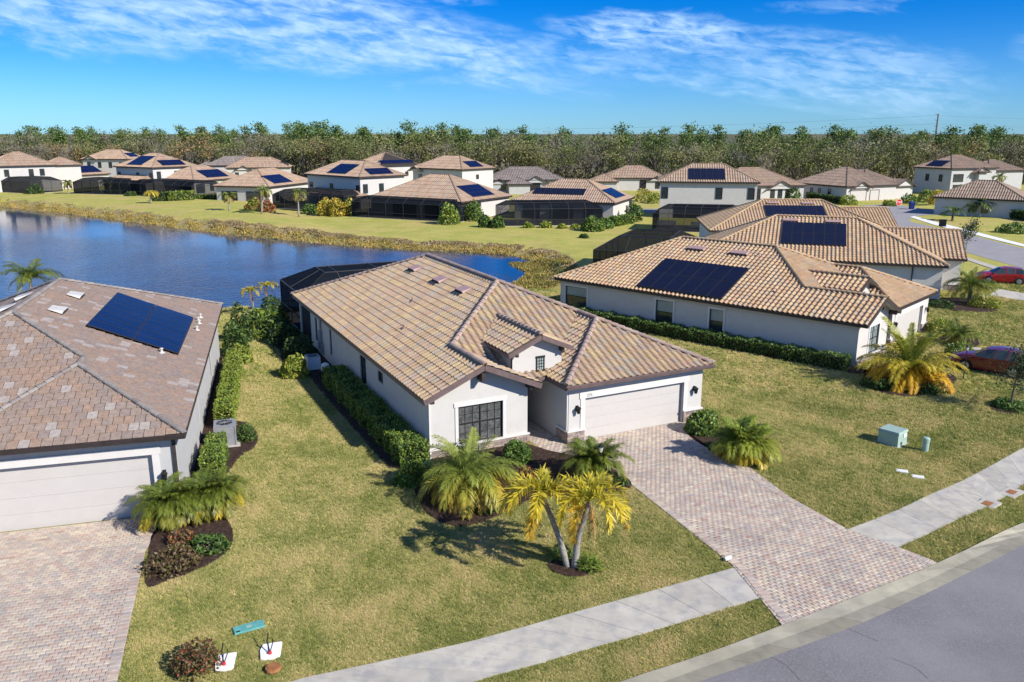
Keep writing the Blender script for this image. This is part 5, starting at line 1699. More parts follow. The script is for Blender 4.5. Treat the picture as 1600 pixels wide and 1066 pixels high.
def blob_points(rx, ry, rz, n, r=rng, shell=.35, lumps=7):
    d = r.normal(size=(n, 3)); d[:, 2] = np.abs(d[:, 2]) * 1.0 - .15
    d /= np.linalg.norm(d, axis=1)[:, None]
    L = r.normal(size=(lumps, 3)); L /= np.linalg.norm(L, axis=1)[:, None]
    k = .8 + .28 * np.max(np.clip(d @ L.T, 0, 1) ** 6, 1)
    rad = k * (1 - shell * r.random(n) ** 1.5)
    return d * rad[:, None] * [rx, ry, rz], d


def bush(name, label, px, rx, rz, n, size, pal, group=None, ry=None, cat='bush', z0=0.0, cut=0.0, aspect=.5, stem=True, shell=.35):
    p = g(*px) if len(px) == 2 else px
    root = thing(name, label, cat, (p[0], p[1], p[2]), 0, group)
    P, d = blob_points(rx, ry or rx, rz, n, shell=shell)
    P[:, 2] += z0 + rz * .12
    P = P[P[:, 2] > .02]
    V, F, T = leaves(P, np.full(len(P), size), pick(pal, len(P), jit=.22), aspect)
    put('foliage', mesh_arrays('foliage', V, F, M['leaf'], T), root)
    if stem:
        mb = MB()
        for k in range(4):
            a = k * 1.6 + rx
            mb.tube([(0, 0, 0), (math.cos(a) * rx * .25, math.sin(a) * rx * .25, (z0 + rz) * .35), (math.cos(a) * rx * .5, math.sin(a) * rx * .5, (z0 + rz) * .75)], [.035, .025, .01], 4)
        mb.build('stem', M['bark'], root)
    return root


def hedge(label, pts, w, h, dens, size, pal, z=None, name='hedge', group=None, cat='hedge'):
    """clipped hedge along points (x, y)"""
    pts = [np.array(p[:2], float) for p in pts]
    o = pts[0]; z0 = float(base_h(*o)) if z is None else z
    root = thing(name, label, cat, (o[0], o[1], z0), 0, group)
    V, F, T = [], [], []
    core = MB()
    P, Nn = [], []
    for a, b in zip(pts[:-1], pts[1:]):
        d = b - a; L = np.hypot(*d); d = d / L; s_ = np.array([-d[1], d[0]])
        n = int(L * (w + 2 * h) * dens)
        u = rng.uniform(-.1, L + .1, n); q = rng.uniform(0, w + 2 * h, n)
        lump = .06 * np.sin(u * 5.1 + q) + .05 * np.sin(u * 2.3)
        off = np.where(q < h, -w / 2 - lump, np.where(q > h + w, w / 2 + lump, q - h - w / 2))
        zz = np.where(q < h, q, np.where(q > h + w, 2 * h + w - q, h + lump))
        k = 1 - .25 * rng.random(n) ** 2
        XY = a + d * u[:, None] + s_ * (off * k)[:, None] - o
        P.append(np.stack([XY[:, 0], XY[:, 1], zz * (1 - .1 * rng.random(n)) + .03 + base_h(XY[:, 0] + o[0], XY[:, 1] + o[1]) - z0], 1))
        m_ = int((w * h) * dens * 1.3)
        for E0, sg in ((a, -1), (b, 1)):
            XY = E0 - o + s_ * rng.uniform(-w / 2, w / 2, (m_, 1)) + d * sg * rng.uniform(-.12, .1, (m_, 1))
            zz_ = rng.uniform(.03, h, m_)
            P.append(np.stack([XY[:, 0], XY[:, 1], zz_ + base_h(XY[:, 0] + o[0], XY[:, 1] + o[1]) - z0], 1))
        e = .72
        q4 = [a - o + d * .08 + s_ * w / 2 * e, a - o + d * .08 - s_ * w / 2 * e, b - o - d * .08 - s_ * w / 2 * e, b - o - d * .08 + s_ * w / 2 * e]
        zb = [float(base_h(*(p + o))) - z0 for p in q4]
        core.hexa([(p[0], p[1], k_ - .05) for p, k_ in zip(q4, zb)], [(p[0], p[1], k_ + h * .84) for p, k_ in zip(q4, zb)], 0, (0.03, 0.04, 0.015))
    P = np.vstack(P)
    V, F, T = leaves(P, np.full(len(P), size), pick(pal, len(P), jit=.28), .55)
    put('foliage', mesh_arrays('foliage', V, F, M['leaf'], T), root)
    core.build('dark_core', M['leaf'], root)  # added solid core, coloured dark so gaps between leaves don't show through
    return root


# ---------------- palms
def frond_mesh(name, L, p0, droop, n, ll, ca_, cb_, width=.035, ang=(62, 35), plume=0.35, seed=0, stalk=.12, vee=.3, sag=.32):
    """pinnate frond along +X, starting at elevation p0 (degrees) and bending down by droop (degrees)"""
    r = np.random.default_rng(seed)
    m = 40
    th = np.radians(p0 - droop * np.linspace(0, 1, m) ** 1.25)
    x = np.concatenate([[0], np.cumsum(np.cos(th[:-1]))]) * L / m; z = np.concatenate([[0], np.cumsum(np.sin(th[:-1]))]) * L / m
    V, F, T = [], [], []
    ca_, cb_ = np.array(ca_), np.array(cb_)
    k = 8
    w0 = .022 * max(1, L / 1.6)
    for i in range(k):
        a, b = int(i * (m - 1) / k), int((i + 1) * (m - 1) / k)
        wa, wb = w0 * (1 - i / k * .9), w0 * (1 - (i + 1) / k * .9)
        n0 = len(V)
        V += [(x[a], -wa, z[a]), (x[a], wa, z[a]), (x[b], wb, z[b]), (x[b], -wb, z[b])]
        F.append((n0, n0 + 1, n0 + 2, n0 + 3)); T.append((ca_ * .7 + cb_ * .3) * 1.15)
    for i in range(n):
        t = stalk + (1 - stalk) * (i + .5) / n
        j = min(m - 1, int(t * (m - 1)))
        tan = np.array([math.cos(th[j]), 0, math.sin(th[j])]); up = np.array([-math.sin(th[j]), 0, math.cos(th[j])])
        a = math.radians(ang[0] + (ang[1] - ang[0]) * t)
        l = ll * (0.45 + .75 * math.sin(PI * min(1, .12 + .83 * t))) * r.uniform(.85, 1.1)
        for s in (-1, 1):
            roll = r.uniform(-1, 1) * plume
            side = np.array([0, s, 0]) * math.cos(vee + roll) + up * math.sin(vee + roll)
            d = tan * math.cos(a) + side * math.sin(a)
            p = np.array([x[j], 0, z[j]])
            mid = p + d * l * .5; tip = p + d * l - np.array([0, 0, 1]) * l * sag
            wv = np.cross(d, up if abs(roll) < .6 else side); wv /= np.linalg.norm(wv) + 1e-9
            wv = wv * width * .5
            n0 = len(V)
            V += [tuple(p - wv * .5), tuple(mid - wv), tuple(tip), tuple(mid + wv), tuple(p + wv * .5)]
            F.append((n0, n0 + 1, n0 + 3, n0 + 4)); F.append((n0 + 1, n0 + 2, n0 + 3))
            c = (ca_ * (1 - t) + cb_ * t) * r.uniform(.8, 1.2)
            T += [c, c]
    return mesh_arrays(name, V, F, M['frond'], T)


FR = {}
def fronds(key, var=2, **kw):
    if key not in FR:
        FR[key] = [frond_mesh('frond', seed=len(FR) * 10 + i, **{**kw, 'L': kw['L'] * (1 + .12 * (i - .5))}) for i in range(var)]
    return FR[key]


def palm(name, label, loc, stems, rings, cat='palm', group=None, bark='palm_bark', seed=0):
    """stems: list of (path, r0, r1); rings: list of (count, frond key, tilt degrees, scale)"""
    r = random.Random(seed)
    root = thing(name, label, cat, loc, 0, group)
    for path, r0, r1 in stems:
        mb = MB()
        q = catmull3(path, 4)
        rad = [r0 + (r1 - r0) * i / (len(q) - 1) for i in range(len(q))]
        mb.tube(q, rad, 8); mb.build('trunk', M[bark], root, smooth=True)
        top = q[-1]
        a0 = r.uniform(0, 6.28)
        for cnt, key, tilt, sc in rings:
            for i in range(cnt):
                a = a0 + 2 * PI * i / cnt + r.uniform(-.22, .22)
                a0 += .37
                put('frond', r.choice(FR[key]), root, (top[0] + math.cos(a) * r1 * .6, top[1] + math.sin(a) * r1 * .6, top[2] + r.uniform(-.05, .08)),
                    (r.uniform(-.15, .15), -math.radians(tilt + r.uniform(-9, 9)), a), (sc * r.uniform(.88, 1.1),) * 3)
    return root


def catmull3(pts, n):
    p = np.asarray(pts, float); p = np.vstack([2 * p[0] - p[1], p, 2 * p[-1] - p[-2]])
    out = []
    for i in range(1, len(p) - 2):
        for t in np.linspace(0, 1, n, endpoint=False):
            a, b, c, d = p[i - 1], p[i], p[i + 1], p[i + 2]
            out.append(0.5 * (2 * b + (c - a) * t + (2 * a - 5 * b + 4 * c - d) * t * t + (3 * b - a - 3 * c + d) * t ** 3))
    return [tuple(q) for q in out] + [tuple(p[-2])]


YG, GG, YY, OO, OL = (0.31, 0.36, 0.06), (0.20, 0.29, 0.05), (0.60, 0.50, 0.06), (0.66, 0.36, 0.04), (0.48, 0.34, 0.05)
# date palm shapes: upright, middle, low, hanging
fronds('date_up', L=2.1, p0=72, droop=55, n=44, ll=.46, ca_=(0.225, 0.300, 0.068), cb_=(0.390, 0.420, 0.090))
fronds('date_mid', L=2.3, p0=42, droop=75, n=46, ll=.46, ca_=GG, cb_=YG)
fronds('date_low', L=2.3, p0=20, droop=85, n=46, ll=.44, ca_=(0.255, 0.315, 0.053), cb_=(0.495, 0.435, 0.060))
fronds('date_hang', L=2.1, p0=2, droop=82, n=42, ll=.40, ca_=(0.360, 0.360, 0.053), cb_=(0.660, 0.435, 0.053))
fronds('gold_up', L=2.9, p0=78, droop=45, n=50, ll=.46, ca_=(0.210, 0.270, 0.053), cb_=(0.45, 0.45, 0.07), width=0.06)
fronds('gold_mid', L=2.8, p0=40, droop=72, n=44, ll=.50, ca_=(0.330, 0.345, 0.045), cb_=(0.62, 0.48, 0.05), width=0.06)
fronds('gold_low', L=2.7, p0=16, droop=85, n=44, ll=.46, ca_=(0.540, 0.420, 0.038), cb_=(0.80, 0.46, 0.035), width=0.06)
fronds('gold_hang', L=2.4, p0=-4, droop=80, n=42, ll=.42, ca_=(0.75, 0.44, 0.03), cb_=(0.85, 0.43, 0.025), width=0.06)
fronds('fox_up', L=1.3, p0=70, droop=95, n=30, ll=.34, ca_=(0.390, 0.405, 0.045), cb_=YY, plume=1.3, width=0.065, sag=.1)
fronds('fox_mid', L=1.9, p0=52, droop=150, n=34, ll=.36, ca_=(0.570, 0.510, 0.053), cb_=(0.690, 0.540, 0.045), plume=1.3, width=0.065, sag=.1)
fronds('fox_low', L=1.75, p0=12, droop=110, n=32, ll=.34, ca_=(0.690, 0.510, 0.045), cb_=(0.750, 0.465, 0.045), plume=1.3, width=0.065, sag=.1)
fronds('fox_dead', L=1.75, p0=-66, droop=20, n=24, ll=.20, ca_=(0.540, 0.255, 0.060), cb_=(0.450, 0.285, 0.120), plume=1.2, width=.03, sag=.3)
fronds('are_up', L=1.35, p0=78, droop=70, n=36, ll=.34, ca_=(0.180, 0.255, 0.045), cb_=(0.300, 0.375, 0.053), width=.04)
fronds('are_mid', L=1.45, p0=50, droop=105, n=36, ll=.36, ca_=(0.225, 0.300, 0.045), cb_=(0.360, 0.390, 0.053), width=.04)
fronds('are_low', L=1.3, p0=20, droop=95, n=34, ll=.34, ca_=(0.450, 0.405, 0.045), cb_=(0.630, 0.480, 0.045), width=.04)
fronds('rob_up', L=1.25, p0=72, droop=75, n=40, ll=0.36, ca_=(0.10, 0.16, 0.03), cb_=(0.20, 0.25, 0.035), width=0.026)
fronds('rob_mid', L=1.35, p0=45, droop=95, n=40, ll=0.36, ca_=(0.09, 0.145, 0.025), cb_=(0.21, 0.25, 0.035), width=0.026)
fronds('rob_low', L=1.3, p0=15, droop=90, n=40, ll=0.34, ca_=(0.11, 0.15, 0.025), cb_=(0.30, 0.29, 0.04), width=0.026)
fronds('far_up', L=1.7, p0=66, droop=85, n=14, ll=.5, ca_=(0.150, 0.210, 0.053), cb_=(0.255, 0.300, 0.075), width=.14)
fronds('far_mid', L=1.9, p0=35, droop=105, n=14, ll=.5, ca_=(0.180, 0.240, 0.060), cb_=(0.330, 0.330, 0.075), width=.14)
fronds('far_low', L=1.7, p0=0, droop=80, n=12, ll=.45, ca_=(0.255, 0.255, 0.075), cb_=(0.390, 0.300, 0.090), width=.14)
fronds('fary_mid', L=1.7, p0=45, droop=120, n=14, ll=.5, ca_=(0.510, 0.465, 0.060), cb_=(0.660, 0.525, 0.075), width=.14)
fronds('dark_mid', L=2.4, p0=45, droop=90, n=16, ll=.6, ca_=(0.075, 0.128, 0.038), cb_=(0.135, 0.195, 0.053), width=.14)

DATE = [(9, 'date_up', 0, .85), (14, 'date_mid', 0, .95), (17, 'date_low', 0, .95), (18, 'date_hang', 0, .93)]
GOLDP = [(12, 'gold_up', 0, 1.1), (16, 'gold_mid', 0, 1.12), (22, 'gold_low', 0, 1.06), (24, 'gold_hang', 0, 1.0)]
p = g(731, 783)
palm('date_palm', 'big yellow green feathery palm with drooping fronds under the front window', p, [([(0, 0, 0), (.03, .04, .55), (0, .05, 1.15)], .2, .16)], DATE, seed=4, bark='bark')
p = g(1418, 600)
palm('date_palm', 'large golden orange palm at the corner of the right house', p, [([(0, 0, 0), (.03, 0, .4), (0, 0, .95)], .28, .22)], GOLDP, seed=9, bark='bark')
# twin trunked yellow palm
p = g(893, 888)
def at_y(px, py, Y):
    v = (533 - py) / FPX; t = Y / (_ca + v * _sa)
    return np.array([(px - 800) / FPX * t, Y, CAM_H + t * (-_sa + v * _ca)])
l1, l0 = at_y(846, 772, p[1] + .25) - p, at_y(875, 845, p[1] + .1) - p
r1, r0 = at_y(921, 784, p[1] - .1) - p, at_y(903, 845, p[1] - .02) - p
palm('twin_palm', 'twin trunked yellow palm leaning apart on the front lawn', p,
     [([(-.12, .03, 0), tuple(l0), tuple((l0 + l1) / 2 + [-.02, 0, .1]), tuple(l1)], .12, .07), ([(.1, -.02, 0), tuple(r0), tuple((r0 + r1) / 2 + [.02, 0, .1]), tuple(r1)], .13, .075)],
     [(3, 'fox_up', 0, .9), (8, 'fox_mid', 0, 1.0), (4, 'fox_low', 0, 1.0), (4, 'fox_dead', 0, .9)], seed=12)
# palms beside the garage on the left
for k, (px, lab) in enumerate((((262, 822), 'left one of two bushy palms beside the grey garage'), ((322, 806), 'right one of two bushy palms beside the grey garage, nearer the lawn'))):
    palm('bushy_palm', lab, g(*px), [([(0, 0, 0), (.02, .02, .4), (0, 0, .85)], .08, .07), ([(.25, .2, 0), (.3, .25, .35), (.38, .3, .75)], .07, .06)],
         [(11, 'rob_up', 0, .92), (17, 'rob_mid', 0, .95), (17, 'rob_low', 0, .92), (9, 'are_low', -12, .9)], seed=31 + k)
palm('bushy_palm', 'dark green fine leaved palm beside the entry walkway and driveway', g(918, 752), [([(0, 0, 0), (0, .03, .4), (-.05, .05, .85)], .07, .06), ([(.35, .1, 0), (.42, .12, .3), (.5, .15, .7)], .07, .06)],
     [(10, 'rob_up', 0, 1.0), (15, 'rob_mid', 0, 1.0), (13, 'rob_low', 0, .95)], seed=41)
palm('areca_palm', 'yellow green clumping palm right of the driveway', g(1150, 716), [([(0, 0, 0), (0, .03, .3), (0, .05, .6)], .06, .05), ([(.3, -.25, 0), (.35, -.28, .25), (.4, -.3, .5)], .06, .05)],
     [(18, 'are_up', 0, 1.08), (22, 'are_mid', 0, 1.0), (18, 'are_low', 0, .92)], seed=43)
palm('green_palm', 'green palm in a planted bed behind the right house, near the red car', g(1513, 474), [([(0, 0, 0), (.05, 0, .7), (0, 0, 1.5)], .2, .17)], [(8, 'date_up', 0, 1), (12, 'rob_mid', 0, 1.75), (10, 'rob_low', 0, 1.7)], seed=44)
palm('green_palm', 'fern like palm at the edge of the right garage bed', g(1495, 538), [([(0, 0, 0), (0, 0, .3), (0, 0, .55)], .1, .09)], [(8, 'rob_up', 0, 1.15), (12, 'rob_mid', 0, 1.2), (8, 'rob_low', 0, 1.1)], seed=45)
palm('dark_palm', 'dark spreading palm beside the side street at the right edge', g(1528, 338), [([(0, 0, 0), (0, 0, .8), (0, 0, 1.7)], .3, .26)], [(9, 'dark_mid', 25, 1.25), (12, 'dark_mid', 0, 1.3), (10, 'dark_mid', -25, 1.2)], seed=46, bark='bark')
palm('young_palm', 'young palm with few fronds on the dry corner lawn', g(1488, 345), [([(0, 0, 0), (0, 0, .6), (0, 0, 1.2)], .22, .18)], [(4, 'dark_mid', 18, .95), (6, 'dark_mid', -8, 1.0)], seed=47, bark='bark')
# lakeside palms
LP = [((409, 334), 3.9, 'curved green palm on the far lawn, tallest of the lakeside palms', 'far', .6), ((467, 339), 4.0, 'green palm with hanging skirt by the lakeside pool cages', 'far', .1), ((358, 329), 2.6, 'small green palm in front of the open lanai', 'far', 0),
      ((236, 318), 2.0, 'yellow palm on the lakeshore in front of the second pool cage', 'fary', .2), ((107, 303), 2.4, 'leftmost lakeside palm against a white wall', 'far', 0), ((165, 303), 2.6, 'slim lakeside palm beside a green tree', 'far', .3),
      ((1558, 310), 4.6, 'tall palm in front of the far two storey house', 'far', 0), ((1526, 309), 3.2, 'yellowish palm beside the portico at far right', 'fary', 0), ((1503, 311), 2.4, 'short palm below the bay window at far right', 'far', 0), ((1466, 322), 2.6, 'yellow young tree like palm on the far lawn by the side street', 'fary', 0)]
for k, (px, h, lab, kind, lean) in enumerate(LP):
    palm('lakeside_palm' if k < 6 else 'street_palm', lab, g(*px), [([(0, 0, 0), (lean * .3, 0, h * .5), (lean, .1, h)], .17, .12)], [(5, 'far_up' if kind == 'far' else 'fary_mid', 0, .95), (8, kind + '_mid', 0, 1.0), (6, 'far_low' if kind == 'far' else 'fary_mid', -20, .9)], seed=60 + k)
# palms at the back of the middle and left houses
q = house_pt(C_O, C_YAW, -1.6, 32.5)
palm('yellow_palm', 'yellow topped slim palm beside the dark pool cage at the water', (q[0] - .6, q[1] + .3, 0), [([(0, 0, 0), (.05, 0, 1.0), (0, 0, 2.0)], .08, .06), ([(.9, .5, 0), (.95, .5, 1.1), (1.05, .5, 2.3)], .08, .06)], [(3, 'fox_up', 0, .55), (6, 'fox_mid', 0, .6), (3, 'fox_dead', 20, .6)], seed=80)
q = at(55, 505, 0)
palm('dark_palm', 'palm whose crown shows above the grey roof against the lake', (q[0], q[1], 0), [([(0, 0, 0), (0, 0, 1.6), (.1, 0, 3.3)], .13, .1)], [(5, 'rob_up', 0, 1.6), (9, 'rob_mid', 0, 1.8), (6, 'date_low', 0, .8)], seed=81)

# ---------------- hedges and shrubs by the houses
hp = lambda *pts: [house_pt(C_O, C_YAW, *q) for q in pts]
hedge('long green hedge along the shaded left wall of the middle house', hp((-.85, -.5), (-.85, 6), (-.85, 13)), 1.25, 1.1, 260, .06, GREEN + LIME[:2])
hedge('low clipped hedge along the white wall of the right house', [house_pt(R_O, R_YAW, -.9, .2), house_pt(R_O, R_YAW, -.9, 10), house_pt(R_O, R_YAW, -.9, 23)], 1.1, .9, 150, .07, DEEP[:1] + GREEN)
lw = lambda *pts: [house_pt(L_O, L_YAW, *q) for q in pts]
hedge('tall trimmed hedge along the bright side wall of the left house, behind the air conditioner', lw((15.0, 11.3), (15.0, 17), (15.0, 22.5)), .85, 1.15, 300, .054, LIME + GREEN[1:2])
hedge('short trimmed hedge between the air conditioner and the bushy palms', lw((14.85, 4.6), (14.9, 7.6)), .8, 1.25, 330, .052, GREEN[1:] + LIME[:3])
bush('round_bush', 'small round dark bush beside the air conditioner', (386, 690), .45, .95, 900, .06, DEEP + GREEN)
bush('croton', 'yellow green croton bush on the shaded lawn by the middle house', (*hp((-2.6, 15.4))[0], 0), .95, 1.35, 900, .11, LIME + GOLD[2:3])
bush('shrub', 'dark shrub behind the yellow croton, against the middle house', (*hp((-1.3, 19.5))[0], 0), 1.2, 1.3, 1100, .11, DEEP)
bush('shrub', 'large leaved bright green shrub at the back corner by the water', (*hp((-2.6, 26.5))[0], 0), 1.7, 2.0, 900, .22, GREEN + LIME[:2], aspect=.28)
bush('shrub', 'dark green shrub under the pool cage wall', (*hp((-1.4, 23.6))[0], 0), 1.2, 1.5, 1000, .12, DEEP)
bush('shrub', 'shrub between the large leaved shrub and the pool cage', (*hp((-1.0, 29.5))[0], 0), 1.2, 2.4, 1000, .13, DEEP + GREEN[:1])
bush('shrub', 'tall shrub at the back corner of the left house', (*lw((15.0, 25.5))[0], 0), 1.0, 2.2, 1100, .12, DEEP + GREEN[:2])
bush('shrub', 'slim dark shrub beside the water behind the left house', (*lw((15.2, 29.0))[0], 0), .8, 2.6, 700, .13, DEEP)
bush('croton', 'yellow tipped shrub at the far end of the trimmed hedge', (*lw((15.4, 23.6))[0], 0), .8, 1.2, 700, .1, LIME)
bush('round_bush', 'rounded green bush in front of the entry walkway', (808, 722), .75, 1.0, 1500, .075, GREEN)
bush('shrub', 'reddish low shrub between the round bush and the twin palm', (820, 752), .7, .55, 700, .07, RED + BROWN)
bush('shrub', 'low dark shrub at the driveway edge of the front bed', (965, 757), .5, .35, 400, .07, DEEP + GREEN[:1])
bush('shrub', 'low green plant under the front date palm', (760, 795), .8, .5, 500, .09, DEEP)
bush('hedge_bush', 'bright leafy bush at the end of the long hedge, next to the front date palm', (650, 752), .95, .95, 1500, .085, LIME[:3] + GREEN)
bush('grass_clump', 'tuft of strappy green leaves at the foot of the twin palm', (922, 890), .45, .5, 420, .15, LIME + GREEN, aspect=.12, stem=False)
bush('grass_clump', 'dark tuft of leaves behind the twin palm trunks', (876, 872), .4, .45, 300, .13, GREEN, aspect=.15, stem=False)
bush('garage_bush', 'glossy green bush at the right corner of the white garage', (1095, 676), .95, 1.15, 1500, .085, GREEN + LIME[:1])
bush('shrub', 'low green ground plant at the tip of the bed right of the driveway', (1165, 722), .75, .4, 600, .08, GREEN)
bush('shrub', 'small groundcover between the clumping palm and the driveway', (1120, 704), .55, .3, 350, .07, GREEN + DEEP)
bush('shrub', 'dead brown shrubs in the bed beside the left driveway', (272, 885), 1.1, .55, 1300, .07, BROWN, shell=.6)
bush('shrub', 'low green shrub in the left bed under the palms', (330, 858), .8, .5, 800, .08, GREEN + DEEP)
bush('shrub', 'reddish bare twigs under the left palms', (285, 850), .6, .5, 500, .06, RED + BROWN, shell=.6)
bush('shrub', 'thinning brown green bush at the bottom of the lawn by the white utility pad', (306, 1046), .78, .85, 1700, .05, BROWN + RED[:1] + [(0.24, 0.15, 0.06), (0.13, 0.12, 0.04)], shell=.8)
for k, (px, rx, rz, pal, lab) in enumerate((((1375, 606), 1.1, .6, DEEP, 'dark low shrub left under the golden palm'), ((1448, 612), 1.0, .5, DEEP + GREEN[:1], 'dark low shrub right under the golden palm'), ((1575, 637), 1.0, .45, GREEN, 'round groundcover at the foot of the young street tree'),
        ((1470, 520), 1.1, 1.1, LIME, 'yellow green bush beside the right garage door'), ((1468, 480), 1.3, .6, DEEP, 'grey green shrub in the bed by the second garage'), ((1540, 480), 1.4, .8, LIME + GOLD[:1], 'yellow flowering shrub in the bed near the red car'),
        ((1500, 560), 1.0, 1.1, LIME + GREEN, 'pale green shrub between the golden palm and the maroon car'))):
    bush('shrub', lab, px, rx, rz, 900, .1, pal)
# along the far shore
for k, (px, rx, rz, n, pal, lab) in enumerate((((178, 303), 2.2, 3.0, 700, GREEN, 'bright green tree like shrub on the far shore beside the slim palm'), ((55, 303), 2.4, 2.0, 500, DEEP, 'dark shrub on the far left shore'), ((205, 306), 1.8, 1.0, 400, DEEP, 'dark shrub left of the yellow lakeshore palm'),
        ((252, 314), 2.2, 1.7, 500, DEEP, 'dark round shrub right of the yellow lakeshore palm'), ((396, 329), 2.0, 2.2, 600, RED + LIME, 'red and yellow croton bed beside the tallest lakeside palm'), ((418, 331), 1.6, 2.0, 400, RED, 'red leaved shrub between lakeside palms'), ((484, 334), 1.7, 1.8, 500, GREEN, 'green shrub left of the golden bushes'),
        ((508, 337), 1.7, 2.9, 700, GOLD + LIME[:1], 'left part of the golden bush mass at the lakeside'), ((528, 338), 1.8, 3.0, 700, GOLD, 'middle golden bush at the lakeside'), ((545, 337), 1.4, 3.1, 600, GOLD + LIME, 'right golden bush beside the widest pool cage'),
        ((703, 350), 2.1, 3.4, 1100, LIME + GREEN[1:], 'bright lime green shrub at the corner of the widest pool cage'), ((738, 345), 1.9, 3.3, 900, GREEN + LIME[:1], 'green shrub right of the bright lime shrub'), ((758, 355), 1.2, 2.1, 600, GREEN, 'small dark tree on the lawn by the pool cages'), ((778, 356), 1.3, 2.0, 600, DEEP + GREEN, 'dark shrub left of the last pool cage'),
        ((925, 361), 2.0, 2.0, 1000, GREEN + LIME[:1], 'big round shrub in front of the last pool cage'), ((946, 357), 1.5, 1.6, 600, GREEN, 'green shrub right of the big round shrub'), ((852, 356), 1.0, 1.1, 400, LIME, 'small pale shrub in front of the last pool cage'), ((878, 357), .8, .7, 250, LIME, 'tiny yellow green shrub under the last pool cage'), ((898, 357), .8, .7, 250, LIME, 'second tiny yellow green shrub under the last pool cage'),
        ((826, 356), .9, .8, 250, LIME, 'low shrub at the left end of the last pool cage'), ((913, 372), .7, .5, 200, DEEP, 'lonely low shrub on the lawn by the lake end'), ((990, 346), 1.6, 3.0, 600, DEEP + GREEN, 'dark narrow tree beside the blue solar house'),
        ((1008, 315), 2.6, 2.8, 600, GOLD + LIME, 'yellow bushes in front of the portico house'), ((1022, 318), 1.8, 2.4, 400, LIME, 'lime bushes in front of the portico house'), ((1240, 313), 1.8, 2.6, 500, GREEN, 'green bush between the triple window house and the garage house'), ((1325, 320), 2.0, 1.8, 500, LIME, 'palm like bush at the corner of the three garage house'),
        ((1390, 322), 1.6, 1.2, 400, LIME, 'pale bush beside the red octagonal sign'), ((1420, 318), 2.0, 1.9, 500, GREEN, 'green bush under the windows of the garage house'), ((1448, 316), 2.2, 3.0, 700, GREEN + LIME, 'green tree right of the garage house'), ((1462, 320), 1.6, 2.2, 400, GOLD, 'yellow bush by the far two storey house'),
        ((1585, 364), 2.6, 1.5, 600, GREEN, 'clipped bush on the dry lawn at the right edge'), ((768, 262), 2.5, 3.0, 300, GOLD, 'yellow tree at the edge of the dry field'), ((655, 296), 2.0, 3.5, 400, GREEN + LIME, 'green shrub between two white two storey houses'), ((822, 292), 1.8, 3.2, 400, LIME, 'yellow green shrub before the grey tiled house'),
        ((1575, 338), 3.0, 1.2, 600, DEEP, 'dark shrubs along the grey wall at the right edge'))):
    bush('shrub', lab, px, rx, rz, n, .24, pal)
hedge('clipped hedge in front of a lakeside pool cage', gp((262, 314.5), (303, 312)), 1.5, 1.9, 30, .2, LIME + GREEN)
hedge('low hedge under a lanai window of a lakeside house', gp((310, 311), (337, 311.5)), 1.0, .9, 30, .2, GREEN)
hedge('low hedge beside the white wall at the end of the lake', gp((957, 354), (986, 349)), 1.4, 1.5, 30, .2, GREEN + LIME[:1])
hedge('dark hedge along the side of the three garage house', gp((1264, 311), (1316, 319)), 1.4, 1.4, 20, .24, DEEP)
hedge('shaded hedge along the grey wall at the right edge', gp((1552, 336), (1620, 347)), 1.6, 1.5, 25, .24, DEEP)


# ---------------- young street trees
def street_tree(label, px, h, rad, n, size, pal, lean=(0, 0), seed=0, bark='bark', z0=.42):
    r = np.random.default_rng(seed)
    p = g(*px)
    root = thing('young_tree', label, 'tree', p)
    mb = MB()
    mb.tube(catmull3([(0, 0, 0), (lean[0] * .3, lean[1] * .3, h * .4), (lean[0], lean[1], h * .92)], 4), [.09 - .075 * i / 8 for i in range(9)], 7)
    P = []
    for k in range(13):
        t = r.uniform(z0, .97); a = r.uniform(0, 6.28); rr_ = rad * (1.15 - t) * r.uniform(.6, 1.25) / .6
        s = np.array([lean[0] * t, lean[1] * t, h * t * .92]); e = s + [math.cos(a) * rr_, math.sin(a) * rr_, h * .1]
        mb.tube([tuple(s), tuple((s + e) / 2 + [0, 0, .08]), tuple(e)], [.03, .02, .008], 4)
        m = n // 13
        u = r.random((m, 1)) ** .6
        P.append(s + (e - s) * u + r.normal(size=(m, 3)) * .2 * rad)
    mb.build('trunk', M[bark], root)
    P = np.vstack(P)
    V, F, T = leaves(P, np.full(len(P), size), pick(pal, len(P), jit=.25), .45)
    put('crown', mesh_arrays('crown', V, F, M['leaf'], T), root)


street_tree('sparse young tree in front of the maroon car at the right edge', (1578, 640), 3.4, 1.25, 1500, .085, [(0.10, 0.13, 0.06), (0.13, 0.16, 0.08), (0.08, 0.10, 0.045)], (.25, .1), 1)
street_tree('slender young tree beside the side street behind the right houses', (1506, 411), 6.0, 1.2, 1000, .115, [(0.06, 0.085, 0.04), (0.08, 0.11, 0.05)], (.15, 0), 2, 'palm_bark', .3)
street_tree('bare small tree at the lake end beside the right house', (868, 449), 2.6, .8, 300, .09, DEEP, (0, 0), 3, 'bark', .2)

# ---------------- reeds along the lake
def shore_pts(n, i0, i1, lo, hi):
    seg = resample(np.array(LAKE[i0:i1 + 1]), n=400)
    k = rng.integers(0, len(seg) - 1, n)
    p = seg[k] + (seg[k + 1] - seg[k]) * rng.random((n, 1))
    t = seg[k + 1] - seg[k]; nn = np.stack([-t[:, 1], t[:, 0]], 1) / (np.hypot(*t.T)[:, None] + 1e-9)
    return p + nn * rng.uniform(lo, hi, (n, 1))


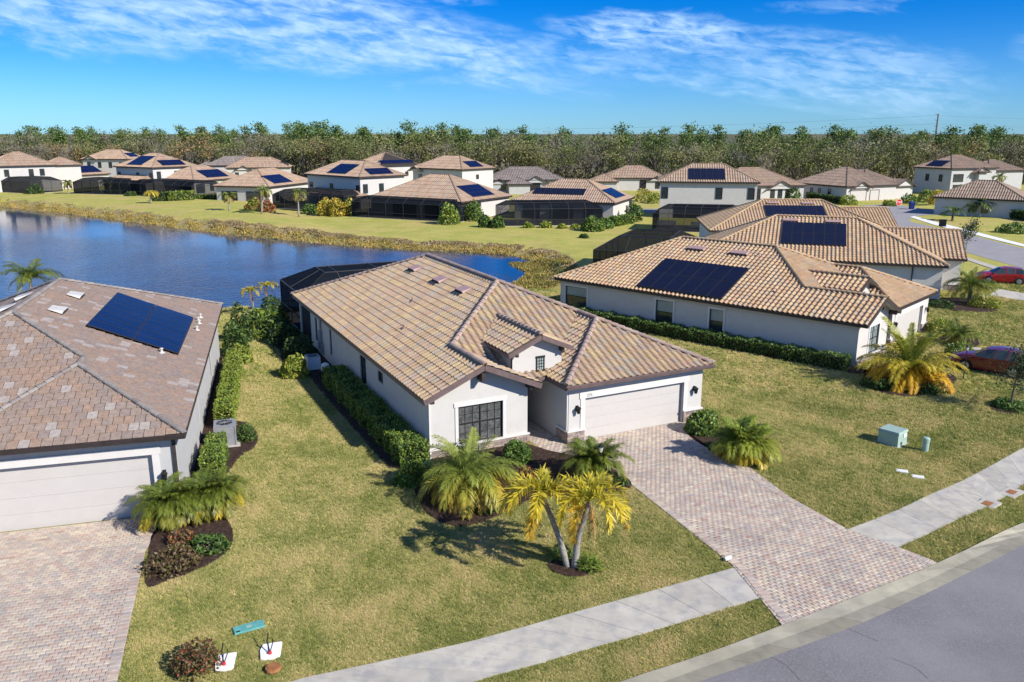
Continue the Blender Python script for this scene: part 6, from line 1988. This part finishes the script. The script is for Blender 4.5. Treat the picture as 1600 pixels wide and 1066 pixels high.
def reed_mesh(name, P, h, pal, blades=5, w=.05):
    n = len(P)
    z, _ = ground_h(P[:, 0], P[:, 1])
    z = np.maximum(z, WATER_Z - .1)
    V, T = [], []
    for b in range(blades):
        a = rng.uniform(0, 6.28, n); l = h * rng.uniform(.5, 1.15, n); k = rng.uniform(.1, .7, n)
        base = np.stack([P[:, 0] + rng.normal(0, .12, n), P[:, 1] + rng.normal(0, .12, n), z], 1)
        d = np.stack([np.cos(a), np.sin(a), np.zeros(n)], 1); s = np.stack([-np.sin(a), np.cos(a), np.zeros(n)], 1) * w
        V.append(np.stack([base - s, base + s, base + d * (k * l)[:, None] + np.array([0, 0, 1]) * l[:, None]], 1)); T.append(pick(pal, n, jit=.25))
    V = np.concatenate(V).reshape(-1, 3)
    return mesh_arrays(name, V, np.arange(len(V)).reshape(-1, 3), M['far_leaf'], np.concatenate(T))


STRAW = [(0.56, 0.38, 0.11), (0.62, 0.45, 0.16), (0.46, 0.30, 0.08), (0.38, 0.35, 0.10)]
DUN = [(0.48, 0.37, 0.23), (0.40, 0.31, 0.18), (0.52, 0.43, 0.29), (0.33, 0.25, 0.14)]
P = np.vstack([shore_pts(7000, 1, 11, -.6, 1.9)])
put('reeds', reed_mesh('reeds', P, .24, STRAW, 4, .08), kind='stuff')
P = np.vstack([shore_pts(5000, 5, 14, 1.8, 3.6), shore_pts(1500, 1, 6, 1.8, 3.2)])
put('dry_grass', reed_mesh('dry_grass', P, .16, DUN + STRAW[:1], 4, .10), kind='stuff')
poly = gp((795, 400), (880, 398), (900, 425), (862, 452), (800, 452), (775, 436), (808, 428), (825, 415))
poly = np.array(poly)
q = rng.uniform(poly.min(0), poly.max(0), (9000, 2)); q = q[inside(q, poly)]
q = q[(np.sin(q[:, 0] * .9) + np.cos(q[:, 1] * .7 + q[:, 0] * .3)) > -.9]
put('marsh_grass', reed_mesh('marsh_grass', q, .34, STRAW[:2] + [(0.22, 0.22, 0.06), (0.28, 0.27, 0.07), (0.17, 0.18, 0.05)], 5, .08), kind='stuff')
# ------------------------------------------------------------------ cars, boxes, signs and other small things
def car(label, nose, yaw, base, paint):
    """car with its nose at the origin, running back along +X"""
    root = thing('parked_car', label, 'car', (nose[0], nose[1], base), yaw)
    St = [(0.00, .70, .36, .52, .70, .72, .60), (0.13, .84, .24, .55, .80, .83, .72), (0.6, .91, .22, .58, .93, .97, .80), (1.2, .92, .22, .6, .99, 1.05, .82), (1.95, .93, .22, .6, 1.02, 1.50, .64),
          (2.5, .93, .22, .6, 1.04, 1.60, .66), (3.2, .93, .22, .6, 1.06, 1.60, .65), (3.85, .92, .22, .6, 1.08, 1.53, .62), (4.35, .89, .26, .6, 1.04, 1.14, .72), (4.62, .78, .36, .55, .80, .84, .66)]
    V = []
    for x, w, zb, zm, zl, zr, wr in St:
        h = [(w * .9, zb), (w, zm), (w * .985, zl), (wr, zr), (wr * .5, zr + .035), (0, zr + .045)]
        ring = [(x, -a, z) for a, z in h] + [(x, a, z) for a, z in h[-2::-1]]
        V += ring
    k = 11
    body, gl = [], []
    for i in range(len(St) - 1):
        for j in range(k - 1):
            f = (i * k + j, (i + 1) * k + j, (i + 1) * k + j + 1, i * k + j + 1)
            side = j in (2, 7)
            if (side and 3 <= i <= 7) or (j in (3, 4, 5, 6) and i in (3, 7)): gl.append(f)
            else: body.append(f)
    body += [tuple(range(k)), tuple(range((len(St) - 1) * k + k - 1, (len(St) - 1) * k - 1, -1))]
    mb = MB(); mb.faces(V, body)
    for x in (.95, 3.62): mb.tube([(x, -.935, .36), (x, .935, .36)], .40, 14, 1)
    mb.box(.3, 4.3, -.8, .8, .16, .3, 1)
    bo = mb.build('body', [paint, M['dark']], root, smooth=False)
    for p in bo.data.polygons: p.use_smooth = p.material_index == 0
    mb = MB(); mb.faces(V, gl); wo = mb.build('window', M['glass'], root)
    mb = MB()
    for i in (5, 6):
        for s in (-1, 1):
            x, w, zb, zm, zl, zr, wr = St[i]
            mb.bar((x, s * w * .995, zl - .02), (x, s * (wr + .012), zr), .08, .03)
    mb.build('pillar', paint, root)
    mb = MB()
    tp = [(-1, None)]
    for x in (.95, 3.62):
        for s in (-1, 1):
            t = MB(); t.tube([(0, -.11, 0), (0, .11, 0)], .355, 18); wh = t.build('wheel', M['tyre'], root, loc=(x, s * .86, .355))
            r_m = MB(); r_m.tube([(0, s * .095, 0), (0, s * .122, 0)], .24, 14)
            for q in range(5):
                a = q * 1.2566; r_m.bar((0, s * .124, 0), (math.sin(a) * .23, s * .124, math.cos(a) * .23), .06, .03)
            r_m.build('rim', M['rim'], wh)
    for s in (-1, 1):
        h = MB(); h.hexa([(.02, s * .5, .58), (.10, s * .80, .60), (.34, s * .875, .70), (.2, s * .55, .70)], [(.03, s * .5, .68), (.11, s * .82, .72), (.40, s * .90, .80), (.22, s * .55, .76)]); h.build('headlight', M['lamp'], root)
        h = MB(); h.box(4.40, 4.60, s * .80 - .09, s * .80 + .06, .78, .98); h.build('taillight', M['red'], root)
        h = MB(); h.box(1.32, 1.45, s * 1.0 - .09, s * 1.0 + .09, 1.0, 1.14); h.build('mirror', paint, root)
    for x in (1.9, 2.75):
        h = MB()
        for s in (-1, 1): h.box(x + .5, x + .66, s * .945 - .015, s * .945 + .015, .84, .87)
        h.build('door_handle', paint, root)


z = -.6
n = at(1488, 570, z)
car('maroon car parked on the driveway at the right edge, behind the sparse tree', n, R_YAW - PI / 2, z, M['maroon_paint'])
n = at(1524, 440, z)
car('bright red car seen from its tail behind the green palm', n, math.radians(70.8) - PI / 2, z, M['red_paint'])

# green transformer cabinet
a, b, c = (np.array(g(*q)) for q in ((1370, 692), (1402, 701.5), (1419, 695)))
u = b[:2] - a[:2]; L = np.hypot(*u); yaw = math.atan2(u[1], u[0]); wv = c[:2] - b[:2]; Wd = max(.9, abs(-u[1] * wv[0] + u[0] * wv[1]) / L)
t = thing('transformer_box', 'green metal transformer cabinet on the right lawn', 'utility box', tuple(a), yaw)
mb = MB(); mb.box(-.08, L + .08, -.08, Wd + .08, -.05, .06); sub(t, 'base_pad', mb, M['concrete'])
mb = MB(); mb.hexa([(0, 0, .06), (L, 0, .06), (L, Wd, .06), (0, Wd, .06)], [(.02, .02, .66), (L - .02, .02, .66), (L - .02, Wd - .02, .66), (.02, Wd - .02, .66)])
sub(t, 'body', mb, M['green_box'])
mb = MB(); mb.hexa([(-.02, -.02, .66), (L + .02, -.02, .66), (L + .02, Wd + .02, .66), (-.02, Wd + .02, .66)], [(.02, .02, .76), (L - .02, .02, .76), (L - .02, Wd - .02, .76), (.02, Wd - .02, .76)])
sub(t, 'lid', mb, M['green_box'])
mb = MB(); mb.box(L, L + .02, Wd * .3, Wd * .42, .12, .24); mb.box(L, L + .012, Wd * .55, Wd * .85, .42, .6, 1); sub(t, 'latch', mb, [M['black'], M['white_plastic']])
p = g(1445, 706)
t = thing('cable_pedestal', 'pale green cylindrical cable pedestal beside the transformer cabinet', 'utility post', p)
mb = MB(); mb.lathe([(.15, -.05), (.15, .52), (.165, .52), (.165, .68), (.13, .72), (.01, .73)], 14); sub(t, 'body', mb, M['green_box'], smooth=False)
for k, (px, lab) in enumerate((((1409, 738.5), 'left flat white utility lid in the grass below the transformer'), ((1434, 747.5), 'right flat white utility lid in the grass below the transformer'))):
    p = g(*px); mb = MB(); mb.box(-.24, .24, -.15, .15, -.02, .09); mb.box(-.2, .2, -.115, .115, .09, .10)
    o = mb.build('ground_hatch', M['white_plastic'], loc=p, rotz=-.35); tag(o, lab, 'utility hatch', 'white utility hatches')
for k, (px, lab) in enumerate((((1542, 790), 'concrete meter box with brown lid, nearer one beside the right sidewalk'), ((1580, 772), 'concrete meter box with brown lid, farther one beside the right sidewalk'))):
    p = g(*px); w1, w2 = g(1509, 775), g(1600, 730); t = thing('meter_box', lab, 'meter box', (p[0], p[1], p[2] + .04), math.atan2(w2[1] - w1[1], w2[0] - w1[0]), 'sidewalk meter boxes')
    mb = MB(); mb.box(-.55, .55, -.32, .32, -.05, .045); sub(t, 'base_pad', mb, M['concrete'])
    mb = MB(); mb.box(-.2, .24, -.15, .15, .045, .06); mb.box(-.16, .2, -.02, .02, .06, .068); sub(t, 'lid', mb, M['clay'])
# teal telecom cover, white pads with small markers, clay pot
a, b = np.array(g(364, 990)), np.array(g(414, 976))
yaw = math.atan2(b[1] - a[1], b[0] - a[0]); L = math.hypot(*(b - a)[:2])
t = thing('telecom_cover', 'flat teal plastic utility cover in the lower left lawn', 'utility cover', tuple(a), yaw)
mb = MB(); mb.hexa([(0, -.19, -.02), (L, -.19, -.02), (L, .19, -.02), (0, .19, -.02)], [(.03, -.17, .09), (L - .03, -.17, .09), (L - .03, .17, .09), (.03, .17, .09)]); sub(t, 'body', mb, M['teal'])
mb = MB(); mb.box(L * .42, L * .58, -.05, .05, .09, .1); mb.box(.08, .18, -.15, -.10, .09, .1, 1); sub(t, 'lid_mark', mb, [M['green_box'], M['black']])
for px, lab, sc in (((425, 1019), 'white concrete utility pad with a small red marker, right of two', 1.0), ((354, 1036), 'white concrete utility pad with a red marker beside the thinning bush', .9)):
    p = g(*px)
    t = thing('utility_pad', lab, 'utility pad', p, .15)
    q = [(-.26 * sc, -.38), (.05, -.42), (.27 * sc, -.3), (.25 * sc, .36), (-.28 * sc, .3), (-.33 * sc, 0)]
    mb = MB(); mb.prism(q, -.05, .09, inset=.06); sub(t, 'pad', mb, M['white'])
    mb = MB(); mb.lathe([(.05, .09), (.05, .15), (.02, .17)], 8, c=(-.02, -.2, 0)); sub(t, 'marker', mb, M['red'])
    mb = MB(); mb.tube([(-.02, -.2, .13), (-.12, .05, .3), (-.1, .25, .46)], .018, 5); mb.tube([(-.02, -.2, .13), (.02, .1, .22), (-.02, .3, .2)], .014, 5); sub(t, 'cable', mb, M['black'])
p = g(427, 1049)
mb = MB(); mb.lathe([(.02, 0), (.17, .02), (.22, .08), (.2, .14), (.14, .16), (.12, .1), (.01, .09)], 12); o = mb.build('clay_saucer', M['clay'], loc=p); tag(o, 'round orange clay lid lying in the grass near the sidewalk', 'lid')
p = g(1137, 878)
t = thing('spot_lamp', 'small white ground spotlight at the driveway corner', 'lamp', p, .4)
mb = MB(); mb.lathe([(.03, -.02), (.03, .1)], 6); sub(t, 'stake', mb, M['black'])
mb = MB(); mb.tube([(-.12, 0, .12), (.12, 0, .16)], .065, 8); sub(t, 'head', mb, M['white'])
# air conditioners
def aircon(label, loc, yaw, s=1.0, m='grey_metal'):
    t = thing('air_conditioner', label, 'air conditioner', loc, yaw)
    mb = MB(); mb.box(-.62 * s, .62 * s, -.62 * s, .62 * s, -.05, .09); sub(t, 'base_pad', mb, M['concrete'])
    mb = MB(); mb.box(-.45 * s, .45 * s, -.45 * s, .45 * s, .09, 1.02 * s)
    for k in range(9):
        zz = .18 + k * .09 * s
        mb.box(-.462 * s, .462 * s, -.40 * s, .40 * s, zz, zz + .035); mb.box(-.40 * s, .40 * s, -.462 * s, .462 * s, zz, zz + .035)
    for i in (-1, 1):
        for j in (-1, 1): mb.box(i * .45 * s - .03, i * .45 * s + .03, j * .45 * s - .03, j * .45 * s + .03, .09, 1.04 * s)
    sub(t, 'case', mb, M[m])
    mb = MB(); mb.box(-.47 * s, .47 * s, -.47 * s, .47 * s, 1.02 * s, 1.07 * s); sub(t, 'top', mb, M['alu'])
    mb = MB(); mb.lathe([(.36 * s, 1.071 * s), (.36 * s, 1.08 * s), (.01, 1.081 * s)], 18); fo = sub(t, 'fan_opening', mb, M['dark'])
    mb = MB()
    for k in range(8):
        a = k * PI / 4; mb.bar((math.cos(a) * .06 * s, math.sin(a) * .06 * s, 1.09 * s), (math.cos(a) * .37 * s, math.sin(a) * .37 * s, 1.09 * s), .02, .014)
    mb.lathe([(.08 * s, 1.082 * s), (.08 * s, 1.1 * s), (.01, 1.1 * s)], 10); sub(fo, 'fan_guard', mb, M['grey_metal'])
q = house_pt(L_O, L_YAW, 15.15, 9.3)
aircon('grey air conditioner box between the trimmed hedges of the left house', (q[0], q[1], 0), L_YAW + .05)
q = house_pt(C_O, C_YAW, -1.2, 16.6)
aircon('white pump housing in the shade beside the yellow croton', (q[0], q[1], 0), C_YAW, .8, 'white_plastic')
q = house_pt(C_O, C_YAW, -.9, 14.2)
t = thing('pool_equipment', 'white pool pipes and filter at the end of the long hedge', 'pool pump', (q[0], q[1], 0), C_YAW)
mb = MB(); mb.lathe([(.05, 0), (.24, .05), (.26, .6), (.2, .78), (.05, .84)], 12, c=(0, .5, 0)); sub(t, 'filter_tank', mb, M['white_plastic'])
mb = MB()
for k in range(3): mb.tube([(-.25 + .2 * k, -.5, .1), (-.25 + .2 * k, -.5, .7 - .1 * k), (-.1, .4, .7 - .1 * k)], .04, 6)
sub(t, 'pipe', mb, M['white'])
mb = MB(); mb.lathe([(.12, .1), (.14, .14), (.14, .42), (.1, .46), (.01, .47)], 10, c=(-.3, .1, 0)); sub(t, 'pump', mb, M['black'])
# garden lamp posts
for px, lab, h in (((937, 762), 'slim black garden lamp post among the fine leaved palm', 1.75), ((1505, 592), 'thin black lamp post on the lawn in front of the maroon car', 2.0)):
    p = g(*px)
    t = thing('lamp_post', lab, 'lamp post', p)
    mb = MB(); mb.lathe([(.06, 0), (.045, .1), (.035, .2), (.03, h - .25), (.06, h - .22), (.05, h - .2)], 8); sub(t, 'post', mb, M['black'])
    mb = MB(); mb.lathe([(.06, h - .2), (.10, h), (.10, h + .02)], 6); sub(t, 'lantern', mb, M['lamp'])
    mb = MB(); mb.lathe([(.14, h + .02), (.03, h + .13), (.01, h + .18)], 6); sub(t, 'cap', mb, M['black'])
# red octagonal sign
p = g(1402, 339)
t = thing('stop_sign', 'red octagonal stop sign at the corner of the side street', 'road sign', p, .12)
mb = MB(); mb.box(-.05, .05, -.03, .03, 0, 2.9); sub(t, 'post', mb, M['grey_metal'])
def octo(r, y0, y1, name, m):
    mb = MB()
    q = [(math.cos(PI / 8 + k * PI / 4) * r, math.sin(PI / 8 + k * PI / 4) * r + 2.55) for k in range(8)]
    mb.faces([(x, y0, z_) for x, z_ in q] + [(x, y1, z_) for x, z_ in q], [tuple(range(7, -1, -1)), tuple(range(8, 16))] + [(i, (i + 1) % 8, 8 + (i + 1) % 8, 8 + i) for i in range(8)])
    return sub(t, name, mb, M[m])
octo(.62, -.05, -.04, 'sign_border', 'white'); octo(.57, -.058, -.051, 'sign_face', 'red')
cu = bpy.data.curves.new('sign_lettering', 'FONT'); cu.body = 'STOP'; cu.size = .46; cu.align_x = 'CENTER'; cu.align_y = 'CENTER'; cu.extrude = .003; cu.materials.append(M['white'])
o = bpy.data.objects.new('sign_lettering', cu); link(o, t); o.location = (0, -.064, 2.55); o.rotation_euler = (PI / 2, 0, 0); font_to_mesh(o)
p = g(1471, 364)
t = thing('street_sign', 'back of a dark square road sign beside the side street', 'road sign', p, -.5)
mb = MB(); mb.box(-.05, .05, -.03, .03, 0, 1.6); sub(t, 'post', mb, M['black'])
mb = MB(); mb.box(-.5, .5, -.02, .02, .95, 2.0); sub(t, 'sign_board', mb, M['frame'])
p = g(1424, 327)
t = thing('rubbish_bin', 'blue wheeled bin at the kerb of the side street', 'bin', p)
mb = MB(); mb.hexa([(-.35, -.38, .06), (.35, -.38, .06), (.35, .38, .06), (-.35, .38, .06)], [(-.45, -.48, 1.3), (.45, -.48, 1.3), (.45, .48, 1.3), (-.45, .48, 1.3)]); sub(t, 'body', mb, M['blue'])
mb = MB(); mb.hexa([(-.48, -.52, 1.3), (.48, -.52, 1.3), (.48, .52, 1.3), (-.48, .52, 1.3)], [(-.4, -.45, 1.4), (.4, -.45, 1.4), (.4, .45, 1.45), (-.4, .45, 1.45)]); sub(t, 'lid', mb, M['blue'])
# patio things inside the pool cages
for k, (px, lab) in enumerate((((575, 338), 'white patio chair inside the widest pool cage'), ((640, 342), 'pale patio lounger inside the widest pool cage'), ((1045, 358), 'white low patio seat inside the pool cage by the square house'), ((1100, 361), 'white patio bench inside the pool cage by the square house'))):
    p = g(*px); w = 1.2 if k < 2 else 3.0
    t = thing('patio_seat', lab, 'patio seat', (p[0], p[1] + 2.5, p[2] + .06), -.25)
    mb = MB(); mb.box(-w / 2, w / 2, -.4, .4, .3, .42)
    for i in (-1, 1):
        for j in (-1, 1): mb.box(i * (w / 2 - .08) - .03, i * (w / 2 - .08) + .03, j * .34 - .03, j * .34 + .03, 0, .3)
    sub(t, 'seat', mb, M['white'])
    mb = MB(); mb.hexa([(-w / 2, .34, .42), (w / 2, .34, .42), (w / 2, .42, .42), (-w / 2, .42, .42)], [(-w / 2, .5, .95), (w / 2, .5, .95), (w / 2, .56, .95), (-w / 2, .56, .95)]); sub(t, 'backrest', mb, M['white'])
# transmission pole above the wood with its wires
Yp = 420.0
x0 = (1463 - 800) / FPX * (Yp * _ca + CAM_H * _sa - 0)
x0 = at_y(1463, 207, Yp)[0]; zt = at_y(1463, 178, Yp)[2]
t = thing('transmission_pole', 'tall grey transmission pole rising above the wood at the right', 'power pole', (x0, Yp, -.6), 0)
mb = MB(); mb.tube([(0, 0, 0), (0, 0, zt + .6)], [.75, .45], 8); sub(t, 'pole', mb, M['grey_metal'])
mb = MB()
for dz in (5.0, 2.2, -.6): mb.bar((0, 0, zt - 3 + dz - 2), (-1.6, 0, zt - 2.4 + dz - 2), .3)
sub(t, 'arm', mb, M['grey_metal'])
mb = MB()
for dz, dx in ((-.2, -1.6), (-4.2, -1.6)):
    for ex, ey in ((-260, 190), (220, 40)):
        q = [(dx + (ex - dx) * k / 10, ey * k / 10, zt + dz - 34 * (k / 10) * (1 - k / 10) * .25 - (6 if ex < 0 else 0) * k / 10) for k in range(11)]
        mb.tube(q, .04, 3, cap=False)
sub(t, 'wire', mb, M['grey_metal'])
q = at_y(1254, 207, 600); zt2 = at_y(1254, 195.5, 600)[2]
t = thing('distant_pole', 'far thin utility pole just above the treetops', 'power pole', (q[0], 600, -.6), 0)
mb = MB(); mb.tube([(0, 0, 0), (0, 0, zt2 + .6)], [.8, .5], 6); sub(t, 'pole', mb, M['grey_metal'])
mb = MB(); mb.bar((-2, 0, zt2 - 1), (2, 0, zt2 - 1), .4); sub(t, 'arm', mb, M['grey_metal'])

# ------------------------------------------------------------------ grass blades on the near lawns
NB = 330000
d_ = 15.5 * (82 / 15.5) ** rng.random(NB * 2)
d_ = np.where(rng.random(NB * 2) < .35, 15.5 + 30 * rng.random(NB * 2), d_)
ang_ = rng.uniform(-.60, .60, NB * 2)
P = np.stack([d_ * np.tan(ang_), d_], 1)
ok = np.ones(len(P), bool)
for poly in EXCLUDE:
    pmin, pmax = poly.min(0), poly.max(0)
    c_ = (P[:, 0] > pmin[0]) & (P[:, 0] < pmax[0]) & (P[:, 1] > pmin[1]) & (P[:, 1] < pmax[1]) & ok
    i_ = np.nonzero(c_)[0]
    if len(i_): ok[i_[inside(P[i_], poly)]] = False
for o_, y_, W_, L_, yb_ in ((C_O, C_YAW, 14.02, 25.3, 0), (R_O, R_YAW, 14.1, 24.5, 0), (L_O, L_YAW, 13.97, 25.6, 2.3), ((38.6, 71.9), math.radians(70.8), 14.2, 32.4, 0), ((44.9, 95.7), math.radians(83.5), 13.7, 21, 0)):
    q = np.array([house_pt(o_, y_, *c) for c in ((-.1, yb_), (W_, yb_), (W_, L_), (-.1, L_))])
    ok &= ~inside(P, q)
q = np.array([house_pt(C_O, C_YAW, *c) for c in ((6.38, -1.2), (14.02, -1.2), (14.02, 1), (6.38, 1))]); ok &= ~inside(P, q)
q = np.array([house_pt(C_O, C_YAW, *c) for c in ((0, 25), (13.4, 25), (13.4, 33.5), (0, 33.5))]); ok &= ~inside(P, q)
P = P[ok][:NB]
H_, SD_ = ground_h(P[:, 0], P[:, 1])
k_ = SD_ < -4.2
P, H_ = P[k_], H_[k_]
me = bpy.data.meshes.new('grass')
me.vertices.add(len(P)); me.vertices.foreach_set('co', np.column_stack([P, H_]).astype(np.float32).reshape(-1))
at_s = me.attributes.new('size', 'FLOAT', 'POINT')
at_s.data.foreach_set('value', ((P[:, 1] / 26) ** .75 * rng.uniform(.65, 1.35, len(P))).astype(np.float32))
at_r = me.attributes.new('turn', 'FLOAT', 'POINT')
at_r.data.foreach_set('value', rng.uniform(0, 6.28, len(P)).astype(np.float32))
me.materials.append(M['blade'])
grass = put('grass', me, kind='stuff')
nt = bpy.data.node_groups.new('grass', 'GeometryNodeTree')
nt.interface.new_socket('Geometry', in_out='INPUT', socket_type='NodeSocketGeometry')
nt.interface.new_socket('Geometry', in_out='OUTPUT', socket_type='NodeSocketGeometry')
GN = lambda t: nt.nodes.new(t)
gi, go = GN('NodeGroupInput'), GN('NodeGroupOutput')
jn = GN('GeometryNodeJoinGeometry')
r_ = random.Random(3)
for k in range(6):
    cn = GN('GeometryNodeMeshCone'); cn.fill_type = 'NONE'
    cn.inputs['Vertices'].default_value = 3; cn.inputs['Radius Bottom'].default_value = .013; cn.inputs['Radius Top'].default_value = 0.0; cn.inputs['Depth'].default_value = r_.uniform(.06, .10)
    tr = GN('GeometryNodeTransform')
    tr.inputs['Translation'].default_value = (r_.uniform(-.04, .04), r_.uniform(-.04, .04), -.006)
    tr.inputs['Rotation'].default_value = (r_.uniform(-.8, .8), r_.uniform(-.8, .8), r_.uniform(0, 3))
    nt.links.new(cn.outputs['Mesh'], tr.inputs['Geometry']); nt.links.new(tr.outputs[0], jn.inputs[0])
sm = GN('GeometryNodeSetMaterial'); sm.inputs['Material'].default_value = M['blade']
nt.links.new(jn.outputs[0], sm.inputs[0])
ip = GN('GeometryNodeInstanceOnPoints')
na = GN('GeometryNodeInputNamedAttribute'); na.data_type = 'FLOAT'; na.inputs[0].default_value = 'size'
nr_ = GN('GeometryNodeInputNamedAttribute'); nr_.data_type = 'FLOAT'; nr_.inputs[0].default_value = 'turn'
cx = GN('ShaderNodeCombineXYZ')
nt.links.new(nr_.outputs[0], cx.inputs[2])
nt.links.new(gi.outputs[0], ip.inputs['Points']); nt.links.new(sm.outputs[0], ip.inputs['Instance'])
nt.links.new(na.outputs[0], ip.inputs['Scale']); nt.links.new(cx.outputs[0], ip.inputs['Rotation'])
nt.links.new(ip.outputs[0], go.inputs[0])
md = grass.modifiers.new('grass', 'NODES'); md.node_group = nt
